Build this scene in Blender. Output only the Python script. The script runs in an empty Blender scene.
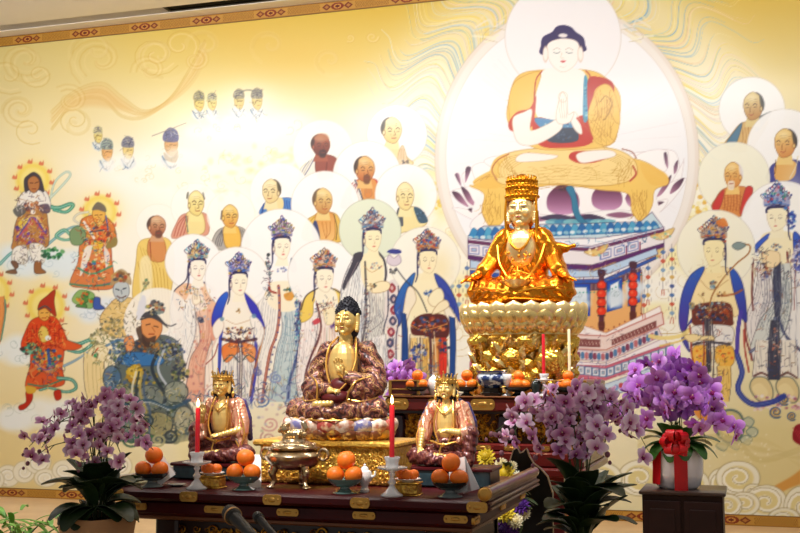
import bpy, math, random
from mathutils import Vector, Matrix, Euler
random.seed(7)
import numpy as np
# ------------------------------------------------------------------ the mural painting (drawn stroke by stroke on a numpy canvas)
PX0, PY0, PX1, PY1, PS = -64, -30, 868, 536, 2
class Painter:
    def __init__(s):
        s.W = int((PX1-PX0)*PS); s.H = int((PY1-PY0)*PS)
        s.C = np.zeros((s.H, s.W, 3), np.float32)
        s.rng = np.random.RandomState(5)
    @staticmethod
    def hexc(c):
        if isinstance(c, str): return np.array([int(c[i:i+2], 16)/255 for i in (0, 2, 4)], np.float32)
        return np.array(c, np.float32)
    def box(s, x0, y0, x1, y1):
        i0 = max(0, int((x0-PX0)*PS)); i1 = min(s.W, int((x1-PX0)*PS)+2)
        j0 = max(0, int((y0-PY0)*PS)); j1 = min(s.H, int((y1-PY0)*PS)+2)
        if i1 <= i0 or j1 <= j0: return None
        X, Y = np.meshgrid((np.arange(i0, i1)+.5)/PS+PX0, (np.arange(j0, j1)+.5)/PS+PY0)
        return i0, i1, j0, j1, X.astype(np.float32), Y.astype(np.float32)
    def mix(s, b, m, col):
        i0, i1, j0, j1 = b[:4]
        v = s.C[j0:j1, i0:i1]
        v += (col - v)*m[..., None]
    @staticmethod
    def pts(p): return np.array(p, np.float32).reshape(-1, 2)
    @staticmethod
    def spline(P, closed, n=6):
        if len(P) < 3: return P
        Q = np.vstack([P[-1:], P, P[:2]]) if closed else np.vstack([2*P[:1]-P[1:2], P, 2*P[-1:]-P[-2:-1]])
        out = []; t = np.linspace(0, 1, n, endpoint=False)[:, None]
        for i in range(len(Q)-3):
            a, b, c, d = Q[i:i+4]
            out.append(.5*((2*b)+(c-a)*t+(2*a-5*b+4*c-d)*t*t+(3*b-a-3*c+d)*t**3))
        if not closed: out.append(P[-1:])
        return np.vstack(out)
    @staticmethod
    def dist(X, Y, P, closed):
        D = np.full(X.shape, 1e9, np.float32); ins = np.zeros(X.shape, bool)
        n = len(P)
        for i in range(n if closed else n-1):
            ax, ay = P[i]; bx, by = P[(i+1) % n]
            dx, dy = bx-ax, by-ay; L = dx*dx+dy*dy+1e-9
            t = np.clip(((X-ax)*dx+(Y-ay)*dy)/L, 0, 1)
            np.minimum(D, (X-ax-t*dx)**2+(Y-ay-t*dy)**2, out=D)
            if closed and ay != by:
                ins ^= ((ay > Y) != (by > Y)) & (X < (bx-ax)*(Y-ay)/(by-ay)+ax)
        return np.sqrt(D), ins
    def F(s, p, col, a=1., soft=.9, sm=1, col2=None, g=None, edge=None, ew=.6, ea=.7):
        """filled shape; col2 and g=(x0,y0,x1,y1) give a painted two-tone wash; edge outlines it"""
        P = s.pts(p)
        if sm: P = s.spline(P, True)
        m = soft+1
        b = s.box(P[:, 0].min()-m, P[:, 1].min()-m, P[:, 0].max()+m, P[:, 1].max()+m)
        if b is None: return
        D, ins = s.dist(b[4], b[5], P, True)
        k = np.clip(.5+np.where(ins, D, -D)/soft, 0, 1)*a
        c = s.hexc(col)
        if col2 is not None:
            x0, y0, x1, y1 = g
            t = np.clip(((b[4]-x0)*(x1-x0)+(b[5]-y0)*(y1-y0))/((x1-x0)**2+(y1-y0)**2), 0, 1)[..., None]
            c = c*(1-t)+s.hexc(col2)*t
        s.mix(b, k, c)
        if edge is not None:
            s.mix(b, np.clip(ew/2+.25-D+.25, 0, 1)*ea, s.hexc(edge))
    def L(s, p, col, w=.7, a=.9, sm=1, tp=0):
        P = s.pts(p)
        if sm: P = s.spline(P, False)
        m = w+1.5
        b = s.box(P[:, 0].min()-m, P[:, 1].min()-m, P[:, 0].max()+m, P[:, 1].max()+m)
        if b is None: return
        if tp:
            n = len(P)
            k = np.zeros(b[4].shape, np.float32)
            for i in range(n-1):
                ww = w*(1-tp*(i/(n-1)))
                D, _ = s.dist(b[4], b[5], P[i:i+2], False)
                np.maximum(k, np.clip((ww/2-D)*1.6+.5, 0, 1), out=k)
        else:
            D, _ = s.dist(b[4], b[5], P, False)
            k = np.clip((w/2-D)*1.6+.5, 0, 1)
        s.mix(b, k*a, s.hexc(col))
    def E(s, cx, cy, rx, ry, col, a=1., soft=.8, edge=None, ew=.7, ea=.8):
        m = soft+2
        b = s.box(cx-rx-m, cy-ry-m, cx+rx+m, cy+ry+m)
        if b is None: return
        r = np.sqrt(((b[4]-cx)/rx)**2+((b[5]-cy)/ry)**2)
        D = (1-r)*min(rx, ry)
        s.mix(b, np.clip(.5+D/soft, 0, 1)*a, s.hexc(col))
        if edge is not None: s.mix(b, np.clip(ew/2+.5-np.abs(D), 0, 1)*ea, s.hexc(edge))
    def G(s, cx, cy, rx, ry, col, a=.6):
        b = s.box(cx-rx*2, cy-ry*2, cx+rx*2, cy+ry*2)
        if b is None: return
        r2 = ((b[4]-cx)/rx)**2+((b[5]-cy)/ry)**2
        s.mix(b, np.maximum(np.exp(-r2*1.4)-.004, 0)*a, s.hexc(col))
    def RB(s, A, B, col, n=5, lc='6b5f60', lw=.5, la=.6, ta=None, tb=None, tw=1.6, col2=None, g=None, a=1.):
        """a hanging cloth between two edge curves with n fold lines, optional trims along the edges"""
        A = s.spline(s.pts(A), False); B = s.spline(s.pts(B), False)
        m = 30
        ra = np.linspace(0, 1, m)
        f = lambda P: np.stack([np.interp(ra, np.linspace(0, 1, len(P)), P[:, k]) for k in (0, 1)], 1)
        A, B = f(A), f(B)
        s.F(np.vstack([A, B[::-1]]), col, a, sm=0, col2=col2, g=g)
        for i in range(n):
            t = (i+.6+.35*s.rng.uniform(-1, 1))/(n+.2)
            i0 = s.rng.randint(0, 8); i1 = s.rng.randint(20, m)
            Q = A*(1-t)+B*t
            Q = Q[i0:i1:3]+s.rng.uniform(-.3, .3, (len(Q[i0:i1:3]), 2))
            s.L(Q, lc, lw, la, tp=.5)
        for Q in (A, B): s.L(Q[::2]+s.rng.uniform(-.25, .25, Q[::2].shape), '4e4650', .7, .62)
        if ta: s.L(A[::2], ta, tw)
        if tb: s.L(B[::2], tb, tw)
    def orn(s, cx, cy, rx, ry, pal, n, r=1.2, dark='3a3350', lines=.5):
        for i in range(n):
            t = s.rng.uniform(0, 6.28); q = s.rng.uniform(0, 1)**.5
            x, y = cx+rx*q*np.cos(t), cy+ry*q*np.sin(t)
            rr = r*s.rng.uniform(.6, 1.3)
            c = pal[s.rng.randint(len(pal))]
            if s.rng.uniform() < lines:
                u = s.rng.uniform(0, 3.14)
                s.L([x-rr*np.cos(u), y-rr*np.sin(u), x+rr*.7*np.cos(u+1), y+rr*.7*np.sin(u+1)], dark, .55, .75, sm=0)
            s.E(x, y, rr, rr*.85, c, .9, 1.)
    def ink(s, cx, cy, rx, ry, n, cols, L=5., w=.55, a=.7, ang=None, spread=1.):
        """short brush-drawn curls and fold strokes inside an oval"""
        for i in range(n):
            t = s.rng.uniform(0, 6.28); q = s.rng.uniform(0, 1)**.5
            x, y = cx+rx*q*np.cos(t), cy+ry*q*np.sin(t)
            d = (s.rng.uniform(0, 6.28) if ang is None else ang+s.rng.uniform(-spread, spread)); k = s.rng.uniform(-.9, .9); l = L*s.rng.uniform(.5, 1.2); P = []
            for j in range(5): P += [x, y]; x += l/4*np.cos(d); y += l/4*np.sin(d); d += k*.6
            s.L(P, cols[i % len(cols)], w*s.rng.uniform(.7, 1.4), a, sm=0, tp=.5)
    def swirl(s, cx, cy, r, turns, col, w, a, ph=0., flip=1, sq=.85):
        t = np.linspace(0, turns*6.283, int(turns*12)+4)
        q = r*(1-t/(turns*6.283)*.85)
        s.L(np.stack([cx+flip*q*np.cos(t+ph), cy+sq*q*np.sin(t+ph)], 1).ravel(), col, w, a, sm=0)
    def cloud(s, x0, y0, w, h, col='fdfaf2', lc='d8c9a0', n=7, a=.85, la=.5):
        for i in range(n):
            x = x0+w*s.rng.uniform(.08, .92); y = y0+h*s.rng.uniform(.2, .85); r = h*s.rng.uniform(.18, .34)
            s.E(x, y, r*1.5, r, col, a, r*.9)
        for i in range(n):
            x = x0+w*s.rng.uniform(.08, .92); y = y0+h*s.rng.uniform(.2, .85); r = h*s.rng.uniform(.12, .25)
            s.swirl(x, y, r, s.rng.uniform(.6, 1.3), lc, .55, la, s.rng.uniform(0, 6), s.rng.choice([-1, 1]))
    # ---------------------------------------------------------------- heads
    def bhead(s, x0, x1, yt, yb, ch, pal, skin='fdf4d9', face=1, seed=0, hair='2c2850', tall=1.):
        """crowned head: face between x0..x1, hairline yt, chin yb, crown height ch; face=1 looks right, -1 left"""
        w = x1-x0; cx = (x0+x1)/2; h = yb-yt
        back = x0 if face > 0 else x1
        d = -face
        s.L([back+d*.5, yt+1, back+d*1.6, yt+h*.45, back+d*1.6, yb+2, back+d*3.5, yb+9], hair, 2.0, .9, tp=.5)
        s.F([cx-w*.2, yb-4, cx+w*.3, yb-4, cx+w*.42, yb+7, cx-w*.45, yb+7], skin, sm=0)
        s.F([x0+.5, yt+1, cx, yt-1, x1-.3, yt+1, x1, yt+h*.45, x1-w*.12, yb-h*.2, cx+face*w*.12, yb+.4, x0+w*.16, yb-h*.16, x0+.2, yt+h*.5], skin, edge='b99a78', ew=.35, ea=.55)
        s.F([x0-1.3, yt+5.5, x0-.3, yt+.4, cx-w*.1, yt-2.2, x1-.5, yt-.6, x1+.8, yt+5, x1-.6, yt+4, x1-1.4, yt+1.9, cx, yt+1., x0+1.3, yt+2.6, x0+.6, yt+6], hair, .97, .7)
        s.E(back+d*.2, yt+h*.55, 1.1, 2.6, skin, 1, .7, edge='6a5060', ew=.5)
        s.E(back+d*.9, yt+h*.36, 1.3, 1.1, hair, .9); s.E(back+d*.9, yt+h*.75, 1.1, 1., hair, .8)
        ex = cx+face*w*.06
        for k in (-1, 1):
            s.L([ex+k*w*.22-1.5, yt+h*.36, ex+k*w*.22, yt+h*.31, ex+k*w*.22+1.6, yt+h*.36], '9a8678', .4, .75)
            s.L([ex+k*w*.22-1.4, yt+h*.45, ex+k*w*.22, yt+h*.48, ex+k*w*.22+1.4, yt+h*.45], '5a4a50', .55, .85)
        s.L([ex+face*.4, yt+h*.5, ex+face*1.0, yt+h*.66, ex-.4, yt+h*.67], 'c7a283', .4, .8)
        s.E(ex+face*.3, yt+h*.79, 1.5, .7, 'd46a66', .9, .7)
        # crown
        cw = w*.62
        s.F([cx-cw*1.0, yt-.4, cx-cw*1.02, yt-ch*.4, cx-cw*.5, yt-ch*.62, cx+cw*.1, yt-ch*1.0, cx+cw*.55, yt-ch*.66, cx+cw*1.0, yt-ch*.42, cx+cw*.95, yt-.8, cx, yt-2.4], pal[0], .6, 1.4)
        st = s.rng; s.rng = np.random.RandomState(seed+11)
        s.orn(cx, yt-ch*.32, cw*.95, ch*.26, pal, 24, 1.5); s.orn(cx+cw*.1, yt-ch*.72, cw*.45, ch*.26, pal, 12, 1.4)
        s.orn(cx-face*.5*w, yt+1, 2.2, 4, pal, 6, 1.1)
        for k in range(13):
            q = (k-6)/6.; hx = cx+q*cw*1.02; hy = yt-ch*(1.0-.58*abs(q)**.8)+s.rng.uniform(-1, 1)
            s.L([hx-1, hy+2.4, hx-1.6+q*2, hy-.6, hx+q*2, hy-2.2, hx+1.2, hy+.4, hx+.2, hy+2.2], ['5a4a60', pal[k % len(pal)], '3a3350'][k % 3], .8, .85)
            s.E(hx+q*1.6, hy-1.6, .9, .9, pal[(k*2+1) % len(pal)], .9)
        s.ink(cx, yt-ch*.36, cw*.9, ch*.3, 22, ['3a3350', '4a4058', 'f2e8d8', '2f3f70', '6a4a48'], 3.4, .55, .8)
        s.L([cx-cw, yt-2, cx, yt-4, cx+cw, yt-2], pal[1], 1., .6)
        s.L([cx-cw, yt-1, cx, yt-3, cx+cw, yt-1], '4a4050', .5, .7)
        s.rng = st
    def mhead(s, cx, cy, rx, ry, skin, shade, hair='4a4038', face=1, beard=None, hairside=True, brow='4a3a34', line='7a5a40', hw=1.):
        """shaven monk's head"""
        d = -face
        s.F([cx-rx*.45, cy+ry*.5, cx+rx*.5, cy+ry*.5, cx+rx*.75, cy+ry*1.5, cx-rx*.8, cy+ry*1.5], skin, sm=0)
        if hairside:
            s.F([cx+d*rx*.25, cy-ry*.93, cx+d*rx*.8, cy-ry*.75, cx+d*rx*(1.08*hw), cy-ry*.2, cx+d*rx*.95, cy+ry*.32, cx+d*rx*.6, cy+ry*.1], hair, .92, 1.2)
        s.F([cx-rx*.75, cy-ry*.6, cx, cy-ry, cx+rx*.75, cy-ry*.6, cx+rx*.92, cy+ry*.1, cx+rx*.6, cy+ry*.75, cx+face*rx*.15, cy+ry*1.02, cx-rx*.6, cy+ry*.75, cx-rx*.9, cy+ry*.1],
            skin, 1, 1., col2=shade, g=(cx-rx*.2, cy-ry*.6, cx+d*rx*.5, cy+ry*1.1), edge=line, ew=.4, ea=.7)
        if hairside: s.F([cx+d*rx*.62, cy-ry*.72, cx+d*rx*1.02, cy-ry*.3, cx+d*rx*.96, cy+ry*.2, cx+d*rx*.72, cy-ry*.05], hair, .85, 1.4)
        s.E(cx+d*rx*.78, cy+ry*.2, 1.3, 2.5, skin, 1, .8, edge=line, ew=.45)
        ex = cx+face*rx*.18
        for k in (-1, 1):
            s.L([ex+k*rx*.38-1.9, cy-ry*.08, ex+k*rx*.38, cy-ry*.18, ex+k*rx*.38+1.8, cy-ry*.06], brow, .8, .85)
            s.L([ex+k*rx*.38-1.3, cy+ry*.1, ex+k*rx*.38+1.4, cy+ry*.1], '3a2a26', .6, .85)
        s.L([ex+face*.4, cy+ry*.05, ex+face*1.4, cy+ry*.38, ex-.5, cy+ry*.42], line, .55, .85)
        s.L([ex-1.9, cy+ry*.61, ex, cy+ry*.645, ex+2, cy+ry*.61], '9a4a3c', .8, .9); s.L([cx-rx*.5, cy-ry*.45, ex, cy-ry*.52, cx+rx*.5, cy-ry*.45], line, .35, .5); s.L([cx-rx*.4, cy-ry*.3, ex, cy-ry*.36, cx+rx*.45, cy-ry*.3], line, .35, .45); s.E(cx-rx*.1, cy-ry*.55, rx*.4, ry*.22, 'fff4d0', .35, 4)
        s.L([cx+d*rx*.1, cy+ry*.3, ex-face*2.4, cy+ry*.6], line, .4, .5)
        if beard:
            s.F([ex-3, cy+ry*.5, ex+3, cy+ry*.5, ex+2.4, cy+ry*1.1, ex-2.8, cy+ry*1.1], beard, .8, 1.2)
            s.L([ex-1.7, cy+ry*.68, ex+1.7, cy+ry*.68], 'a05040', .6, .9)
def paint_mural():
    s = Painter(); F, L, E, G, RB, orn = s.F, s.L, s.E, s.G, s.RB, s.orn
    h = s.hexc
    # ---- ground wash: deep yellow above, cream in the middle, sand below
    yy = (np.arange(s.H)/PS+PY0)[:, None]; xx = (np.arange(s.W)/PS+PX0)[None, :]
    ys = [-30, 10, 60, 110, 160, 260, 360, 430, 536]
    Ls = ['d6bc68', 'dcc678', 'e4d290', 'ead9a2', 'f2e4b8', 'f5e8c4', 'f2e0ae', 'eed89c', 'ebd391']
    Cs = ['dab852', 'dfc05a', 'e8d07c', 'f5eab8', 'fcf8e6', 'fdfaf0', 'fcf6e0', 'f3e9c4', 'eadfae']
    Rs = ['e2bf56', 'e7c866', 'ecd68a', 'f2e4b0', 'f8f0d4', 'f8f2dc', 'efe4b8', 'e4d49a', 'e2d096']
    def colr(lst): return np.stack([np.interp(yy[:, 0], ys, [h(c)[k] for c in lst]) for k in range(3)], 1)
    a, b, c = colr(Ls), colr(Cs), colr(Rs)
    wl = np.clip((200-xx)/170, 0, 1)[..., None]; wr = np.clip((xx-640)/130, 0, 1)[..., None]
    wl = wl*wl*(3-2*wl); wr = wr*wr*(3-2*wr)
    s.C[:] = a[:, None]*wl+c[:, None]*wr+b[:, None]*(1-wl-wr)
    # ---- yellow cloud scrolls, upper left
    for (x, y, r, t, ph, fl) in [(155, 55, 26, 1.6, .5, 1), (180, 45, 22, 1.2, 2.5, -1), (8, 75, 24, 1.3, 1, 1), (38, 75, 17, 1.4, 0, -1), (75, 120, 16, 1.5, 2, 1), (30, 130, 18, 1.2, 1, 1),
                                (372, 37, 8, 1.3, 0, 1), (350, 38, 6, 1.2, 1, -1)]:
        s.swirl(x, y, r, t, 'd2ae58', .9, .45, ph, fl); s.swirl(x, y, r*.8, t, 'f6e2a6', 1.6, .4, ph, fl)
    for k in range(5):
        o = k*4.2
        L([52, 112+o, 75, 92+o*.6, 102, 84+o*.9, 122, 98+o*1.1, 145, 112+o*.3, 172, 100-o*.2, 192, 82-o, 205, 58-o], ['e2c27a', 'eac98a', 'e6bf74', 'f3dca2', 'd9b665'][k], 4.2-.3*k, .32)
        L([52, 110+o, 75, 90+o*.6, 102, 82+o*.9, 122, 96+o*1.1, 145, 110+o*.3, 172, 98-o*.2, 192, 80-o, 205, 56-o], 'cfa654', .6, .3)
    F([60, 112, 80, 96, 100, 88, 118, 98, 132, 110, 110, 108, 88, 106], 'e8bd7a', .5, 6)
    for (x, y, r, t, ph) in [(25, 60, 30, 1.2, .6), (100, 60, 34, 1.1, 2.2), (70, 100, 20, 1.3, 4), (20, 110, 22, 1.2, 1), (150, 70, 20, 1.2, 3), (195, 60, 16, 1.3, 5)]:
        for k in range(4): s.swirl(x, y, r*(1-.16*k), t, ['dcb868', 'f4e0a4', 'd8b05c', 'f2dc9c'][k], 1.6, .28, ph, 1 if k % 2 == 0 else 1)
    for (x, y, r, ph) in [(30, 62, 28, 1), (95, 50, 30, 2), (160, 55, 34, .5), (205, 45, 20, 3), (20, 110, 24, 2), (75, 125, 22, 4), (330, 60, 20, 1), (270, 45, 22, 2)]:
        for k in range(3): s.swirl(x, y, r*(1-.22*k), 1.0, ['f2e0a4', 'cfae5e', 'f6e8b8'][k], 4.5-k, .16, ph+k)
    for (x, y, w, hh) in [(300, 55, 130, 50), (240, 30, 90, 50)]: G(x, y, w*.5, hh*.5, 'ebc564', .35)
    # pale sky banks behind the far heads
    for (x, y, rx, ry, aa) in [(170, 170, 70, 26, .9), (250, 130, 60, 30, .8), (130, 175, 60, 25, .7), (210, 190, 80, 30, .9), (300, 240, 110, 90, .9), (360, 190, 90, 70, .9), (420, 130, 60, 60, .8),
                               (240, 300, 90, 90, .8), (420, 330, 60, 60, .5), (700, 110, 60, 50, .7), (150, 330, 30, 50, .7), (110, 250, 40, 40, .5), (250, 100, 30, 18, .5)]:
        G(x, y, rx, ry, 'fefcf4', aa)
    for (x, y, w, hh) in [(160, 165, 80, 28), (215, 140, 70, 40), (110, 160, 60, 26), (230, 165, 60, 35), (280, 115, 60, 40), (190, 120, 60, 22)]:
        s.cloud(x, y, w, hh, 'fcf8e6', 'd6d08c', 6, .6, .5)
    for i in range(40):
        x, y = s.rng.uniform(200, 300), s.rng.uniform(145, 200)
        E(x, y, s.rng.uniform(2, 5), s.rng.uniform(1.5, 3.5), 'e2dc92', .35, 3)
    # ---- rays around the great aureole
    for k in range(36):
        t = k*.1745; G(571+158*np.cos(t), 160+176*np.sin(t), 44, 44, 'fcf7e2', .42 if np.sin(t) > -.5 else .3)
    rc = ['f5dc6a', 'f7e58e', '9cc4de', 'f4d8c8', 'fbeeb4', '7fb0d8', 'e6dfd0', 'f2cfa0', 'f8e9a0', 'cfe0ea']
    for i in range(430):
        t = s.rng.uniform(0, 6.283)
        ca, sa = np.cos(t), np.sin(t)
        if sa > .62: continue
        r1 = s.rng.uniform(1.2, 1.50) if sa > -.35 else s.rng.uniform(1.25, 1.72); P = []; ph = s.rng.uniform(-.12, .12)
        for q in np.linspace(1.0, r1, 9):
            tt = t+.075*np.sin((q-1)*13+.6*np.sin(t*3)+ph)+(q-1)*.30*(1 if ca > 0 else -1)
            P += [567+132*q*np.cos(tt), 158+150*q*np.sin(tt)]
        L(P, rc[i % 10], s.rng.uniform(.7, 2.0), .62, tp=.8)
        if i % 3 == 0: L([v+1.2 for v in P], ['b9a878', '8fa8b8', 'c8b090'][i % 9//3], .4, .5)
    # scalloped yellow flames hugging the aureole low left and right
    for (x, y, w, hh) in [(425, 170, 40, 60), (440, 200, 40, 45), (425, 225, 50, 60), (640, 215, 30, 40), (672, 170, 36, 60), (655, 190, 45, 50), (660, 250, 30, 60), (640, 300, 40, 60), (440, 290, 30, 80)]:
        s.cloud(x, y, w, hh, 'f8eeb0', 'd8b860', 7, .75, .6); s.cloud(x, y, w, hh, 'fdfaf0', 'cdb070', 3, .7, .6)
    for (x, y) in [(450, 185), (437, 190), (441, 203), (672, 205), (700, 205), (690, 185)]:
        orn(x, y, 8, 8, ['f3dc6a', 'f0cf60', 'f8eeb8', 'e8b850'], 12, 2.2, 'c79a48')
    E(567, 158, 132, 152, 'ece0d4', 1, 1.5, edge='d6c4ac')
    E(567, 158, 128, 148, 'f2ebe3', 1, 1.5); E(567, 158, 121.5, 141, 'd9cbbc', .9, 1.); E(567, 158, 121, 140.5, 'f7f6f8', 1, 1.2)
    for i in range(60):
        t = s.rng.uniform(0, 6.28); L([571+30*np.cos(t), 150+38*np.sin(t), 571+112*np.cos(t), 163+137*np.sin(t)], 'ece4e6', .5, .5, sm=0)
    E(563, 37, 58, 57, 'f7f4f6', 1, 1.2, edge='ddd2c8', ew=.9)
    # ribbons of cloud beside the head disc
    for sx in (-1, 1):
        for k in range(5):
            L([563+sx*(57+k*2), 15+k*5, 563+sx*(66+k*3), 22+k*5, 563+sx*(76-k*2), 14+k*6, 563+sx*(86+k), 24+k*3], ['f2e2a8', 'efe6d0', 'cfd8d4', 'ead7a2', 'f7efcf'][k], 2, .7)
        L([563+sx*58, 30, 563+sx*72, 28, 563+sx*80, 38, 563+sx*66, 42], 'c9b58c', .6, .7)
    # ---- lotus throne of the great Buddha
    for pts in ([462, 175, 472, 170, 484, 170, 480, 186, 468, 190], [472, 168, 484, 162, 497, 163, 494, 180, 480, 186], [484, 162, 496, 156, 510, 158, 505, 172], [450, 194, 462, 188, 478, 188, 486, 208, 474, 208],
                [665, 175, 655, 153, 675, 152, 680, 176, 672, 186], [668, 190, 682, 164, 684, 160, 680, 184, 672, 196], [655, 208, 662, 188, 686, 178, 676, 196, 660, 212], [648, 213, 656, 202, 668, 200, 660, 212],
                [452, 208, 470, 210, 484, 216, 474, 220], [620, 160, 640, 152, 655, 156, 652, 172], [636, 158, 652, 150, 668, 152, 664, 172]):
        F(pts, 'fcf9f8', 1, 1, edge='c9b7ba', ew=.5)
    for (p, q) in (([455, 175, 459, 174, 461, 186], .9), ([466, 168, 471, 168, 467, 180, 465, 182], .9), ([452, 192, 459, 193, 466, 202, 468, 207, 458, 201], 1), ([461, 187, 468, 191, 473, 200, 478, 207, 468, 202], 1),
                   ([468, 209, 475, 209, 482, 216, 474, 214], 1), ([664, 153, 667, 154, 668, 168, 665, 163], .9), ([678, 160, 677, 170, 674, 174, 674, 166], .9), ([671, 175, 669, 184, 662, 194, 657, 196, 664, 184], 1),
                   ([684, 178, 679, 188, 670, 194, 674, 184], 1), ([664, 202, 656, 207, 648, 212, 654, 203], 1), ([531, 214, 520, 203, 510, 206, 506, 212], .0)):
        P = s.pts(p)
        F(p, '3f2438', q, .9, col2='b98aa4', g=(P[0, 0], P[0, 1], P[len(P)//2, 0], P[len(P)//2, 1]))
    F([492, 190, 640, 188, 650, 232, 560, 240, 480, 232], 'fbf7f6', 1, 1.5)
    # petals in the middle under the drapery
    for (cx, w, top, bot) in ((520, 24, 196, 214), (563, 34, 184, 214), (607, 32, 182, 210), (632, 14, 186, 206)):
        F([cx, top, cx+w*.42, top+10, cx+w*.46, bot-6, cx+w*.2, bot, cx-w*.2, bot, cx-w*.46, bot-6, cx-w*.42, top+10], '54243f', 1, 1, col2='cf9cc2', g=(cx, top+3, cx, bot))
        F([cx, top, cx+w*.12, top+6, cx-w*.12, top+6], '3a1a2c', .8, 1.4)
    F([480, 214, 510, 210, 560, 216, 610, 210, 645, 214, 655, 228, 560, 240, 476, 232], 'faf7f6', 1, 1.5, edge='c9bcc4')
    for (x, y) in ((500, 216), (585, 216), (620, 214), (535, 218)):
        F([x-14, y+1, x, y-2, x+14, y+1, x, y+4], '7d4466', .8, 1.2)
    F([540, 218, 556, 214, 575, 217, 590, 214, 606, 219, 590, 221, 570, 223, 552, 221], '3a2c48', .9)
    for k in range(7): F([545+k*9, 222, 552+k*9, 219, 562+k*9, 221, 553+k*9, 226], ['6fb4c4', '4c8fb0', '8ccad0'][k % 3], .85)
    # robes hanging over the throne
    yel, yl2, yln = 'f2cb6a', 'f7da90', 'b98a3e'
    F([478, 184, 500, 168, 540, 158, 600, 156, 640, 160, 664, 174, 668, 184, 655, 190, 652, 206, 642, 222, 632, 212, 628, 194, 600, 190, 563, 185, 530, 188, 516, 192, 506, 196, 505, 218, 492, 228, 482, 212, 484, 194, 470, 186], yel, 1, 1, edge=yln)
    for k in range(4):
        L([487+k*4, 194, 485+k*5, 206, 490+k*3.5, 222-k], yln, .5, .7); L([632+k*5, 190, 634+k*4, 204, 640+k*2, 220-k*2], yln, .5, .7)
        L([500+k*18, 187-k*.5, 520+k*18, 190-k, 534+k*20, 186], yln, .5, .6)
    F([640, 163, 664, 172, 668, 183, 650, 184], 'efc25e', .9, 1); F([474, 180, 500, 168, 502, 186, 480, 188], 'efc25e', .9, 1)
    F([479, 175, 490, 167, 502, 164, 494, 176, 489, 182], 'c04a34', .0)
    for k in range(4): L([474+k*6, 183-k*2, 482+k*6, 178-k*3, 492+k*5, 176-k*3], yln, .5, .7)
    # folded legs
    F([492, 172, 496, 160, 512, 152, 540, 148, 563, 146, 590, 146, 618, 150, 634, 160, 637, 174, 626, 182, 600, 186, 563, 184, 530, 184, 502, 184], yl2, 1, 1, edge=yln, ew=.8)
    F([490, 174, 494, 160, 504, 154, 508, 155, 500, 166, 499, 178], yel, .9)
    L([497, 180, 492, 170, 498, 160, 509, 154], '9a4a3a', 1., .8); L([633, 166, 636, 174, 630, 181], 'b04838', 1.8, .9); L([636, 158, 632, 152, 622, 149], '8a4a34', 1.2, .8)
    for k in range(6): L([500+k*2.6, 178-k, 498+k*3, 168, 507+k*4, 158+k*.5, 530+k*3, 152+k*1.3], yln, .45, .6)
    for k in range(5): L([628-k*2.4, 178-k, 632-k*3, 166, 622-k*3, 156+k, 600-k*2, 152+k], yln, .45, .6)
    for k in range(5): L([540, 168+k*3, 565, 165+k*3.6, 600, 172+k*2], yln, .4, .5)
    F([516, 158, 525, 153, 545, 154, 558, 156, 548, 160, 520, 162], 'f9f2ea', 1, .8, edge='c9a890')
    F([569, 158, 573, 152, 590, 151, 612, 152, 608, 158, 592, 163, 578, 163], 'b8402f', 1, .8)
    F([576, 156, 582, 152, 600, 150, 613, 151, 615, 156, 600, 160, 582, 163], 'f9f2ea', 1, .8, edge='c9a890'); 
    s.ink(563, 174, 62, 9, 34, [yln, 'c89a4a'], 18, .45, .5, 0., .2); s.ink(505, 168, 12, 14, 20, [yln], 12, .5, .6, 1.2, .4); s.ink(625, 168, 10, 14, 20, [yln], 12, .5, .6, 1.9, .4)
    for (x, y) in ((490, 205), (640, 205)): s.ink(x, y, 10, 18, 26, [yln, 'a87a34'], 10, .5, .65, 1.57, .35)
    # torso
    F([518, 76, 540, 70, 586, 70, 606, 78, 620, 96, 618, 124, 610, 145, 563, 150, 530, 146, 508, 122, 510, 95], yel, 1, 1, edge=yln)
    F([541, 72, 563, 68, 584, 72, 588, 95, 586, 120, 563, 126, 540, 120, 534, 100], 'faf5ee', 1, 1)
    F([534, 118, 563, 122, 586, 116, 592, 142, 563, 148, 538, 144], 'b8402f', 1, .8)
    F([535, 118, 562, 121, 573, 120, 572, 128, 545, 130], '5f94bf', 1); orn(558, 124, 16, 4, ['8fc0da', '3f6da0', 'a8d4e4', '2f4f80'], 30, 1.1)
    F([546, 131, 574, 128, 578, 140, 563, 143, 548, 141], '3c4658', 1); orn(562, 136, 12, 4, ['4a5a70', '2c3444', '5a6a80', '6a5a50'], 20, 1.)
    F([584, 78, 588, 82, 588, 118, 583, 118], '5aa0c0', 1); orn(586, 100, 2, 16, ['7cc4d8', '3a7aa8', 'a2d8e0'], 18, 1)
    F([588, 80, 600, 77, 612, 82, 614, 92, 606, 84, 595, 90, 592, 108, 588, 112], 'b03c2e', 1, .8)
    F([592, 100, 600, 86, 612, 88, 620, 118, 612, 143, 596, 142, 588, 118], yel, 1, 1, edge=yln)
    for k in range(7): L([594+k*3.2, 92+k*1.2, 598+k*2.2, 112, 592+k*3, 132+k], yln, .5, .7)
    s.ink(605, 112, 11, 26, 34, [yln, 'a87a34'], 13, .5, .65, 1.7, .35); s.ink(522, 98, 10, 18, 14, [yln], 12, .45, .5, 1.8, .3)
    L([600, 102, 606, 96, 612, 104, 606, 118, 603, 120], '8f6a30', .8, .8)
    for k in range(4): L([580+k*4, 118, 588+k*5, 130, 600+k*5, 142], yln, .5, .6)
    # shoulder and arm on the left
    F([510, 120, 509, 98, 517, 80, 540, 72, 536, 92, 532, 108, 522, 114, 513, 118], yel, 1, 1, edge=yln)
    F([509, 122, 517, 112, 530, 108, 536, 96, 534, 120, 530, 128, 520, 132, 510, 130], 'b8402f', .9)
    L([542, 71, 536, 80, 534, 100], 'a84034', 1.2, .9); L([586, 71, 590, 76, 589, 84], 'a84034', 1.3, .9)
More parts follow.
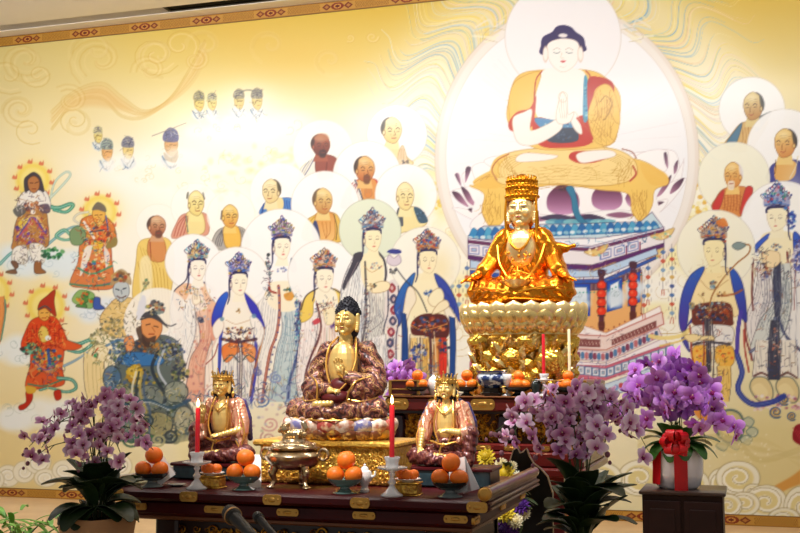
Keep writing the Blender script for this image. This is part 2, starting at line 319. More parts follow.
    F([513, 118, 524, 112, 532, 110, 530, 128, 534, 130, 548, 124, 560, 118, 562, 128, 550, 138, 534, 145, 520, 144, 514, 134], 'faf4ec', 1, 1, edge='cfae92')
    F([575, 112, 580, 122, 582, 134, 575, 130, 570, 118], 'faf4ec', 1, 1, edge='cfae92'); L([577, 118, 588, 134, 592, 142], 'b8402f', 1.6, .9)
    # hands together
    F([556, 118, 558, 104, 562, 92, 567, 100, 568, 114, 574, 112, 570, 122, 560, 124], 'fbf3e8', 1, .8, edge='c9a08c')
    for k in range(4): L([559+k*2.2, 98+abs(k-1.5)*2, 559+k*2.4, 108, 561+k*2, 118], 'd2ac98', .45, .8)
    E(563, 97, 4.5, 5, 'fbf3e8', .0, 1, edge='d8bca8')
    # head
    F([543, 55, 541, 45, 543, 37, 552, 32, 556, 27, 563, 25, 571, 27, 576, 32, 583, 37, 585, 44, 583, 52], '3d3360', 1, .8)
    F([554, 64, 572, 64, 576, 76, 550, 76], 'fbf5ee', sm=0)
    F([547, 46, 552, 41, 563, 38.5, 574, 40, 579, 45, 579, 56, 574, 66, 563, 72, 553, 66, 548, 56], 'fcf6ef', 1, .8, edge='d8b8a0', ew=.4)
    for sx in (-1, 1): E(563+sx*17.5, 54, 2.6, 7.5, 'fbf3ea', 1, .8, edge='cfae98', ew=.4)
    E(563, 35.5, 4.6, 2., 'f3ecea', 1)
    for sx in (-1, 1):
        L([563+sx*10, 50, 563+sx*6, 48, 563+sx*2.5, 49.5], 'a9a096', .5, .8); L([563+sx*9.4, 52.5, 563+sx*6, 53.2, 563+sx*3, 52], '7c8a90', .75, .85)
    L([562, 53, 561, 57.5, 564, 58.5], 'd9bca6', .5, .8); F([560, 61, 563, 60.3, 566, 61, 563, 62.6], 'd06a6c', 1, .6); L([560, 66.5, 563, 67.2, 566, 66.5], 'dcc0ac', .4, .8)
    # teal ribbon over the petals
    F([566, 188, 573, 187, 577, 200, 580, 214, 588, 224, 579, 222, 573, 212, 571, 198], '3d7f9c', 1, .8, edge='24506c')
    # ---- octagonal pavilion below the lotus
    def q(p, c, e='4a3050', ew=.7, **k): F(p, c, 1, .7, sm=0, edge=e, ew=ew, **k)
    # roof tiles
    q([468, 236, 484, 226, 640, 222, 652, 212, 664, 228, 600, 238, 470, 240], 'c8dce4')
    for i in range(26):
        x = 474+i*7.2; y = 233-.3*i if x < 640 else 226
        F([x-5, y+6, x-3, y-2, x, y-5, x+4, y-1, x+5, y+5], ['3f8fc0', '2f78b0', '58a8cc', '2a6aa4'][i % 4], .95, .9, edge='1f4a78', ew=.4)
    for i in range(30):
        x = 470+i*6.4; E(x, 238-.36*i, 2.6, 1.8, ['e8f2f4', '9cc8d8'][i % 2], .9)
    # curved upper beam (wide rail) left -> centre -> right corner
    q([468, 238, 520, 244, 592, 246, 664, 227, 664, 236, 594, 256, 520, 254, 468, 248], 'e9e4ee')
    q([468, 240, 520, 246, 592, 248, 664, 229, 664, 232, 594, 251, 520, 249, 468, 243], '6a2c58')
    q([468, 255, 520, 262, 592, 265, 664, 243, 664, 247, 594, 270, 520, 267, 468, 259], '5d2a66')
    q([468, 243, 520, 249, 592, 251, 664, 232, 664, 243, 592, 265, 520, 262, 468, 255], 'efe8ea')
    for i in range(10):
        x = 474+i*14.2 if i < 6 else 520+i*14.2
        if i >= 8: x = 606+(i-8)*27
        y = np.interp(x, [468, 520, 592, 664], [249, 255.5, 258, 237.5]); sl = -.29 if x > 592 else .06
        q([x-5, y-4-5*sl, x+5, y-4+5*sl, x+5, y+4+5*sl, x-5, y+4-5*sl], 'f6f2f2', '4a5aa8', 1.)
        q([x-2.6, y-1.6-2.6*sl, x+2.6, y-1.6+2.6*sl, x+2.6, y+1.8+2.6*sl, x-2.6, y+1.8-2.6*sl], 'a8c0dc', '7a4a7a', .6)
        if i % 2: L([x+7, y-4, x+7, y+4], '8a3454', 1.4)
    for (x, y) in ((596, 252), (662, 236), (604, 270), (652, 256)):
        F([x-12, y, x-2, y-3, x+12, y-8, x+8, y, x-2, y+4], 'e9c878', .9, .9, edge='8a6a50'); orn(x, y, 10, 4, ['f3d88a', 'e8b060', '8fc4b0', 'f7eccc', 'd88a70'], 12, 1.2)
    # under-eave bands
    q([470, 260, 520, 268, 594, 271, 656, 248, 658, 254, 600, 277, 560, 278, 470, 268], 'bcd4ec')
    q([470, 270, 560, 280, 604, 279, 656, 256, 656, 259, 606, 283, 560, 284, 470, 274], '3f62a8')
    q([470, 274, 560, 284, 606, 283, 640, 268, 642, 273, 606, 290, 560, 291, 470, 282], '6e4f58')
    for i in range(40):
        x = 474+i*4.2; y = np.interp(x, [470, 560, 606, 642], [278, 288, 287, 270]); L([x, y-3, x, y+3], 'd8c8c0', .8, .7, sm=0)
    # walls with blue framed panels, orange surround
    q([480, 282, 560, 291, 606, 290, 642, 272, 642, 318, 606, 333, 560, 333, 480, 326], 'f0b878')
    for (x0, x1, y0, y1, sl) in ((568, 590, 284, 316, 0), (607, 622, 282, 312, -.3), (500, 545, 290, 322, 0), (628, 640, 276, 306, -.35)):
        w = x1-x0
        for (k, c) in ((0, '2c55b0'), (2, '4f86d8'), (3.2, 'eaf3fa')):
            q([x0+k, y0+k, x1-k, y0+k+sl*w, x1-k, y1-k+sl*w, x0+k, y1-k], c, '22407e', .6)
        for j in range(8): s.cloud(x0+4, y0+6, w-8, y1-y0-12, 'dbe6ee', '9ab0b8', 1, .6, .7)
    for i in range(46):
        x = 560+i*1.8; y0 = np.interp(x, [560, 606, 642], [291, 290, 272])
        if i % 2: E(x, y0+2, .8, .8, '3a9a8a', .9)
        if i % 3 == 0: E(x, y0+41, .8, .8, '8a3a30', .9)
    for (x, y0, y1) in ((601.5, 276, 322), (633, 268, 312)):       # lantern strings
        q([x-2.4, y0, x+2.4, y0, x+2.4, y1, x-2.4, y1], '5a3040')
        n = 4
        for k in range(n):
            y = y0+9+k*(y1-y0-14)/(n-1)*.82
            E(x, y, 4.4, 4.2, 'dd4a2c', 1, .9, edge='7a2018'); L([x-3.4, y+4.4, x+3.4, y+4.4], '3a2838', 1.3); E(x-1, y-1, 1.6, 1.5, 'f07850', .8)
        F([x-3, y1, x+3, y1, x+2.4, y1+8, x-2.4, y1+8], '5a2f2a'); F([x-3, y0, x+3, y0, x+3.5, y0-6, x-3.5, y0-6], '4a2a38')
    # lower terraces
    q([560, 318, 606, 333, 660, 306, 662, 314, 606, 342, 560, 328], 'fbf3f0', 'b87a6a')
    q([470, 330, 606, 336, 662, 312, 664, 324, 606, 350, 470, 346], 'f2dcd4', 'b04a40', 1.1)
    q([476, 335, 600, 340, 600, 347, 476, 342], '8a5a5a', '6a3a3a'); q([612, 340, 656, 321, 656, 327, 612, 345], '8a5a5a', '6a3a3a')
    for i in range(50):
        x = 480+i*3.5; y = np.interp(x, [476, 600, 612, 656], [338.5, 343.5, 342, 324]); L([x, y-1.6, x+1.6, y+1.6], 'eecfc0', .7, .9, sm=0)
    q([560, 348, 606, 352, 658, 328, 662, 336, 606, 362, 560, 358], 'efe3e6', '8a5a78')
    for i in range(24):
        x = 562+i*4.1; y = np.interp(x, [560, 606, 662], [354, 357, 332]); F([x-1.4, y-3, x+1.4, y-3, x+1.8, y+2, x, y+3.6, x-1.8, y+2], ['7a3450', '4a7aa8', 'c06a70', '3f5a80'][i % 4], .85, .8)
    q([560, 360, 606, 364, 664, 338, 672, 352, 672, 366, 606, 378, 560, 374], 'f8f2f2', '9a6a8a')
    q([470, 362, 606, 366, 670, 343, 671, 356, 606, 380, 470, 378], 'd5798a', 'a0405a', .9)
    for i in range(15):
        x = 566+i*7.4; y = np.interp(x, [560, 606, 671], [368, 373, 349.5]); sl = -.3 if x > 606 else .06
        q([x-3.2, y-4-3*sl, x+3.2, y-4+3*sl, x+3.2, y+4+3*sl, x-3.2, y+4-3*sl], 'f0f2f4', '3f78a8', 1.0); q([x-1.2, y-1.6, x+1.2, y-1.6, x+1.2, y+1.6, x-1.2, y+1.6], '9cc0d0', '7a5a78', .5)
    q([560, 380, 606, 384, 678, 358, 680, 372, 606, 398, 560, 394], 'cfe0ee', '5a6aa0')
    for i in range(22): E(564+i*5.2, np.interp(564+i*5.2, [560, 606, 678], [388, 391, 366]), 2.6, 3, ['5a6ab8', 'e8eef4', '8aa0d0', 'c84a50'][i % 4], .85)
    s.ink(600, 240, 60, 8, 70, ['2f6aa0', 'e8f2f6', '1f4a78', '8ac4d8'], 5, .6, .7)
    s.ink(590, 272, 62, 9, 90, ['7a4a58', '3f62a8', 'e8dce0', '8a6a5a', 'c8a060'], 5, .6, .7); s.ink(590, 335, 60, 10, 70, ['8a4a48', 'e8d0c8', '5a3a48'], 5, .5, .6, 0., .5)
    s.ink(600, 366, 60, 14, 90, ['4a6aa0', 'c05a68', 'f2e8ec', '3a4a78'], 4, .6, .6)
    # jewelled pendants hanging from the eaves
    for (x, y0, y1) in ((672, 244, 318), (663, 246, 290), (648, 262, 300), (452, 262, 332), (445, 268, 310), (459, 280, 320), (467, 262, 300), (644, 290, 314)):
        L([x, y0, x, y1], '7a7078', .5, .8, sm=0)
        for k in range(int((y1-y0)/9)):
            y = y0+6+k*9
            F([x-2.6, y, x, y-2, x+2.6, y, x, y+2.4], ['5a7ab0', 'c8604a', '88a8c8', 'd8b060', '4a5a90'][k % 5], .9, .7)
            L([x-3.4, y+3, x-3.4, y+6], '8a7a80', .5, .7); L([x+3.4, y+3, x+3.4, y+6], '8a7a80', .5, .7)
        L([x-1, y1, x-1.6, y1+5], 'c05a48', .8); L([x+1, y1, x+1.4, y1+5], 'c05a48', .8)
    # ---- far heads in the clouds (upper left)
    for (x, y, k, sk, ht) in ((98, 136, .75, 'ecd984', 'd8d0a0'), (107, 152, 1., 'eeb878', '98a8a0'), (128, 150, 1., 'eed488', '8a8a98'), (171, 145, 1.25, 'dcae74', '6c6c94'), (199, 103, .9, 'e6d27a', 'b0aa80'), (212, 103, .8, 'ecdc8c', 'd0cc9c'),
                              (239, 101, .9, 'e6d48c', 'a8a48c'), (257, 101, .95, 'e8d68e', 'a09c8c')):
        F([x-8*k, y+14*k, x-5*k, y+7*k, x+3*k, y+6*k, x+8*k, y+14*k, x, y+20*k], 'dfe6ea', .75, 2)
        L([x-7*k, y+9*k, x-3*k, y+16*k, x, y+18*k], '6a86a8', 1.4*k, .7); L([x+2*k, y+17*k, x+6*k, y+9*k], '70808a', .9*k, .6)
        F([x-4.5*k, y-4*k, x+4.5*k, y-4*k, x+5*k, y+3*k, x+1.5*k, y+9.5*k, x-4*k, y+5*k], sk, .95, 1, edge='9a8050', ew=.4)
        F([x-5.5*k, y-3*k, x-6*k, y-9*k, x-1*k, y-14*k, x+5*k, y-11*k, x+5.4*k, y-3*k], ht, .9, 1)
        for j in range(3): L([x-5*k, y-5*k-j*2.6*k, x, y-6.5*k-j*2.6*k, x+5*k, y-5*k-j*2.6*k], '4a4a6a', .6, .6)
        s.ink(x, y-8*k, 5*k, 4*k, 9, ['5a5a70', 'e8e4d4', '4a4a58', 'b0a888'], 5*k, .6, .7); s.ink(x, y+13*k, 7*k, 4*k, 8, ['5a78a0', '6a7078', 'f4f4f0', '8a8a90'], 6*k, .7, .7); s.ink(x-3*k, y+1*k, 2*k, 5*k, 5, ['8a7858', '6a5a48'], 4*k, .5, .6)
        L([x-1*k, y, x+1*k, y-.3], '5a4a3a', .6, .8); L([x+2*k, y, x+4*k, y], '5a4a3a', .6, .8); L([x+.5*k, y+5*k, x+3*k, y+4.8*k], 'a86a4a', .6, .8)
    s.cloud(90, 150, 110, 22, 'fdfbf2', 'd6d0a8', 9, .6, .35); s.cloud(190, 108, 80, 16, 'fdfaee', 'd6cfa0', 7, .5, .3)
    L([152, 136, 168, 130, 186, 123], '9a8f88', .9, .8); F([164, 152, 172, 158, 178, 150, 176, 162, 166, 160], 'c9b08a', .5, 1)
    L([240, 92, 248, 90, 258, 92], '8a8a80', 1.6, .7)
    return s
PAL = {'a': ['c9a25c', '6fb7cc', 'd9a060', '9a8fb0', 'e8c98a', '5a4a78'], 'b': ['8f84b8', '4a78c8', '6fb0c0', 'd0b060', '3a3a80', 'c8a870', 'b89ad0'], 'c': ['8f7a98', '4a62b0', 'c8a850', '8a9a60', 'd8c07a', 'b0688a', '6a5a98'],
       'd': ['c09070', 'd8a050', '3f7a98', 'c86a4a', 'd8b86a', '5a5a88', '9a8a70'], 'e': ['8a8290', '4f9ac8', 'c0504a', 'e8e0d8', '3a5a90', 'b8784a', '8a7a88'], 'f': ['8a6a5a', 'd07a3a', '3a6ab0', 'c04a40', '5a4a80', 'd8a850', '6a8a98'],
       'g': ['6a70a8', '3f78c0', 'c04a58', '4a9a8a', '2f3f90', 'd8a0a8', '5aa0c8'], 'j': ['c9a25c', '8a5a4a', '3f5a88', 'd8c08a', '5a4058', 'b8503c']}
def figures(s):
    F, L, E, G, RB, orn = s.F, s.L, s.E, s.G, s.RB, s.orn
    def halo(x, y, r, col='fdfcfa', a=.96, edge='cfc6bc', ry=None): E(x, y, r, ry or r, col, a, 1.2, edge=edge, ew=.55)
    def hands(x, y, sc=1., skin='fbeccb'):
        F([x-3*sc, y+6*sc, x-3*sc, y, x-1*sc, y-6*sc, x+1*sc, y-7*sc, x+3*sc, y-1*sc, x+4*sc, y+5*sc, x, y+8*sc], skin, 1, .8, edge='a5805e', ew=.45)
        for k in (-1, 0, 1): L([x+k*1.1*sc, y-5*sc, x+k*1.3*sc, y+3*sc], 'b48c68', .4, .7)
    # ============ monks, back row
    halo(323, 150, 30, 'fdfcf6', .9, 'efe9dc')
    F([297, 182, 303, 168, 316, 156, 338, 158, 336, 178, 318, 186], 'f2eee2', 1, 1); F([317, 156, 336, 158, 335, 176, 318, 178], '96584a', 1, 1, edge='5a3030'); L([327, 162, 326, 172], '5a2a24', .8); 
    for k in range(4): L([315-k*3, 157+k*2, 308-k*2.6, 170, 300, 182], ['5a6080', 'c0b8a8', '8a8a90', 'd8c8a8'][k], .9, .8)
    s.mhead(321, 145, 9.6, 11, 'a86852', '5a2c26', '3a2420', 1, beard='3a2828', line='4a2420'); F([314, 139, 318, 134, 326, 134, 329, 139, 322, 141], 'c08a68', .8, 2)
    halo(397, 135, 30); 
    F([385, 146, 392, 142, 398, 148, 408, 158, 413, 164, 398, 168, 396, 160], 'f3e2a8', 1, 1, edge='b0904c'); hands(402, 155, 1.3, 'f0d8b0'); L([384, 150, 394, 160, 397, 165], '3f4a58', 1, .8); orn(404, 162, 8, 3, ['4a4a5a', '8a8078', 'e8dcc0'], 14, .9)
    s.mhead(392, 130, 10.5, 13, 'f5e8b0', 'ecd088', '4e4a48', 1)
    halo(367, 175, 34)
    F([341, 208, 346, 190, 357, 180, 366, 178, 378, 182, 378, 205, 360, 205], 'c9433c', 1, 1, edge='7a2a2a'); F([356, 182, 370, 178, 377, 184, 376, 204, 362, 204], 'e0a05c', 1, 1); F([352, 186, 356, 180, 362, 196, 358, 205, 352, 198], 'efece6', .95)
    L([355, 180, 360, 192, 364, 204], '4a5060', 1.4); hands(368, 190, 1., 'd9924f')
    for k in range(4): L([344+k*3, 204, 348+k*3, 192, 355+k, 184], '7f2430', .6, .8)
    s.mhead(365, 169, 10.5, 13, 'ecc07a', 'b8683a', '3c302c', 1, beard='6a4a36', line='5a3020')
    halo(280, 193, 30, 'fdfcf8', .92, 'f0eae0')
    F([260, 214, 264, 204, 270, 200, 290, 198, 299, 206, 302, 216, 280, 214], '5d8cc8', 1, 1, edge='2f4a88'); F([268, 200, 282, 198, 282, 210, 268, 212], 'f0dca0', 1, 1)
    for k in range(6): L([284+k*2.6, 200+k*.8, 285+k*2.6, 208, 288+k*2, 214], '2a4f98', .9, .7)
    L([264, 204, 262, 213], '2a4a8a', 1.6); s.mhead(271, 191, 9.5, 12, 'f2e2ae', 'e6cc8e', '4a4438', -1)
    halo(325, 205, 34)
    F([304, 240, 306, 222, 313, 216, 322, 212, 336, 214, 341, 226, 340, 242], 'e8c262', 1, 1, edge='8a6a30'); F([316, 214, 332, 213, 335, 226, 333, 240, 318, 240], 'e0a45a', 1, 1, edge='9a5a30', col2='efc27c', g=(320, 216, 330, 240))
    F([312, 228, 316, 220, 320, 238, 314, 240], '3f4a78', .95); L([334, 214, 337, 228, 336, 240], '5a4a3a', .8); L([306, 236, 309, 224, 314, 217], 'b08a3a', .7)
    for k in range(3): L([322+k*4, 222, 324+k*3, 232, 326, 238], 'a86434', .6, .7)
    s.mhead(323, 201, 10, 13, 'ecd08a', 'c08850', '6a5a48', 1, line='7a4a2a')
    halo(406, 195, 31); G(414, 200, 14, 20, 'f6eebc', .5)
    F([396, 232, 397, 212, 403, 208, 414, 207, 420, 214, 427, 222, 420, 228, 405, 232], 'f2e2a4', 1, 1, edge='9a7a44'); F([396, 222, 398, 208, 402, 212, 403, 226], '4a5060', .9); F([414, 207, 422, 210, 428, 221, 420, 223, 416, 216], '3f5a70', .95); orn(421, 216, 5, 4, ['3a5870', '6a8aa0', '2a3848'], 10, 1.)
    s.mhead(405, 196, 9.5, 14, 'f5e6ac', 'efd894', 'f0dc9c', 1, hairside=False)
    # second row on the left
    halo(158, 226, 22, 'fdfaf0', .7, 'f4ecd8')
    F([133, 300, 136, 262, 139, 243, 150, 238, 166, 238, 173, 248, 174, 270, 170, 300, 168, 330, 150, 330], 'f0d27a', 1, 1.2, edge='b08a44')
    F([149, 240, 163, 239, 166, 256, 160, 262, 149, 258], 'd89a64', 1, 1, edge='8a5434'); L([150, 240, 151, 260], '8a4a3a', .9)
    for k in range(9): L([138+k*3.6, 262+k, 142+k*3.2, 282, 146+k*3, 310+k*2], 'b5893a', .6, .65)
    for k in range(4): L([140+k*3, 246+k*2, 143+k*3, 256, 150+k*3, 266], 'c29a48', .6, .6)
    F([140, 262, 150, 258, 152, 290, 142, 300], 'f8ecc0', .7, 2)
    s.mhead(157, 226, 9.5, 10.5, 'd8ab84', '9a6048', '5a4a44', 1, beard='6a5048', line='6a3a2a')
    halo(195, 207, 24, 'fdfcf4', .7, 'f4ecda')
    F([172, 238, 176, 224, 184, 214, 206, 214, 208, 234, 190, 236], 'e0a48c', 1, 1, edge='9a6a5a'); F([187, 213, 202, 213, 204, 232, 188, 234], 'f3e09a', 1, 1, edge='b0904a')
    for k in range(4): L([174+k*3, 236, 178+k*3, 224, 185+k, 216], '9a4a44', .7, .7)
    L([186, 216, 188, 232], '5a6a78', .9); s.mhead(196, 203, 8.8, 12.5, 'f4e69e', 'ecd684', '6a6450', 1, hairside=False); L([188, 193, 187, 198], '5a5848', 2., .7); L([203, 193, 204.5, 199], '5a5848', 1.6, .6)
    halo(231, 215, 24, 'fdfcf4', .7, 'f4ecda')
    F([213, 248, 214, 236, 222, 228, 240, 227, 248, 234, 250, 246, 232, 250], 'b8b2ac', 1, 1, edge='5a5850'); F([224, 227, 238, 227, 240, 246, 226, 247], 'f0c35e', 1, 1, edge='9a6a30')
    for k in range(4): L([215+k*2, 246, 217+k*2, 238, 222, 230], '5a5a60', .8, .7); L([240+k*2, 229+k, 243+k*1.6, 238, 246+k, 244], '6a6a68', .8, .7)
    s.mhead(230, 216, 8.8, 11.5, 'f0d078', 'dca04c', '8a7a58', 1, hairside=False, line='7a4a24'); L([222, 211, 221, 219], '5a5040', 1.6, .7)
    # ============ bodhisattvas
    # C (tall, white robes, patterned hems)
    halo(281, 249, 40)
    RB([268, 288, 258, 300, 255, 330, 248, 370, 240, 402], [279, 292, 280, 312, 278, 330, 272, 350, 262, 402], 'f7f3ea', 9, '8a8894', .5, .6)
    RB([280, 300, 282, 330, 276, 352, 268, 402], [300, 300, 302, 330, 300, 370, 300, 402], 'dfe6e4', 12, '5f7f98', .6, .7, col2='c3d6d8', g=(280, 310, 300, 390))
    F([264, 290, 272, 282, 296, 282, 300, 292, 297, 308, 284, 312, 270, 306], 'fbf2d6', 1, 1)
    L([278.5, 286, 279.5, 300, 279, 318, 276, 336, 270, 352, 265, 380, 262, 402], '9a4a44', 2.6, .9); L([278.5, 286, 279.5, 300, 279, 318, 276, 336, 270, 352, 265, 380, 262, 402], 'e0b89a', .7, .9)
    for k in range(16): E(np.interp(k, [0, 5, 10, 15], [278.8, 279.3, 271, 263]), 288+k*7.4, .9, .9, '4a4a8a', .9)
    L([299, 290, 300, 310, 297, 326, 300, 340, 296, 360, 290, 380, 288, 400], '6a78a8', 3.4, .85); L([299, 290, 300, 310, 297, 326, 300, 340, 296, 360, 290, 380, 288, 400], '2f3a68', 1.0, .8)
    orn(298, 322, 3, 30, ['5a78b8', '8aa0c8', '3a4a80', '7ac0c8'], 50, 1.2)
    orn(268, 274, 2.6, 22, ['3a4050', '6a6a78', '2a3038', '8a9aa0'], 40, 1.3); L([266, 262, 268, 280, 262, 292, 255, 298], '3a4a58', 1.8, .85); L([268, 278, 270, 290, 276, 293], 'a04a40', 2.2, .9)
    orn(290, 292, 8, 5, ['3f9ac0', '3a6a70', 'c8a050', '5a8a70', 'e8c898'], 20, 1.3); F([284, 294, 294, 292, 292, 300, 286, 300], 'e2a24a', .9); L([284, 290, 292, 289, 297, 286], '2a5a58', 1.6)
    F([291, 258, 296, 262, 296, 272, 290, 270], '5a6a88', .8); orn(281, 270, 5, 2.5, ['8a9ac8', 'c8c8d8', '9a8ab0'], 10, 1.)
    for k in range(8): L([284, 316+k*9, 292, 320+k*8, 299, 312+k*9], '7fa8b8', .6, .55)
    s.bhead(274, 290, 237, 259, 19, PAL['c'], 'fdf5dc', 1, 3)
    # A (peach flowered robe)
    halo(193, 262, 28)
    RB([176, 290, 170, 310, 176, 340, 178, 400], [212, 286, 214, 310, 212, 345, 214, 400], 'fbeee0', 8, 'b5938a', .5, .5)
    RB([196, 312, 200, 340, 190, 360, 184, 402], [214, 306, 213, 335, 206, 360, 204, 402], 'f3cdb4', 9, 'c0796a', .6, .65, col2='eeb79c', g=(205, 310, 195, 390))
    F([173, 300, 177, 288, 186, 283, 192, 286, 186, 300, 180, 312], 'f3c9a8', 1, 1); F([200, 284, 210, 284, 217, 294, 218, 330, 212, 340, 208, 310], 'f4cfae', 1, 1, col2='e8a890', g=(210, 290, 212, 335))
    for i in range(60):
        x = s.rng.uniform(174, 216); y = s.rng.uniform(286, 345)
        if 184 < x < 200 and y > 295: continue
        E(x, y, 1.3, 1.1, ['e88a78', 'd8b070', 'c8d0a0', 'e8a890', 'a8b8c8'][i % 5], .7, 1)
    for i in range(40): E(s.rng.uniform(190, 208), s.rng.uniform(340, 396), 1.2, 1.4, ['e08a78', 'd8a088', 'b87a80'][i % 3], .6, 1)
    L([172, 300, 175, 290, 186, 280, 188, 268], '4a4458', 1.2, .85); L([201, 281, 208, 285, 212, 290], '4a4a70', 1.6, .85)
    RB([182, 300, 184, 330, 178, 350, 170, 378], [194, 300, 196, 330, 190, 352, 182, 380], 'fcf8f2', 5, 'b0b4b8', .5, .6)
    L([187, 302, 180, 320, 178, 338], 'd0c0b0', .7); hands(196, 296, 1.1, 'fdf3dc'); orn(190, 291, 9, 4, ['e8b070', 'c8d098', 'd88878', 'a8c0b0'], 16, 1.1); E(201, 320, 2.8, 3, '4a5068', .9); orn(201, 320, 3, 3, ['6a7080', '2a3048', '9a9aa0'], 8, 1)
    s.bhead(190, 205.5, 259, 280, 18, PAL['a'], 'fdf6e6', 1, 1)
    # B (blue shawl, orange apron)
    halo(237, 279, 32)
    RB([222, 345, 220, 370, 216, 402], [256, 345, 258, 370, 258, 402], 'f6f2ea', 12, '8f8f9c', .55, .6)
    F([222, 298, 232, 290, 246, 292, 256, 302, 256, 325, 250, 338, 228, 340, 221, 325], 'fcf5e6', 1, 1)
    F([213, 328, 212, 316, 218, 300, 226, 292, 228, 296, 224, 308, 220, 322], '3f6fcc', 1, .8, col2='4a4ab0', g=(224, 295, 214, 326), edge='2a2a78', ew=.7); F([243, 292, 250, 298, 258, 308, 265, 328, 258, 320, 251, 312, 246, 300], '4a48b4', 1, .8, edge='2a2a78', ew=.7)
    L([222, 326, 220, 345, 219, 370, 215, 400], '4a56b8', 3.4, .95, tp=.2); L([254, 322, 256, 345, 256, 368, 251, 402], '4f50b4', 3.4, .95, tp=.2)
    L([213, 328, 216, 338, 210, 352, 204, 366], 'e8c8b8', 2.2, .8); L([218, 344, 214, 356, 206, 364], '9a5048', 1.2, .8); L([264, 328, 262, 340, 254, 372, 250, 396], 'a0604a', 2.2, .85); L([264, 330, 262, 342, 255, 372], 'e8b878', .8, .8)
    F([213, 326, 220, 318, 224, 326, 218, 338, 214, 336], 'fcf4e6', 1, 1, edge='c8a890'); F([250, 318, 257, 318, 264, 330, 260, 346, 256, 340], 'fbf6ee', 1, 1, edge='b8b0a8')
    orn(239, 331, 14, 4, PAL['j'], 26, 1.2); L([226, 328, 238, 334, 254, 328], '5a4a58', .9)
    F([223, 346, 236, 342, 254, 346, 255, 358, 250, 362, 240, 352, 228, 362, 223, 358], 'ea8a4c', 1, 1, edge='8a4a38', col2='f0a468', g=(225, 345, 240, 362))
    L([222, 339, 238, 342, 256, 339], '4a3040', 3., .85); orn(239, 340, 16, 2, ['c8924a', '6a3a34', '8a5a48', '3a3048'], 26, 1.1); L([224, 361, 232, 355, 240, 362, 248, 355, 256, 360], '4a5a58', 1.5, .8)
    L([240, 342, 241, 360, 240, 402], '5a4a58', 3.6, .8); L([240, 344, 241, 362, 240, 402], 'e8e0d0', 1.4, .9); L([237.5, 346, 237.5, 400], '3a3448', .8, .7)
    orn(229, 372, 6, 5, ['3a3a70', '4a5a88', 'e8e4e0'], 8, 1.3); orn(238, 311, 2.4, 2.4, ['c89a50', '6a5a48', 'd8b87a'], 8, .9); L([226, 320, 236, 324, 250, 320], 'd6b48c', .7); E(222, 319, 2.2, 2.2, '7aa0b0', .8); E(254, 316, 2.4, 2.4, '7aa0b8', .8)
    for k in range(5): L([226+k*6, 366, 224+k*7, 384, 224+k*7, 400], '7a7a98', .8, .6)
    s.bhead(231, 247, 272.5, 295, 19, PAL['b'], 'fdf5dd', 1, 2)
    # D (yellow shawl, pink-white robe)
    halo(323, 275, 35)
    RB([304, 310, 300, 340, 302, 370, 296, 402], [344, 305, 346, 340, 344, 402], 'f8ebe2', 10, 'b88a88', .5, .55)
    RB([302, 316, 298, 350, 296, 380, 300, 402], [318, 316, 316, 340, 310, 362, 304, 402], 'fbf4f0', 6, 'b8a0a0', .5, .6)
    F([301, 322, 301, 306, 308, 294, 318, 289, 322, 292, 314, 302, 312, 316], 'f5d66c', 1, 1, edge='9a7a3a'); F([332, 289, 340, 292, 345, 302, 340, 308, 336, 302], 'f5d66c', 1, 1, edge='9a7a3a')
    F([316, 290, 334, 290, 338, 306, 330, 316, 318, 312], 'fdf6e0', 1, 1); L([301, 310, 306, 296, 318, 288], '4a4048', 1.3, .8); L([331, 288, 340, 293, 345, 300], '4a4048', 1.2, .8)
    L([317, 304, 320, 318, 321, 328, 318, 340, 312, 354, 306, 372, 304, 392], '5a3038', 2.0, .9); L([318, 306, 321, 322, 319, 340, 313, 354], 'a87060', .6, .8)
    F([312, 322, 318, 318, 320, 322, 314, 325], 'd0505a', .9); orn(334, 326, 3.2, 5, ['7a5a9a', '5a4070', 'a88ab8'], 14, 1.2); orn(326, 304, 8, 3, ['e8b088', 'd8c8a0', 'c87a68', 'a0b8b0'], 16, 1.)
    L([337, 306, 338, 318], '4a3a40', 1.2); F([324, 310, 334, 308, 334, 322, 326, 324], 'fbefc8', 1, 1, edge='c8a878')
    for k in range(8): L([322+k*2.6, 328, 320+k*3, 350, 314+k*4, 390], ['e8c0a8', 'd8a898', 'b8c4b0', 'efd9a8'][k % 4], .8, .7)
    for i in range(30): E(s.rng.uniform(298, 316), s.rng.uniform(310, 396), 1., 1., ['e8a8a0', 'a8c0c8', 'd8c090'][i % 3], .5, 1)
    s.bhead(316, 333, 268, 292, 19, PAL['d'], 'fdf5dc', 1, 4)
    # E (green halo)
    halo(370, 230, 31, 'e3ead2', 1, 'a8b09c')
    RB([353, 258, 346, 272, 340, 296, 338, 330], [366, 262, 366, 290, 364, 320, 362, 352], 'f4f3ee', 8, '6a7080', .55, .65)
    RB([366, 280, 370, 310, 366, 335, 362, 352], [388, 284, 388, 310, 382, 335, 378, 352], 'f3efe2', 11, '7a7478', .55, .7, col2='e2e4de', g=(370, 290, 376, 350))
    F([362, 256, 380, 254, 384, 268, 382, 286, 370, 292, 362, 280], 'fbefc4', 1, 1)
    F([388, 284, 398, 282, 402, 310, 398, 340, 396, 380, 386, 380, 388, 340, 384, 316], 'e9e0dc', 1, 1)
    for k in range(9):
        y = 288+k*11; x = 392+2*np.sin(k*.9)
        F([x-4, y, x, y-5, x+4, y, x, y+5], ['9a3444', '4a4a68'][k % 2], .9, .8); F([x-1.6, y, x, y-2.2, x+1.6, y, x, y+2.2], 'e8c8c0', .9, .6)
    L([388, 284, 388, 312, 384, 330, 386, 360, 386, 388], '3a3a50', 1.1, .85); L([398, 286, 400, 312, 396, 340, 397, 384], '3a3a58', 1.1, .85)
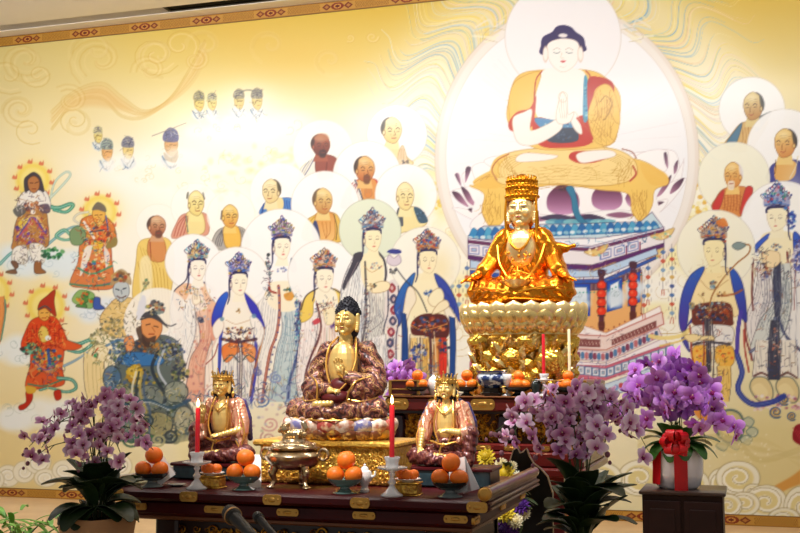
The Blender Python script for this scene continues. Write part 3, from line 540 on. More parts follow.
    F([352, 262, 354, 254, 362, 252, 362, 258, 356, 270, 348, 282, 344, 290, 343, 284], '3c3844', .92, .8); L([346, 288, 352, 274, 358, 262], 'a89898', .9, .7)
    L([378, 252, 384, 260, 386, 272, 385, 282], '3c3844', 2.2, .9); L([365, 262, 366, 290, 366, 320, 362, 345, 364, 352], '4a4650', 2., .8); orn(366, 310, 1.5, 36, ['8a5a58', '6a6a78', '3a3a48', 'a8a8a8'], 36, 1.1)
    L([356, 338, 372, 330, 384, 320], '8a8890', .7); F([374, 284, 384, 281, 390, 284, 388, 290, 378, 293, 372, 292], 'fbecc0', 1, 1, edge='a5805e'); orn(372, 286, 4, 3, ['6a5a58', '3a4a48', 'c8a878'], 8, 1.)
    L([364, 266, 372, 272, 382, 266], 'd0a878', .7); orn(376, 266, 6, 3, ['c85a50', 'a0b0c0', 'd89a88', '4a5a78'], 12, .9)
    RB([372, 338, 368, 360, 372, 392], [386, 334, 388, 360, 386, 392], 'f6f4f0', 6, '7a7a80', .5, .6)
    RB([344, 310, 346, 340, 350, 360], [362, 300, 362, 330, 360, 352], 'eef0ee', 7, '8a90a0', .5, .6)
    s.bhead(364.5, 381, 229, 251, 19, PAL['e'], 'faeec2', 1, 5)
    # F (blue shawl, holding a lotus)
    halo(425, 262, 35, 'f9f6e8'); G(440, 268, 16, 24, 'f6e6b4', .8)
    RB([410, 334, 408, 360, 406, 392], [446, 334, 448, 360, 450, 392], 'f0e2b8', 10, '8a6a48', .6, .6)
    F([410, 282, 418, 274, 438, 274, 446, 286, 446, 306, 440, 318, 414, 318, 408, 300], 'fbefc6', 1, 1)
    F([398, 320, 394, 308, 400, 290, 408, 279, 415, 273, 412, 286, 408, 300, 404, 314, 399, 326], '3f74b4', 1, .8, edge='22345e', ew=.9, col2='4a62a8', g=(402, 285, 398, 322)); F([434, 274, 444, 280, 452, 292, 458, 308, 460, 322, 453, 310, 447, 303, 441, 292], '4656a4', 1, .8, edge='22305a', ew=.9)
    for k in range(3): L([400+k*3, 316-k*6, 403+k*3, 298-k*4, 411, 280], '2a4a88', .5, .6); L([440+k*4, 284+k*5, 448+k*3, 298+k*3, 455, 310], '2a3478', .5, .6)
    F([407, 290, 413, 288, 416, 300, 410, 312, 404, 330, 402, 322], 'f7ead0', 1, 1, edge='a88a68'); F([442, 300, 450, 308, 458, 322, 456, 330, 448, 322], 'f7eed8', 1, 1, edge='a88a68')
    RB([401, 312, 402, 340, 400, 392], [406, 314, 408, 340, 408, 392], '34558e', 2, '20345e'); RB([449, 316, 450, 345, 449, 392], [455, 318, 456, 345, 454, 392], '34558e', 2, '20345e')
    F([412, 322, 424, 314, 446, 316, 449, 334, 440, 340, 424, 336, 412, 334], '5a2c2a', 1, 1); orn(430, 325, 18, 8, ['c8542e', '3a2420', '2a2a40', 'd8a060', '8a3a2c', '4a5a88', 'e0885a'], 60, 1.6, '2a1a1c'); L([411, 325, 424, 330, 447, 324], 'e2a05a', 1.2, .8)
    for (x, c1) in ((414, 'f3d28a'), (426, 'e8c070'), (437, 'e2a05a'), (443, 'd8483a')):
        RB([x-3, 338, x-4, 362, x-2, 392], [x+3, 338, x+4, 362, x+2, 392], c1, 2, '6a3a2a')
    L([430, 332, 431, 360, 431, 392], '4a2430', 2.6, .85); L([434, 332, 436, 360, 436, 392], 'e8d8b0', 1.2, .9); L([420, 338, 421, 392], '3a2a38', 1.2, .8); orn(418, 352, 8, 10, ['3f5aa0', '5a5a98', 'e8e0d0', '8a9ac0', '2f3a68'], 34, 1.5); orn(444, 346, 6, 8, ['3f5a88', '8a4a3a', '2a3458', 'c86a3a'], 22, 1.5)
    orn(428, 293, 4, 4, ['5a80b8', '3a5a98', 'a8b8d0'], 14, 1.1); E(440, 296, 2.4, 2.4, '6a98a8', .8); F([432, 292, 440, 288, 444, 296, 440, 306, 432, 306, 428, 300], 'fbf0c8', 1, .9, edge='a5805e'); F([438, 304, 446, 300, 449, 306, 440, 312, 432, 314], 'faecc4', 1, .9, edge='a5805e')
    L([396, 268, 406, 281, 416, 290, 422, 300, 427, 312], '4a4a50', 1.2, .9); F([387, 252, 392, 249, 400, 250, 401, 253, 394, 254], '3a3f88', .95); F([387, 262, 389, 255, 394, 258, 399, 255, 401, 262, 394, 266], 'ded0dc', .95, .8, edge='8a7a90'); orn(393, 271, 5, 3, ['6a6a70', '8a8878', '3a3a48'], 14, 1.)
    s.bhead(419, 436.5, 250, 273, 20, PAL['f'], 'faecc0', 1, 6)
    # ============ right-hand group
    halo(752, 110, 33)
    F([724, 146, 730, 136, 740, 124, 752, 120, 762, 116, 768, 122, 758, 140, 750, 150, 735, 152], 'dcb877', 1, 1, edge='8a6a44'); F([726, 144, 734, 132, 742, 123, 739, 136, 734, 146], '5a8098', 1, .9, edge='2f4458'); F([755, 120, 764, 114, 772, 112, 764, 124, 756, 132], '6a7a80', .9)
    for k in range(4): L([742+k*3, 126, 743+k*3, 138, 741+k*3, 146], '9a6a3a', .6, .7)
    s.mhead(753, 106, 10.5, 14, 'e2cd8e', 'b8864e', '3a3c38', -1, line='5a3c24')
    halo(785, 147, 38)
    F([769, 182, 770, 168, 778, 162, 796, 160, 812, 170, 814, 186], '45478c', 1, 1, edge='2a2858'); F([776, 164, 794, 161, 796, 172, 790, 180, 776, 180], 'e6b468', 1, 1); L([776, 160, 775, 174], '5a3a28', .8); L([798, 156, 796, 166, 790, 178], 'e8d8b0', 1.1)
    s.mhead(785, 143, 11.5, 14.5, 'efcf82', 'cf8a48', '34302c', -1, line='6a3a22')
    halo(734, 178, 36, 'f6f3dc')
    F([712, 208, 716, 198, 722, 190, 734, 186, 748, 188, 752, 196, 744, 214, 728, 218], 'd99450', 1, 1, edge='8a4a28'); F([712, 208, 718, 196, 724, 190, 722, 202, 718, 210], 'bf3e36', 1, .9, edge='6a2424'); F([746, 188, 753, 190, 744, 212, 740, 212], 'bf3e36', 1, .9, edge='6a2424')
    for k in range(6): L([724+k*3.2, 192, 725+k*3, 202, 724+k*3, 211], '8f4c22', .7, .7); L([723, 196+k*3, 732, 194+k*3, 742, 197+k*3], 'a8662c', .5, .6)
    s.mhead(733, 175, 9.5, 13, 'efc878', 'd08840', 'e8e4e4', -1, beard='efe6d6', brow='8a5a34', line='8a4a20')
    # R5 (behind) and R4
    halo(783, 223, 42); G(795, 200, 12, 30, 'fdfaf0', .6)
    RB([757, 262, 752, 300, 750, 340, 756, 372], [812, 250, 816, 300, 812, 380], 'efece6', 12, '6a6a80', .6, .65)
    F([760, 240, 768, 232, 790, 232, 797, 240, 790, 268, 770, 272, 760, 262], 'faeec4', 1, 1)
    RB([758, 262, 756, 290, 746, 320, 752, 352], [768, 268, 770, 300, 762, 322, 756, 345], 'e9e2dc', 4, '5a5868')
    L([753, 262, 752, 290, 753, 310], '6a2c2c', 1.8, .9); L([787, 252, 790, 280, 790, 312], '7a3434', 1.8, .9); L([745, 318, 746, 338, 750, 352, 752, 360], '7a3038', 2, .85); L([812, 250, 797, 262, 794, 310], '7a3a40', 1., .7)
    RB([770, 268, 774, 300, 760, 320, 750, 348], [790, 262, 792, 300, 786, 330, 776, 344], 'd9dcd4', 14, '5a6470', .6, .7)
    RB([774, 262, 773, 290, 775, 320], [781, 262, 781, 290, 780, 320], '474a5e', 2, '8a8a98'); L([775, 318, 776, 330, 768, 340, 750, 352], '5a6080', 3, .85); L([779, 320, 786, 336, 800, 350], '4a5070', 3, .85); L([775, 318, 776, 330, 768, 340, 750, 352], 'b8bcc8', .6, .8)
    for (p) in ([752, 250, 758, 242, 768, 234, 770, 236, 762, 244, 752, 256], [794, 232, 802, 238, 812, 250, 812, 280, 802, 264, 794, 250]): F(p, '4568c0', 1, .8, edge='2a2f70', ew=.8)
    orn(800, 256, 8, 16, ['4a5ab0', '7a80c8', 'e0dce8', '2f3f88', '8a7a98', 'c8b8c8'], 70, 1.8); orn(768, 268, 6, 8, ['a8503c', '5a3a38', '8a5a4a', 'd8b888'], 26, 1.4); orn(764, 276, 4, 5, ['4a5a98', '6a6a90', 'e0d8d8'], 14, 1.2); orn(776, 247, 5, 3, ['8a9ab0', 'c89a68', '5a6a90'], 14, 1.1)
    F([764, 252, 778, 252, 780, 262, 772, 268, 764, 264], 'f7dfae', 1, .9, edge='a5805e')
    for k in range(9): L([765+k*2.4, 276+k, 764+k*2.6, 300, 756+k*3.4, 330], '7a7a88', .5, .6)
    L([754, 250, 750, 262, 756, 276], 'c8b89a', 2, .6)
    # lower legs R5
    for (x0) in (758, 784):
        RB([x0-2, 340, x0-4, 360, x0-6, 378], [x0+12, 340, x0+13, 360, x0+14, 378], 'f0e8d8', 5, '6a6468'); L([x0-4, 376, x0+4, 373, x0+13, 378], '6a4a48', 2.2, .85)
        F([x0-8, 388, x0-4, 378, x0+8, 378, x0+15, 390, x0+12, 402, x0, 400], 'e6d09a', 1, 1, edge='4a5a60', ew=1.2); F([x0-6, 388, x0+2, 383, x0+10, 392, x0+6, 397, x0-2, 394], 'efdca4', 1, .9)
    RB([771, 320, 768, 350, 768, 380], [779, 320, 780, 350, 780, 380], '4a4a58', 3, 'c8c4c0'); orn(776, 345, 4, 18, ['d88a68', 'c8c4b8', '6a6a78', 'e8b8a0'], 24, 1.2)
    for i in range(70): E(s.rng.uniform(752, 800), 398+s.rng.uniform(-3, 12), 1.7, 1.3, ['d8a0b0', 'e8d8d8', 'a86a80', 'f0e8e0'][i % 4], .8, 1)
    for (x, y, r) in ((776, 412, 7), (792, 416, 5), (784, 400, 6)):
        s.swirl(x, y, r, 1.6, '3f5a88', 2.2, .8, 1); s.swirl(x, y, r*.8, 1.5, 'd8a850', 1., .9, 1)
    L([736, 352, 742, 372, 738, 390, 752, 404, 772, 402, 784, 396], '3c4a94', 5.5, .9); L([736, 352, 742, 372, 738, 390, 752, 404, 772, 402], '7a88c0', .8, .8)
    s.bhead(767, 787, 207, 231, 24, PAL['g'], 'faf0cc', -1, 7); orn(792, 220, 3, 10, ['4a70b8', '3a4a98', '88b0d8'], 22, 1.6)
    halo(716, 249, 39, 'f7f3dd'); G(716, 262, 24, 26, 'f4eab8', .5)
    F([692, 312, 690, 300, 698, 276, 708, 268, 728, 268, 738, 282, 741, 310, 730, 318, 700, 318], 'f8e3aa', 1, 1, edge='a5805e', ew=.4)
    F([679, 316, 682, 294, 690, 276, 702, 267, 704, 270, 696, 286, 690, 304, 686, 330, 681, 330], '3f66b4', 1, .8, edge='28306a', ew=.9, col2='5a4a9c', g=(696, 275, 682, 325)); F([730, 268, 738, 274, 744, 290, 747, 320, 742, 318, 736, 300, 732, 284], '3f66b4', 1, .8, edge='28306a', ew=.9, col2='4a4898', g=(734, 272, 744, 315))
    L([741, 312, 738, 330, 737, 352], '5a4ca4', 4.2, .95); F([684, 332, 682, 340, 690, 352, 686, 330, 694, 320, 692, 318], '4c4a98', .95, .8, edge='2a2860')
    L([690, 330, 680, 336, 664, 338, 650, 336], 'f6e08c', 4, .9); L([692, 334, 680, 341, 660, 346], 'ead070', 2, .8); L([690, 328, 678, 333, 660, 334], 'b8944c', .6, .8)
    F([694, 306, 712, 302, 730, 304, 733, 318, 730, 326, 696, 326, 692, 316], '6e3c30', 1, 1); orn(712, 314, 18, 9, ['4a3030', 'a8542e', '3f4a78', 'd8a868', '2a2430', '8a4a38', 'c8b8a8'], 70, 1.5, '2a1a1c'); orn(712, 306, 14, 4, ['5a8aa8', '3a4a58', 'c8d8d8'], 16, 1.2)
    F([694, 326, 730, 326, 733, 340, 726, 346, 698, 346, 692, 338], 'eee9e2', 1, 1, edge='7a7068'); L([692, 345, 706, 342, 730, 344], '3a3440', 2.4, .85)
    for (x0) in (693, 716):
        F([x0, 348, x0+8, 345, x0+17, 348, x0+18, 362, x0+10, 368, x0, 362], 'f2be58', 1, 1, edge='7a5a30'); 
        for k in range(5): E(x0+4+k*3, 351+(k*5) % 13, 1.6, 1.4, ['e0843a', 'e87a4a', 'c8a848'][k % 3], .85)
        RB([x0+1, 366, x0+2, 384, x0+2, 400], [x0+15, 366, x0+15, 384, x0+13, 402], 'f0cc78', 4, 'a07838')
    RB([704, 318, 706, 345, 706, 372], [711, 318, 711, 345, 711, 372], '4a4650', 2, 'c8c0b8'); L([703, 322, 704, 350, 703, 378], '8a3a3a', 1.4, .9); L([712, 318, 714, 350, 713, 380], '3a3440', 1.2, .85); L([690, 326, 692, 356, 696, 372], 'a04838', 1.8, .9)
    L([744, 330, 745, 350, 749, 372], 'a8443c', 1.8, .9); L([700, 330, 712, 338, 722, 334], 'a89088', .6); L([696, 330, 708, 342, 716, 330, 728, 338], '8a8088', .5)
    F([684, 336, 694, 334, 702, 336, 712, 336, 714, 340, 700, 340, 690, 342], 'f6e0a4', 1, .9, edge='9a7a48')
    orn(713, 285, 3.4, 4, ['6a90a8', 'a8b8c0', '8a6a58'], 16, 1.2); L([700, 280, 712, 290, 728, 280], 'c8a070', .7); L([698, 294, 704, 300, 702, 306], 'c09a60', .6); L([722, 296, 734, 294, 742, 290], 'a86440', 2.2, .8); orn(704, 295, 2, 2, ['6a5a50', '9a7a58'], 5, .9); orn(722, 295, 5, 3, ['a86a40', '6a4a38', 'd8a868'], 10, 1.1); E(692, 306, 3, 3.6, '7a8a88', .8); orn(691, 306, 3, 3, ['4a5a68', 'c8a868', '8a9898'], 10, 1.1)
    L([709, 312, 712, 296, 722, 280, 736, 264, 748, 254, 750, 246, 745, 244], 'a8784a', 1.6, .9); L([710, 310, 722, 281, 736, 265], 'e8c890', .5, .9)
    F([732, 246, 738, 242, 746, 245, 738, 250], '8a9a98', .95, .8, edge='4a5050')
    s.bhead(704, 724, 239, 266, 22, PAL['f'], 'f7e8b2', -1, 8); F([716, 222, 724, 218, 728, 226, 720, 226], 'd8843c', .9)
    F([690, 404, 702, 398, 712, 402, 722, 412, 728, 420, 712, 424, 700, 420], 'd8843c', .8); orn(712, 408, 12, 8, ['d07a3a', 'c85a38', 'e8b068', '7a3a2c'], 26, 1.8)
    F([717, 432, 718, 418, 728, 410, 740, 414, 744, 428, 738, 440, 726, 442], 'cfc28c', 1, 1, edge='3f5a68', ew=2.4); F([721, 430, 722, 419, 730, 414, 737, 420, 738, 430, 730, 436], 'ecd694', 1, 1)
    for (x, y) in ((722, 446), (735, 445), (746, 440), (752, 432), (748, 422)): F([x-6, y, x, y-5, x+6, y-1, x+2, y+5], 'c3c4a6', 1, .9, edge='4a6a74', ew=.9)
    # ============ heavenly guards, left
    def flame(x, y, r):
        G(x, y, r*1.2, r*1.2, 'f6dc6a', .9); E(x, y, r, r, 'f4d860', .75, 4); E(x, y, r*.72, r*.72, 'f9ea9c', .7, 4)
        for k in range(8):
            t = -3.6+k*.62; xx, yy = x+r*1.1*np.cos(t), y+r*1.1*np.sin(t)
            F([xx-2.4, yy+1.5, xx-1, yy-2, xx+1, yy-.6, xx+2.4, yy-3, xx+2.2, yy+2], 'd9785a', .85, 1)
    def boots(x, y, c='5a4a3a', f=1): F([x-3, y-8, x+3, y-8, x+3.4, y-2, x+f*7, y+1, x+f*7, y+3, x-3*f, y+3], c, .95, .8, edge='3a2a28')
    def armour(x, y, w, hh, cols, n=60):
        orn(x, y, w, hh, cols, n, 1.7, '4a3a38')
    def ribbon(p, c='7fb4a4', w=3.2, lc='3f7a70'):
        L(p, lc, w+1, .7, tp=.3); L(p, c, w, .9, tp=.35); L(p, 'dcecdc', w*.3, .6, tp=.4)
    s.cloud(-6, 245, 100, 34, 'e4eef0', 'a8c0cc', 10, .85, .6); s.cloud(70, 290, 60, 32, 'e6eef4', 'a8bccc', 9, .85, .6); s.cloud(-10, 335, 50, 30, 'eef2ee', 'a8b8b0', 7, .8, .6); s.cloud(0, 395, 70, 34, 'f0f2ec', 'b8c0b0', 8, .85, .6)
    # G1
    flame(33, 180, 17)
    ribbon([46, 202, 58, 190, 70, 176, 66, 172, 55, 182, 50, 200], 'cfe0d0', 1.6, '88a8a0'); ribbon([48, 206, 58, 208, 70, 204, 73, 206, 66, 212, 54, 210], '4fa088', 3.4, '2f6a60'); ribbon([46, 246, 58, 236, 70, 228, 78, 226], '7fb0b8', 2., '5a90a0'); ribbon([0, 264, 10, 254, 20, 248], '7ab4b0', 2.4, '4a8a8a')
    F([16, 212, 20, 196, 28, 190, 44, 190, 50, 200, 50, 210, 44, 214, 22, 216], 'efeae0', 1, 1, edge='6a6468'); F([13, 240, 16, 222, 24, 210, 44, 210, 48, 224, 49, 240, 44, 248, 14, 250], 'b98a54', 1, 1, edge='5a4048')
    armour(32, 230, 15, 16, ['7a5ab0', 'c87a48', '8a5a98', 'e0a868', '5a4a90', '9a6a3a', 'c86a5a'], 90)
    for k in range(3): L([16+k, 240-k*3, 28, 226-k*4, 32, 216, 38, 226-k*4, 47-k, 236-k*3], ['c86a6a', '6a5ab0', 'e8c878'][k], 2, .8)
    F([18, 224, 24, 217, 28, 220, 22, 228], 'e8cf58', .9); F([13, 210, 22, 205, 26, 212, 18, 217], '6a6a68', .9); F([38, 206, 48, 204, 50, 212, 42, 213], '6a5a68', .9); armour(32, 206, 7, 5, ['c87a50', 'a05a48', 'd8a878', '5a4a58'], 20); E(33, 212, 2.6, 2.4, 'f2e8d8', 1)
    F([14, 248, 26, 246, 27, 262, 18, 264, 12, 260], 'f1ece0', 1, 1, edge='8a8070'); F([30, 244, 44, 246, 44, 262, 33, 260], 'f1ece0', 1, 1, edge='8a8070'); boots(14, 270, '7a5a48', -1); boots(38, 270, '9a6a44', 1); armour(52, 254, 12, 6, ['3f8a58', '2f6a4a', '7ab078', '245a3c'], 34)
    F([25, 192, 24, 180, 28, 175, 34, 172, 40, 176, 43, 184, 44, 192, 38, 190, 30, 190], '4e484e', 1, .9); F([28, 180, 34, 176, 39, 180, 39, 188, 34, 193, 29, 189], 'b98458', 1, .8, edge='5a3a28'); L([30, 183, 33, 183], '3a2420', .7); L([35, 183, 38, 182], '3a2420', .7); L([32, 189, 36, 189], '7a3a2c', .8)
    # G2
    flame(100, 212, 17)
    ribbon([88, 212, 78, 214, 74, 220, 84, 224, 90, 214], 'e4dcc8', 1.6, 'a8a090'); ribbon([72, 236, 64, 230, 56, 236, 66, 240, 78, 236], '6fb098', 2.6, '3f8070')
    F([80, 224, 88, 216, 104, 216, 114, 226, 116, 242, 106, 246, 84, 244], 'd9894c', 1, 1, edge='5a3a30'); F([70, 284, 78, 262, 82, 242, 108, 242, 112, 262, 114, 286, 98, 290, 84, 288], 'd98a58', 1, 1, edge='6a3a30')
    armour(96, 250, 15, 30, ['d85a3a', 'e8a048', '4a78b0', 'c84a3a', '5a9a78', 'f0d8a0', '7a4a48', 'e8c060'], 150); F([84, 250, 92, 246, 88, 262, 80, 276], 'f2ece0', .9); F([104, 246, 110, 256, 106, 268], 'efe9e0', .85); L([78, 268, 92, 274, 112, 266], '4a9a80', 2, .8); L([70, 284, 90, 286, 112, 284], '3f8a78', 2, .8)
    F([70, 232, 78, 226, 86, 232, 82, 244, 72, 244], '8aa078', 1, 1, edge='4a5a44'); F([110, 238, 117, 238, 116, 246, 106, 248], '9a8a58', 1, .9); E(99, 245, 4, 4, 'e8c048', .95); L([84, 222, 94, 238], 'f0eee8', 2.4); L([90, 232, 104, 230], '3a4a68', 1.4)
    F([93, 210, 99, 206, 105, 212, 104, 222, 98, 225, 93, 218], 'e8b85e', 1, .8, edge='7a4a28'); F([92, 210, 95, 204, 99, 202, 105, 206, 106, 212, 98, 210], '7a7268', .95); L([95, 215, 97, 215], '3a2420', .7); L([100, 215, 102, 215], '3a2420', .7); L([96, 220, 100, 220], '9a3a2c', .7); L([106, 216, 108, 230], '5a6ab0', 1.4)
    F([72, 300, 80, 290, 94, 294, 92, 308, 80, 306], '8ab06a', .9, edge='4a6a3a'); boots(97, 306, '4a62a8', 1); boots(84, 304, '5a8a50', -1); armour(84, 298, 9, 6, ['7aa858', '3f7a48', 'e0a048', 'd86a40'], 24)
    # sliver at the frame's edge
    flame(-8, 292, 18); RB([-14, 300, -16, 330, -20, 360], [4, 296, 6, 312, 0, 344], 'e8a060', 4, '8a4a38'); L([5, 300, 5, 316, 1, 340], '6a9a88', 1.6)
    # G3
    flame(46, 306, 19)
    ribbon([66, 342, 78, 344, 90, 340, 92, 344, 80, 352, 68, 350], '4f9a8a', 3.2, '2f6a68'); ribbon([64, 366, 76, 360, 88, 352], '8aa8c0', 1.8, '5a80a0')
    F([21, 346, 26, 330, 32, 320, 44, 316, 56, 318, 64, 332, 68, 346, 60, 352, 30, 352], 'd2582e', 1, 1, edge='6a2a24'); F([26, 388, 30, 366, 34, 348, 62, 348, 62, 368, 64, 384, 46, 388], 'd2663a', 1, 1, edge='6a2a28')
    for k in range(8): L([28+k*4.4, 324+abs(k-3), 27+k*4.6, 338, 28+k*4.6, 348], '8a2c1c', .8, .7)
    armour(46, 360, 15, 12, ['c8a048', '4a88a8', 'b8482c', '3f8a78', '4a4a58', 'e8c878', '3a62a8'], 90); armour(30, 348, 9, 6, ['4a9a80', '2f6a60', '8ac0a0', '5a3a38'], 34); F([60, 338, 72, 342, 82, 346, 74, 350, 60, 348], 'd8683a', 1, .9, edge='7a3a28')
    L([30, 372, 40, 366, 50, 372, 62, 364], 'd8905a', 3., .8); L([28, 384, 44, 386, 62, 380], '3f8a78', 1.6, .8); L([48, 350, 50, 366], '3a62a8', 3, .85); L([34, 362, 46, 370, 58, 362], '7a5a98', 1.4, .8)
    F([38, 334, 42, 326, 48, 330, 48, 340, 42, 342], 'e6cc6a', 1, .9, edge='8a6a34'); E(48, 338, 3, 2.6, 'e8efe8', 1); ribbon([58, 378, 72, 380, 76, 388, 66, 392, 50, 388, 40, 390], '5a9a88', 2.8, '3a6a64')
    F([39, 310, 45, 306, 50, 310, 49, 318, 44, 321, 39, 317], 'e8b45c', 1, .8, edge='7a4a28'); F([38, 310, 40, 302, 47, 296, 55, 290, 54, 302, 56, 316, 50, 312, 45, 308], 'a8442c', 1, .9, edge='5a2018'); L([39, 309, 45, 306, 51, 310], '4a5a60', 1.4); L([41, 313, 43, 313], '3a2420', .7); L([46, 313, 48, 313], '3a2420', .7); L([42, 318, 46, 318], '8a2c20', .7)
    F([26, 392, 32, 392, 32, 400, 26, 408, 20, 410, 19, 406, 26, 402], 'b03c24', 1, .9, edge='5a1c18'); F([54, 392, 60, 390, 61, 398, 56, 400], 'b03c24', 1, .9, edge='5a1c18'); F([26, 386, 36, 388, 34, 393, 27, 393], 'd8b048', 1)
    # G4 blue-faced guard
    F([104, 330, 100, 318, 108, 306, 118, 298, 136, 300, 144, 316, 140, 332, 118, 338], 'e9c882', .95, 1, edge='7a5a48'); F([136, 318, 140, 298, 145, 296, 146, 306, 142, 318], '4058b0', .95); armour(112, 328, 12, 10, ['b0a068', '8a8a78', 'c8b888', '5a5a58'], 50); armour(98, 338, 8, 10, ['b0a868', '8a8a70', 'd8c898'], 24)
    F([113, 290, 116, 282, 122, 280, 128, 284, 129, 294, 122, 302, 116, 298], 'c3cacc', 1, .9, edge='5a6068'); F([110, 286, 114, 274, 122, 269, 130, 276, 131, 285, 122, 281], 'b8a078', .9); armour(121, 277, 9, 5, ['c8a868', '8a6a4a', '5a5a60', 'd8b888', 'a85a40'], 34)
    L([116, 289, 119, 290], '2a3038', 1.1); L([123, 289, 126, 288], '2a3038', 1.1); L([117, 296, 121, 298, 126, 296], '5a3a3a', 1.1); L([121, 290, 122, 294], '6a7078', .8); L([146, 286, 142, 292, 140, 300], '8a9a7a', 1.6); orn(146, 284, 3, 5, ['7a9a78', 'c8b880', '8a8a70'], 14, 1.2)
    # G5 general in armour with pale halo
    halo(158, 322, 34, 'fbf8f2', .85, 'f2ece0')
    F([106, 420, 112, 380, 118, 358, 130, 344, 150, 336, 168, 336, 180, 346, 184, 372, 178, 388, 192, 410, 190, 440, 110, 440], '6d7672', 1, 1.5, edge='3a4048')
    armour(142, 352, 20, 13, ['b8783c', '8a5a30', '4a4a50', 'c89048', '3a4258', '6a5a48'], 120); F([118, 358, 134, 352, 160, 356, 162, 364, 140, 366, 122, 364], '4a80b4', .95, .9, edge='2a4a78')
    armour(140, 395, 26, 26, ['4a5a50', 'b8a048', '3a4440', '5a6a90', '6a7a68', '2f3a48', '8a9aa0', '9a8a58'], 240); orn(136, 374, 9, 9, ['d8b848', 'e8d078', 'b8903a', '7a6a30'], 50, 2., '5a4a28'); E(137, 374, 4, 3.6, 'e8cc60', .9)
    armour(172, 350, 12, 10, ['3a4258', '5a6a90', 'b8a868', '2a3040', '7a8a78', 'a0a8b8'], 70); armour(180, 372, 8, 12, ['8a9068', '4a5a48', 'c8b878', '3a4050'], 60)
    L([158, 352, 152, 368, 160, 386, 168, 396, 164, 402], '2a3440', 3.4, .85); L([164, 350, 158, 368, 166, 384, 176, 392], 'c8d0dc', 2.4, .85); L([176, 398, 186, 404, 190, 420, 184, 440], '3f4a60', 2.4, .8); L([168, 400, 178, 410, 178, 430, 172, 442], 'b0b8a8', 2.4, .8); armour(176, 420, 12, 18, ['c8a858', '5a6a50', '8a9a98', 'e0d0a0', '3a4a48', 'a0b0b8'], 90)
    armour(116, 352, 8, 12, ['4a6a98', '3a4a60', '8a9aa8', '6a7a58'], 50); L([112, 350, 110, 390, 108, 440], 'c8bc98', 1.6, .85); L([106, 346, 120, 340, 132, 346], '5a80a8', 2.4, .8); F([124, 340, 132, 336, 134, 346, 128, 352], 'e8a068', 1, .9, edge='7a4a38')
    F([136, 330, 140, 326, 150, 326, 156, 334, 154, 344, 142, 344], '5a4a40', .9); F([142, 318, 150, 316, 160, 320, 162, 330, 156, 340, 147, 342, 142, 332], 'e2a068', 1, .9, edge='7a4428'); F([142, 334, 148, 338, 156, 336, 152, 346, 144, 346], '4a3a34', .85, 1.2)
    L([146, 325, 150, 324], '3a2420', 1.); L([154, 326, 158, 327], '3a2420', 1.); L([149, 334, 154, 334], '8a3a2c', 1.1); L([152, 327, 155, 332], 'a0603a', .7)
    F([140, 320, 146, 312, 156, 314, 164, 322, 168, 328, 158, 321, 150, 318], '4a4a50', .95); armour(155, 308, 9, 7, ['6a6a70', 'b8a888', '3a4048', 'a85a48', '8a9a98', 'c8b868'], 60); L([162, 322, 170, 326, 176, 324], '5a5a60', 1.2)
    # ogre at far left-lower
    F([88, 352, 100, 344, 108, 350, 104, 362, 92, 366], 'f0e0b0', .9, 1.4, edge='8a7a58'); E(95, 355, 3, 3, '3f9a68', .95, .8, edge='4a3a38'); E(100, 374, 3, 2.6, 'd8503c', .9); E(108, 374, 3, 2.6, 'd8503c', .9); L([84, 362, 92, 356, 98, 348], 'c85a3a', 1.2); RB([84, 352, 84, 380, 90, 410], [104, 362, 106, 390, 106, 420], 'efd9a0', 4, 'a89058')
    # ============ lower hems, lotus pads and curling clouds along the bottom
    for (x, y, r, cc) in ((160, 420, 7, '2f3f48'), (150, 432, 8, '3f7a48'), (196, 424, 6, 'c8b05a'), (258, 372, 5, '6a70a8'), (276, 378, 7, '8a9ac8'), (262, 400, 8, '5a78b0'), (290, 404, 7, '6a80b0'), (270, 424, 9, 'd8a0a0'), (268, 438, 8, 'c89a98'),
                          (236, 420, 7, '4a78c0'), (212, 418, 6, 'a8a0c8'), (176, 440, 6, '4a5a58'), (246, 404, 6, '8a98c0'), (300, 420, 8, 'c8a0a8'), (286, 388, 5, 'a0b0d0')):
        s.swirl(x, y, r, 1.7, cc, 1.9, .75, x*.7, 1 if int(x) % 2 else -1)
    for i in range(90): E(s.rng.uniform(206, 312), s.rng.uniform(392, 432), 1.6, 1.3, ['d8c8d8', 'b8c8d8', 'e8d8c0', '8a90b8', 'c8a8a8', 'a8b098'][i % 6], .6, 1.4)
    for (x, y, rx, ry, t) in ((8, 476, 12, 11, 1.6), (24, 472, 11, 11, 1.4), (38, 462, 13, 12, 1.5), (46, 478, 12, 9, 1.3), (-8, 480, 12, 11, 1.4), (64, 470, 12, 10, 1.2), (90, 470, 13, 11, 1.3), (118, 466, 14, 12, 1.4), (150, 470, 13, 10, 1.3)):
        E(x, y, rx, ry, 'f4edd4', .95, 2.5, edge='c8b98c'); s.swirl(x, y, rx*.8, t, 'b8ab84', .8, .75, x, 1, ry/rx); s.swirl(x, y, rx*.65, t, 'fffdf2', 1.4, .7, x, 1, ry/rx)
    F([180, 470, 176, 440, 200, 432, 250, 446, 300, 440, 300, 500, 180, 500], 'f0e4a8', .6, 12)
    for k in range(5): L([640, 440+k*3, 680, 425+k*4, 730, 450-k*3, 760, 440+k*5, 810, 470-k*6], ['dcc98a', 'e8d9a4', 'd2bd7c', 'eadcae', 'cdb878'][k], 6, .35)
    for i in range(50): E(s.rng.uniform(708, 770), s.rng.uniform(430, 468), .9, .9, 'f4ecc8', .6, 1)
    F([772, 488, 792, 476, 812, 462, 812, 478, 790, 488, 776, 494], 'd89a4c', .8, 2)
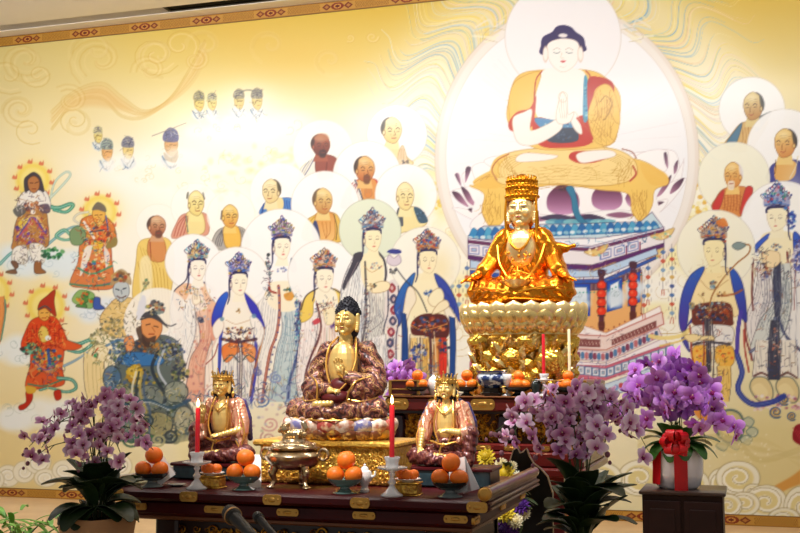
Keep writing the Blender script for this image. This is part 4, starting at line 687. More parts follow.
    for (x, y, rx, ry, t, ph) in ((722, 482, 14, 14, 1.3, 2), (738, 478, 22, 17, 1.5, 1), (753, 492, 10, 8, 1.2, 0), (766, 502, 21, 17, 1.5, 4), (802, 506, 18, 20, 1.5, 2), (744, 504, 16, 12, 1.2, 3), (728, 506, 14, 12, 1.2, 0), (690, 486, 20, 18, 1.3, 1), (640, 478, 22, 18, 1.3, 1), (600, 478, 22, 16, 1.3, 1), (784, 518, 16, 10, 1.2, 1)):
        E(x, y, rx, ry, 'f3eed6', 1, 1.5, edge='a8986a', ew=.8); E(x, y, rx*.72, ry*.72, 'e6d48e', .85, 2); s.swirl(x, y, rx*.82, t, 'faf6e4', 3.2, .95, ph, 1, ry/rx); s.swirl(x, y, rx*.92, t, 'a8986a', .8, .8, ph, 1, ry/rx)
    F([793, 440, 794, 428, 799, 424, 806, 424, 812, 440, 804, 446], '8a2430', 1, 1); 
    for k in range(4): L([793+k*3, 428+k*1.5, 798+k*2, 436, 803, 444], 'b84a50', .8, .8)
    # ============ finishing ink: embroidery, tassels and drapery strokes over the figures
    ink = s.ink; DK = ['3a3448', '4a4a58', '5a4048', '2f3f58']
    for (x, y, w, hh) in ((188, 345, 20, 50), (238, 375, 16, 26), (262, 350, 14, 50), (290, 350, 10, 40), (318, 350, 18, 44), (352, 310, 12, 40), (374, 315, 11, 32), (380, 365, 8, 26)):
        ink(x, y, w, hh, 46, ['8a8894', 'b0a8a8', '6f7f98', 'c8b8b0', '7a6a70'], 12, .45, .55, 1.5, .35)
    for (x, y, w, hh) in ((196, 300, 18, 16), (239, 335, 16, 9), (239, 352, 15, 8), (298, 330, 5, 40), (268, 280, 5, 24), (326, 306, 12, 8), (366, 320, 4, 40), (393, 330, 7, 48), (428, 326, 20, 9), (430, 350, 18, 14)):
        ink(x, y, w, hh, 40, DK+['c8a060', 'f4ecdc', '8a3a3a', '3a5a98'], 4, .6, .75)
    for (x, y, w, hh) in ((244, 392, 30, 14), (280, 392, 26, 14), (316, 396, 18, 12), (200, 402, 18, 14), (420, 376, 26, 14)):
        ink(x, y, w, hh, 44, ['5a6a98', '8a8aa8', 'c89a98', '3a4a78', '6a8a90', 'c8a868', '4a4a50'], 9, .9, .7)
    for (x, y, w, hh) in ((712, 312, 20, 12), (712, 345, 20, 22), (712, 380, 16, 20), (776, 300, 22, 40), (776, 355, 24, 24), (798, 262, 12, 26), (760, 262, 8, 16)):
        ink(x, y, w, hh, 56, DK+['8a6a48', 'e8dcc0', 'a8543c', '4a5a90'], 6, .6, .7)
    ink(776, 300, 20, 40, 50, ['8a90a0', '6a6a78', 'b8b8b8'], 16, .5, .6, 1.6, .3); ink(705, 275, 16, 12, 14, ['c8a070', 'a88050'], 5, .4, .5)
    for (x, y, w, hh, c) in ((32, 205, 18, 14, ['7a7078', 'efe6d8', '5a4a58', 'a87a50']), (31, 232, 17, 18, ['4a3a68', 'e8c878', '8a4a3a', '6a5ab0', 'f0e0c0']), (30, 256, 18, 10, ['9a9080', '6a6068', 'f4ece0']), (97, 232, 18, 14, ['6a3a30', 'f0d8a0', '3f6a60', 'c84a30']), (94, 265, 20, 24, ['6a3a30', 'f4ecdc', '3f8a70', 'd85a30', '4a5a98']),
                             (46, 335, 22, 16, ['7a2018', 'f0a060', '4a1c18', 'e8c060']), (46, 368, 18, 20, ['5a2a28', 'e8c878', '3a6a68', '8a2c20', '4a5a98']), (120, 318, 20, 18, ['7a6a4a', 'f0e8d0', '5a5a58', '8a8a70']), (98, 350, 14, 18, ['8a8058', 'f4ecd0', '5a6a48']),
                             (124, 352, 14, 16, ['3a4a68', 'c8c0a8', '6a8aa8', '2a3040']), (165, 352, 18, 14, ['2a3040', 'c8b878', '8a98a8', '5a4a38'])):
        ink(x, y, w, hh, 80, c, 5, .65, .75)
    # the armoured guard's skirts: plates, sashes and curled hems
    for (x, y, rx, ry, c) in ((120, 396, 13, 12, 'a8a888'), (150, 398, 14, 13, '8a9088'), (176, 392, 12, 11, '9aa090'), (126, 420, 15, 13, '7a8880'), (158, 424, 15, 12, 'a8a078'), (184, 420, 10, 14, 'b8b49a'), (112, 378, 9, 12, '5a7898')):
        E(x, y, rx, ry, c, .85, 2.5, edge='3a4248', ew=.9); ink(x, y, rx, ry, 26, ['3a4248', 'e0d8b8', '5a6a58', 'c8b060', '2a3038'], 6, .8, .8)
    for k in range(4): L([136+k*3, 372, 132+k*4, 392, 138+k*4, 412, 134+k*5, 436], ['e0dcc8', '3a4248', 'b8a868', '5a6a80'][k], 2.2, .85)
    L([108, 392, 126, 404, 148, 400, 170, 408, 190, 400], '3f5a70', 3., .8); L([108, 394, 126, 406, 148, 402, 170, 410], 'c8d0d0', .9, .8)
    for (x, y, r, cc) in ((118, 432, 8, '3a4a48'), (146, 420, 8, '2f3f48'), (132, 440, 9, '4a6a58'), (170, 436, 9, '3a4248'), (190, 432, 7, '5a6a70'), (104, 424, 7, 'c8b878'), (158, 440, 8, 'b8b48a')):
        s.swirl(x, y, r, 1.6, cc, 2.2, .85, x, 1 if int(x) % 2 else -1)
    # deepen the pigments: stronger colour and darker ink, paper whites untouched
    C = s.C; lum = C.mean(2, keepdims=True); k = np.clip((.86-lum)/.5, 0, 1)
    C[:] = np.clip(lum*(1-.13*k)+(C-lum)*(1+.28*k), 0, 1)
# ------------------------------------------------------------------ scene, camera, helpers
scn = bpy.context.scene
COL = scn.collection
FPX = 1100.0; HORIZ = 374.0; VPX = -3120.0
PITCH = math.atan((HORIZ-266.5)/FPX)
YAW = math.atan(math.hypot(FPX, HORIZ-266.5)/(400-VPX))
CAMZ = 1.45
cy_, sy_, cp_, sp_ = math.cos(YAW), math.sin(YAW), math.cos(PITCH), math.sin(PITCH)
FWD = Vector((-sy_*cp_, cy_*cp_, sp_)); RGT = Vector((cy_, sy_, 0)); UPV = RGT.cross(FWD)
def ray(px, py): return FWD + RGT*((px-400)/FPX) + UPV*((266.5-py)/FPX)
r0_, r1_ = ray(0, 496.3), ray(800, 528)
D_WALL = (-CAMZ/r0_.z*r0_.y + -CAMZ/r1_.z*r1_.y)/2
CAM = Vector((0, -D_WALL, CAMZ))
def at(px, py, Y):
    r = ray(px, py); return CAM + r*((Y-CAM.y)/r.y)
def onz(px, py, z):
    r = ray(px, py); return CAM + r*((z-CAM.z)/r.z)
def pxm(p): return (Vector(p)-CAM).dot(FWD)/FPX      # metres per photo pixel at a point
cd = bpy.data.cameras.new('camera'); cam = bpy.data.objects.new('camera', cd); COL.objects.link(cam)
cd.sensor_fit = 'HORIZONTAL'; cd.sensor_width = 36; cd.lens = FPX/800*36; cd.clip_end = 100
cam.location = CAM; cam.rotation_euler = (math.pi/2+PITCH, 0, YAW)
scn.camera = cam

def mat(name, col, rough=.5, metal=0., coat=0., spec=.5, emit=None, es=1., trans=0., alpha=1., sss=0., bump=None, noise=None, ior=1.45, attr=None, sheen=0.):
    """principled material; noise=(scale, colour2, detail, lo, hi) mixes a second colour; bump=(kind, scale, strength, distance)"""
    m = bpy.data.materials.new(name); m.use_nodes = True
    nt = m.node_tree; b = nt.nodes['Principled BSDF']; N = nt.nodes.new; K = nt.links.new
    c = hx(col)
    b.inputs['Base Color'].default_value = c
    b.inputs['Roughness'].default_value = rough; b.inputs['Metallic'].default_value = metal
    b.inputs['Specular IOR Level'].default_value = spec; b.inputs['IOR'].default_value = ior
    b.inputs['Coat Weight'].default_value = coat; b.inputs['Coat Roughness'].default_value = .12
    b.inputs['Transmission Weight'].default_value = trans; b.inputs['Alpha'].default_value = alpha
    if sss: b.inputs['Subsurface Weight'].default_value = sss; b.inputs['Subsurface Radius'].default_value = (.02, .008, .004)
    if emit: b.inputs['Emission Color'].default_value = hx(emit); b.inputs['Emission Strength'].default_value = es
    tc = None
    if noise or bump: tc = N('ShaderNodeTexCoord')
    if attr:
        a = N('ShaderNodeAttribute'); a.attribute_name = attr; K(a.outputs['Color'], b.inputs['Base Color'])
    if noise:
        sc, c2, det, lo, hi = noise
        n = N('ShaderNodeTexNoise'); n.inputs['Scale'].default_value = sc; n.inputs['Detail'].default_value = det
        K(tc.outputs['Object'], n.inputs['Vector'])
        r = N('ShaderNodeValToRGB'); r.color_ramp.elements[0].position = lo; r.color_ramp.elements[1].position = hi
        r.color_ramp.elements[0].color = c; r.color_ramp.elements[1].color = hx(c2)
        K(n.outputs['Fac'], r.inputs['Fac']); K(r.outputs['Color'], b.inputs['Base Color'])
    if bump:
        kind, sc, st, di = bump
        if kind == 'voronoi':
            n = N('ShaderNodeTexVoronoi'); n.feature = 'SMOOTH_F1'; out = n.outputs['Distance']
        elif kind == 'wave':
            n = N('ShaderNodeTexWave'); n.inputs['Distortion'].default_value = 9; n.inputs['Detail'].default_value = 2; out = n.outputs['Fac']
        else:
            n = N('ShaderNodeTexNoise'); n.inputs['Detail'].default_value = 4; out = n.outputs['Fac']
        n.inputs['Scale'].default_value = sc
        K(tc.outputs['Object'], n.inputs['Vector'])
        bp = N('ShaderNodeBump'); bp.inputs['Strength'].default_value = st; bp.inputs['Distance'].default_value = di
        K(out, bp.inputs['Height']); K(bp.outputs['Normal'], b.inputs['Normal'])
    return m
def s2l(v): return v/12.92 if v <= .04045 else ((v+.055)/1.055)**2.4
def hx(c):
    if not isinstance(c, str): return c
    return tuple(s2l(int(c[i:i+2], 16)/255) for i in (0, 2, 4)) + (1,)

class MB:
    """collects shapes into one mesh"""
    def __init__(s): s.v = []; s.f = []; s.mi = []; s.cur = 0; s.col = None; s.cols = []
    def add(s, V, Fs, M=None):
        n = len(s.v)
        for p in V:
            p = Vector(p); s.v.append(tuple(M @ p) if M is not None else tuple(p)); s.cols.append(s.col)
        for f in Fs: s.f.append([i+n for i in f]); s.mi.append(s.cur)
        return s
    def box(s, c, d, rot=None, bev=0.0, taper=1.0):
        x, y, z = d[0]/2, d[1]/2, d[2]/2; b = min(bev, x*.9, y*.9, z*.9)
        M = Matrix.Translation(Vector(c)) @ (Euler(rot).to_matrix().to_4x4() if rot else Matrix())
        if b <= 0:
            V = [(sx*x*(taper if sz > 0 else 1), sy*y*(taper if sz > 0 else 1), sz*z) for sz in (-1, 1) for sy in (-1, 1) for sx in (-1, 1)]
            return s.add(V, [(0, 2, 3, 1), (4, 5, 7, 6), (0, 1, 5, 4), (2, 6, 7, 3), (0, 4, 6, 2), (1, 3, 7, 5)], M)
        ring = lambda hx_, hy_, z_: [(hx_-b, -hy_, z_), (hx_, -hy_+b, z_), (hx_, hy_-b, z_), (hx_-b, hy_, z_), (-hx_+b, hy_, z_), (-hx_, hy_-b, z_), (-hx_, -hy_+b, z_), (-hx_+b, -hy_, z_)]
        V = ring(x-b, y-b, -z)+ring(x, y, -z+b)+ring(x, y, z-b)+ring(x-b, y-b, z)
        Fs = [tuple(range(7, -1, -1)), tuple(range(24, 32))]
        for k in range(3):
            for i in range(8): Fs.append((k*8+i, k*8+(i+1) % 8, k*8+8+(i+1) % 8, k*8+8+i))
        return s.add(V, Fs, M)
    def lathe(s, prof, seg=24, M=None, sx=1., sy=1., wob=None, cap=True):
        V = []; Fs = []; n = len(prof)
        for i in range(seg):
            a = 2*math.pi*i/seg; w = wob(a) if wob else 1
            for r, z in prof: V.append((r*w*math.cos(a)*sx, r*w*math.sin(a)*sy, z))
        for i in range(seg):
            j = (i+1) % seg
            for k in range(n-1): Fs.append((i*n+k, j*n+k, j*n+k+1, i*n+k+1))
        if cap:
            if prof[0][0] > 1e-5: Fs.append(tuple(i*n for i in range(seg-1, -1, -1)))
            if prof[-1][0] > 1e-5: Fs.append(tuple(i*n+n-1 for i in range(seg)))
        return s.add(V, Fs, M)
    def ell(s, c, r, rot=None, seg=14, rings=9, M=None):
        r = (r, r, r) if isinstance(r, (int, float)) else r
        T = Matrix.Translation(Vector(c)) @ (Euler(rot).to_matrix().to_4x4() if rot else Matrix()) @ Matrix.Diagonal((*r, 1))
        if M is not None: T = M @ T
        V = [(0, 0, -1)]; Fs = []
        for k in range(1, rings):
            t = math.pi*k/rings-math.pi/2
            V += [(math.cos(t)*math.cos(2*math.pi*i/seg), math.cos(t)*math.sin(2*math.pi*i/seg), math.sin(t)) for i in range(seg)]
        V.append((0, 0, 1))
        for i in range(seg): Fs.append((0, 1+(i+1) % seg, 1+i)); Fs.append((len(V)-1, 1+(rings-2)*seg+i, 1+(rings-2)*seg+(i+1) % seg))
        for k in range(rings-2):
            for i in range(seg): Fs.append((1+k*seg+i, 1+k*seg+(i+1) % seg, 1+(k+1)*seg+(i+1) % seg, 1+(k+1)*seg+i))
        return s.add(V, Fs, T)
    def cap(s, p0, p1, r0, r1, n=6, seg=12, rings=8):
        p0, p1 = Vector(p0), Vector(p1)
        for i in range(n+1):
            t = i/n; s.ell(p0.lerp(p1, t), r0*(1-t)+r1*t, seg=seg, rings=rings)
        return s
    def chain(s, P, R, n=5, **k):
        for i in range(len(P)-1): s.cap(P[i], P[i+1], R[i], R[i+1], n, **k)
        return s
    def tube(s, P, r, seg=8, taper=None, closed=False, flat=1.0):
        P = [Vector(p) for p in P]; n = len(P); V = []; Fs = []
        up = Vector((0, 0, 1)); prev = None
        for i, p in enumerate(P):
            d = (P[(i+1) % n]-P[i-1]) if closed else (P[min(i+1, n-1)]-P[max(i-1, 0)])
            if d.length < 1e-9: d = Vector((0, 0, 1))
            d.normalize()
            if prev is None:
                a = d.cross(up)
                if a.length < .05: a = d.cross(Vector((1, 0, 0)))
            else: a = prev-d*prev.dot(d)
            if a.length < 1e-6: a = d.orthogonal()
            a.normalize(); prev = a; b = d.cross(a)
            rr = r[i] if isinstance(r, (list, tuple)) else (r*(1+(taper-1)*i/(n-1)) if taper is not None else r)
            for k in range(seg):
                t = 2*math.pi*k/seg; V.append(p+a*(rr*math.cos(t))+b*(rr*flat*math.sin(t)))
        for i in range(n if closed else n-1):
            j = (i+1) % n
            for k in range(seg): Fs.append((i*seg+k, i*seg+(k+1) % seg, j*seg+(k+1) % seg, j*seg+k))
        if not closed: Fs.append(tuple(range(seg-1, -1, -1))); Fs.append(tuple((n-1)*seg+k for k in range(seg)))
        return s.add(V, Fs)
    def sheet(s, fn, nu, nv, th=0.0):
        """grid surface fn(u,v)->point, u,v in 0..1; th gives it thickness"""
        V = [Vector(fn(i/nu, j/nv)) for i in range(nu+1) for j in range(nv+1)]
        q = lambda i, j: i*(nv+1)+j
        Fs = [(q(i, j), q(i+1, j), q(i+1, j+1), q(i, j+1)) for i in range(nu) for j in range(nv)]
        if th:
            nm = [Vector() for _ in V]
            for f in Fs:
                n = (V[f[1]]-V[f[0]]).cross(V[f[3]]-V[f[0]])
                for k in f: nm[k] += n
            m = len(V); W = [V[k]-(nm[k].normalized()*th if nm[k].length > 1e-12 else Vector()) for k in range(m)]
            V = V+W; Fs2 = [tuple(k+m for k in reversed(f)) for f in Fs]
            edge = [q(i, 0) for i in range(nu)]+[q(nu, j) for j in range(nv)]+[q(i, nv) for i in range(nu, 0, -1)]+[q(0, j) for j in range(nv, 0, -1)]
            for k in range(len(edge)):
                a, b = edge[k], edge[(k+1) % len(edge)]; Fs2.append((b, a, a+m, b+m))
            Fs = Fs+Fs2
        return s.add(V, Fs)
    def prism(s, pts, y0, y1, M=None):
        """outline in x,z extruded along y"""
        n = len(pts); V = [(x, y0, z) for x, z in pts]+[(x, y1, z) for x, z in pts]
        Fs = [tuple(range(n)), tuple(range(2*n-1, n-1, -1))]+[(i, i+n, (i+1) % n+n, (i+1) % n) for i in range(n)]
        return s.add(V, Fs, M)
    def mesh(s, name, mats, smooth=True):
        me = bpy.data.meshes.new(name); me.from_pydata(s.v, [], s.f)
        for m in (mats if isinstance(mats, (list, tuple)) else [mats]): me.materials.append(m)
        if any(s.mi): me.polygons.foreach_set('material_index', s.mi)
        if any(c is not None for c in s.cols):
            ca = me.color_attributes.new('Col', 'FLOAT_COLOR', 'POINT')
            ca.data.foreach_set('color', np.array([c or (1, 1, 1, 1) for c in s.cols], np.float32).ravel())
        me.polygons.foreach_set('use_smooth', [bool(smooth)]*len(s.f)); me.update()
        if smooth and smooth != 'all': 
            try: me.set_sharp_from_angle(angle=math.radians(42))
            except Exception: pass
        return me
    def build(s, name, mats, parent=None, smooth=True, loc=None, rot=None):
        return link(name, s.mesh(name, mats, smooth), parent, loc, rot)
def link(name, me, parent=None, loc=None, rot=None):
    o = bpy.data.objects.new(name, me); COL.objects.link(o)
    if parent is not None: o.parent = parent
    if loc is not None: o.location = loc
    if rot is not None: o.rotation_euler = rot
    return o
def tag(o, label, cat, group=None, kind=None):
    o['label'] = label; o['category'] = cat
    if group: o['group'] = group
    if kind: o['kind'] = kind
    return o
def thing(name, label, cat, loc=(0, 0, 0), rz=0., group=None):
    o = bpy.data.objects.new(name, None); o.empty_display_size = .1; COL.objects.link(o)
    o.location = loc; o.rotation_euler = (0, 0, rz)
    return tag(o, label, cat, group)
def struct(o): o['kind'] = 'structure'; return o
def dup(root, loc, rz=None, label=None):
    r = root.copy(); COL.objects.link(r); r.location = loc
    if rz is not None: r.rotation_euler = (0, 0, rz)
    if label: r['label'] = label
    for ch in list(root.children):
        c = ch.copy(); COL.objects.link(c); c.parent = r
        for g in ch.children:
            d = g.copy(); COL.objects.link(d); d.parent = c
    return r
def sculpt(name, mb, mats, parent=None, voxel=.004, it=4, disp=None, shift=0.0):
    """fuses the overlapping volumes in mb into one smooth carved skin"""
    me = mb.mesh(name+'_raw', [], smooth=False); me.materials.clear()
    o = bpy.data.objects.new('tmp', me); COL.objects.link(o)
    r = o.modifiers.new('r', 'REMESH'); r.mode = 'VOXEL'; r.voxel_size = voxel
    if it:
        sm = o.modifiers.new('s', 'SMOOTH'); sm.factor = .5; sm.iterations = it
    dg = bpy.context.evaluated_depsgraph_get(); dg.update()
    out = bpy.data.meshes.new_from_object(o.evaluated_get(dg)); out.name = name
    bpy.data.objects.remove(o); bpy.data.meshes.remove(me)
    if disp:
        n = len(out.vertices); co = np.empty(n*3, np.float32); no = np.empty(n*3, np.float32)
        out.vertices.foreach_get('co', co); out.vertices.foreach_get('normal', no)
        co = co.reshape(-1, 3); no = no.reshape(-1, 3)
        co += no*disp(co)[:, None]
        out.vertices.foreach_set('co', co.ravel()); out.update()
    out.materials.clear()
    for m in (mats if isinstance(mats, (list, tuple)) else [mats]): out.materials.append(m)
    out.polygons.foreach_set('use_smooth', [True]*len(out.polygons))
    return link(name, out, parent)
def bez(P, n=12):
    """smooth curve through points"""
    P = [Vector(p) for p in P]; Q = [2*P[0]-P[1]]+P+[2*P[-1]-P[-2]]; out = []
    for i in range(len(Q)-3):
        a, b, c, d = Q[i:i+4]
        for k in range(n):
            t = k/n; out.append(.5*((2*b)+(c-a)*t+(2*a-5*b+4*c-d)*t*t+(3*b-a-3*c+d)*t**3))
    out.append(P[-1]); return out
# ------------------------------------------------------------------ the hall: floor, ceiling, back wall, and the mural on it
ZT = 5.623; XL = -9.6; XR = 1.9; YN = -9.0
m_floor = mat('beige_floor', 'c9a87c', .35, noise=(3.0, 'bd9a6e', 6, .35, .65), spec=.4)
m_ceil = mat('ceiling_paint', 'f6f1e8', .8); m_ceil2 = mat('ceiling_slot', 'a8a096', .8); m_wall = mat('wall_plaster', 'e8dcc0', .8)
m_black = mat('black_metal', '15130f', .5)
b = MB().box(((XL+XR)/2, (YN+.3)/2-.2, -.05), (XR-XL, .3-YN+.4, .1)); struct(b.build('floor', m_floor, smooth=False))
yg0, yg1 = onz(0, 25.5, ZT).y, onz(0, 31.5, ZT).y
c = MB(); c.box(((XL+XR)/2, (yg1+.3)/2, ZT+.15), (XR-XL, .3-yg1, .3)); c.box(((XL+XR)/2, (YN+yg0)/2, ZT+.15), (XR-XL, yg0-YN, .3)); struct(c.build('ceiling', m_ceil, smooth=False))
g = MB().box(((XL+XR)/2, (yg0+yg1)/2, ZT+.22), (XR-XL, yg1-yg0, .16)); o = g.build('trim_1', m_ceil2, smooth=False); struct(o)
w = MB().box(((XL+XR)/2, .19, ZT/2), (XR-XL, .3, ZT)); struct(w.build('wall_back', m_wall, smooth=False))
# slot air grille in the ceiling groove
xa, xb = onz(176, 16, ZT).x, onz(290, 6, ZT).x
t = thing('air_grille', 'black slot air grille in the ceiling groove above the mural', 'vent', ((xa+xb)/2, (yg0+yg1)/2, ZT+.02))
fr = MB(); w2 = (xb-xa)/2; d2 = (yg1-yg0)/2*.8
fr.box((0, -d2, .02), (w2*2, .03, .06)); fr.box((0, d2, .02), (w2*2, .03, .06)); fr.box((-w2, 0, .02), (.03, d2*2, .06)); fr.box((w2, 0, .02), (.03, d2*2, .06))
fr.build('frame', m_black, t, False)
fr = MB()
for k in range(3): fr.box((0, -d2*.5+k*d2*.5, .03), (w2*2-.03, .012, .05))
fr.build('slat', m_black, t, False)

# the painted mural: a fine grid carries the paint as a colour attribute
pt = paint_mural(); figures(pt)
mu0, mu1 = at(-50, 260, 0).x, at(858, 260, 0).x
zb0, zb1 = .0, .103; zt0, zt1 = ZT-.121, ZT-.003
NU, NV = 980, 480
def grid_mesh(name, x0, x1, z0, z1, nu, nv, cols, y=0.0):
    X, Z = np.meshgrid(np.linspace(x0, x1, nu), np.linspace(z0, z1, nv), indexing='ij')
    V = np.stack([X, np.full(X.shape, y), Z], -1).reshape(-1, 3).astype(np.float32)
    i, j = np.meshgrid(np.arange(nu-1), np.arange(nv-1), indexing='ij'); a = (i*nv+j).ravel()
    Fq = np.stack([a, a+nv, a+nv+1, a+1], 1).astype(np.int32)
    me = bpy.data.meshes.new(name)
    me.vertices.add(len(V)); me.vertices.foreach_set('co', V.ravel())
    me.loops.add(Fq.size); me.loops.foreach_set('vertex_index', Fq.ravel())
    me.polygons.add(len(Fq)); me.polygons.foreach_set('loop_start', np.arange(0, Fq.size, 4, dtype=np.int32))
    me.update(calc_edges=True)
    ca = me.color_attributes.new('Col', 'FLOAT_COLOR', 'POINT')
    C4 = np.ones((nu*nv, 4), np.float32); C4[:, :3] = cols(X.ravel(), Z.ravel())
    ca.data.foreach_set('color', C4.ravel())
    me.materials.append(m_mural); return me
def lin(a): return np.where(a <= .04045, a/12.92, ((np.maximum(a, 0)+.055)/1.055)**2.4)
def wall_px(X, Z):                      # the wall point seen from the place the photo was taken
    P = np.stack([X-CAM.x, np.full(X.shape, -CAM.y), Z-CAM.z], 1)
    d = P @ np.array(FWD); return 400+FPX*(P @ np.array(RGT))/d, 266.5-FPX*(P @ np.array(UPV))/d
MURAL_GAIN = .75
def mural_cols(X, Z):
    u, v = wall_px(X, Z)
    fx = np.clip((u-PX0)*PS-.5, 0, pt.W-1.001); fy = np.clip((v-PY0)*PS-.5, 0, pt.H-1.001)
    i, j = fx.astype(int), fy.astype(int); a, b_ = (fx-i)[:, None], (fy-j)[:, None]
    C = pt.C
    c = (C[j, i]*(1-a)+C[j, i+1]*a)*(1-b_)+(C[j+1, i]*(1-a)+C[j+1, i+1]*a)*b_
    return lin(np.clip(c, 0, 1))*MURAL_GAIN
BORD0, BORDS = -8.347, .816
def border_cols(z0, z1, reds):
    def f(X, Z):
        v = (Z-z0)/(z1-z0); u = (X-BORD0)/BORDS; c = np.empty((len(X), 3)); c[:] = lin(np.array([.74, .54, .20]))
        fret = (np.abs(np.sin(X*150+Z*90))*np.abs(np.sin(X*150-Z*90)) > .45) & (v > .18) & (v < .82)
        c[fret] = lin(np.array([.58, .39, .13]))
        e = (v < .12) | (v > .88); c[e] = lin(np.array([.60, .41, .14]))
        q = (u-np.round(u))*BORDS; r = np.sqrt((q/.075)**2+((v-.5)/.36)**2); dx = np.abs(np.abs(q)-.13); r2 = dx/.055+np.abs(v-.5)/.34
        m = np.abs(q) < .21; c[m & (v > .14) & (v < .86)] = lin(np.array([.76, .56, .23]))
        c[(r < 1)] = lin(np.array([.50, .17, .07])); c[(r < .6)] = lin(np.array([.80, .56, .24])); c[(r < .36)] = lin(np.array([.38, .10, .05]))
        c[(r2 < 1)] = lin(np.array([.46, .18, .08])); c[(r2 < .5)] = lin(np.array([.70, .46, .20]))
        return c*MURAL_GAIN
    return f
m_mural = mat('mural_paint', 'ffffff', .42, spec=.35, attr='Col', coat=.12)
m_mural.node_tree.nodes['Principled BSDF'].inputs['Coat Roughness'].default_value = .16
t = thing('wall_mural', 'wall-wide yellow mural of a seated Buddha with haloed attendants and swirling clouds', 'mural', ((mu0+mu1)/2, 0, 0))
ox = (mu0+mu1)/2
o = link('painted_panel', grid_mesh('painted_panel', mu0, mu1, zb1, zt0, NU, NV, mural_cols), t, (-ox, 0, 0))
o = link('border', grid_mesh('border_top', mu0, mu1, zt0, zt1, 2200, 17, border_cols(zt0, zt1, 1), -.012), t, (-ox, 0, 0)); o['label'] = 'gold fret border with red medallions along the top of the mural'
o = link('border', grid_mesh('border_bottom', mu0, mu1, zb0, zb1, 2200, 17, border_cols(zb0, zb1, 1), -.012), t, (-ox, 0, 0)); o['label'] = 'gold fret border with red medallions along the foot of the mural'
b = MB(); b.box((0, .0165, ZT/2-.02), (mu1-mu0, .031, ZT-.05)); b.build('backing_board', m_wall, t, False)
m_edge = mat('border_edge_gold', '6a4a1c', .5)
for z in (zt1+.001, zt0, zb1):
    b = MB(); b.box((0, -.006, z), (mu1-mu0, .014, .004)); b.build('border_edge', m_edge, t, False)
# ------------------------------------------------------------------ altar tables
m_lac = mat('dark_red_lacquer', '35080b', .42, coat=.05, spec=.22, noise=(6, '480d12', 3, .3, .7))
m_lac2 = mat('red_lacquer', '5e1613', .32, coat=.2)
m_dark = mat('dark_wood', '1f0c0c', .35, coat=.2)
m_brass = mat('brass_fitting', 'c8994c', .38, .85, bump=('voronoi', 260, .4, .001))
m_mould = mat('brown_moulding', '6b3f22', .4)
m_carve = mat('carved_gilt', 'c8922e', .32, .9, noise=(38, '6a3d12', 3, .42, .6), bump=('voronoi', 55, 1., .012))
TZ = .95; TX0, TX1, TY0, TY1 = -2.70, -.985, -6.95, -5.86
TCX = (TX0+TX1)/2
def fitting(parent, x, y, z, w, h_, d=.012, name='fitting'):
    b = MB(); n = 10; pts = []
    for k in range(n): a = math.pi/2+math.pi*k/(n-1); pts.append((-w/2+h_*.35+h_*.35*math.cos(a), h_*.5*math.sin(a)))
    for k in range(n): a = -math.pi/2+math.pi*k/(n-1); pts.append((w/2-h_*.35+h_*.35*math.cos(a), h_*.5*math.sin(a)))
    b.prism(pts, -d/2, d/2)
    for sx in (-1, 1): b.ell((sx*(w/2-h_*.34), -d/2, 0), (h_*.14, .004, h_*.14), seg=8, rings=5)
    b.ell((0, -d/2, 0), (w*.2, .004, h_*.26), seg=10, rings=5)
    return b.build(name, m_brass, parent, loc=(x, y, z))
def carved_relief(b, x0, x1, z0, z1, y, rng, n, r=.02):
    """cloud-scroll carving: many small curls and bosses standing proud of a panel"""
    for k in range(n):
        x, z = rng.uniform(x0, x1), rng.uniform(z0, z1); q = r*rng.uniform(.6, 1.2); fl = rng.choice((-1, 1)); ph = rng.uniform(0, 6.28)
        P = [(x+fl*q*(1-.8*t/14)*math.cos(ph+t*.62), y-.006-.006*math.sin(t*.22), z+q*(1-.8*t/14)*math.sin(ph+t*.62)) for t in range(15)]
        b.tube(P, q*.2, 5, taper=.5)
rng = random.Random(3)
# --- the front offering table
t = thing('altar_table', 'long dark red lacquered altar table with brass fittings carrying the front offerings', 'table', (TCX, (TY0+TY1)/2, 0))
TW, TD = TX1-TX0, TY1-TY0
b = MB(); b.box((0, 0, TZ-.024), (TW, TD, .048), bev=.012); b.build('tabletop', m_lac, t)
b = MB(); b.box((0, 0, TZ-.083), (TW-.13, TD-.1, .07), bev=.014); b.build('apron', m_lac, t)
b = MB(); b.box((0, 0, TZ-.125), (TW-.17, TD-.13, .022), bev=.006); b.build('moulding', m_mould, t)
b = MB(); b.box((0, 0, TZ-.22), (TW-.36, TD-.26, .17)); b.build('frieze', m_dark, t, False)
b = MB(); carved_relief(b, -TW/2+.25, TW/2-.25, TZ-.29, TZ-.17, -TD/2+.128, rng, 190, .022); b.build('frieze_carving', m_carve, t)
b = MB(); b.box((0, -TD/2+.12, TZ-.42), (TW-.7, .03, .2)); b.box((0, 0, TZ-.62), (TW-.5, TD-.4, .3)); b.build('lower_panel', mat('crimson_panel', '6a1712', .35), t, False)
for sx in (-1, 1):
    for sy in (-1, 1):
        b = MB(); b.box((sx*(TW/2-.235), sy*(TD/2-.15), (TZ-.13)/2), (.11, .11, TZ-.13), bev=.012); b.box((sx*(TW/2-.235), sy*(TD/2-.15), .04), (.14, .14, .08), bev=.02); b.build('leg', m_dark, t)
for x in (-.82, -.46, -.07, .32, .81): fitting(t, x, -TD/2-.001, TZ-.024, .085, .042, name='edge_fitting')
for x in (-.74, -.36, -.02, .32, .71): fitting(t, x, -TD/2+.049, TZ-.08, .1, .03, name='apron_fitting')
for sy in (-.5, 0, .45): 
    o = fitting(t, TW/2-.064, sy, TZ-.08, .1, .03, name='apron_fitting'); o.rotation_euler = (0, 0, math.pi/2)
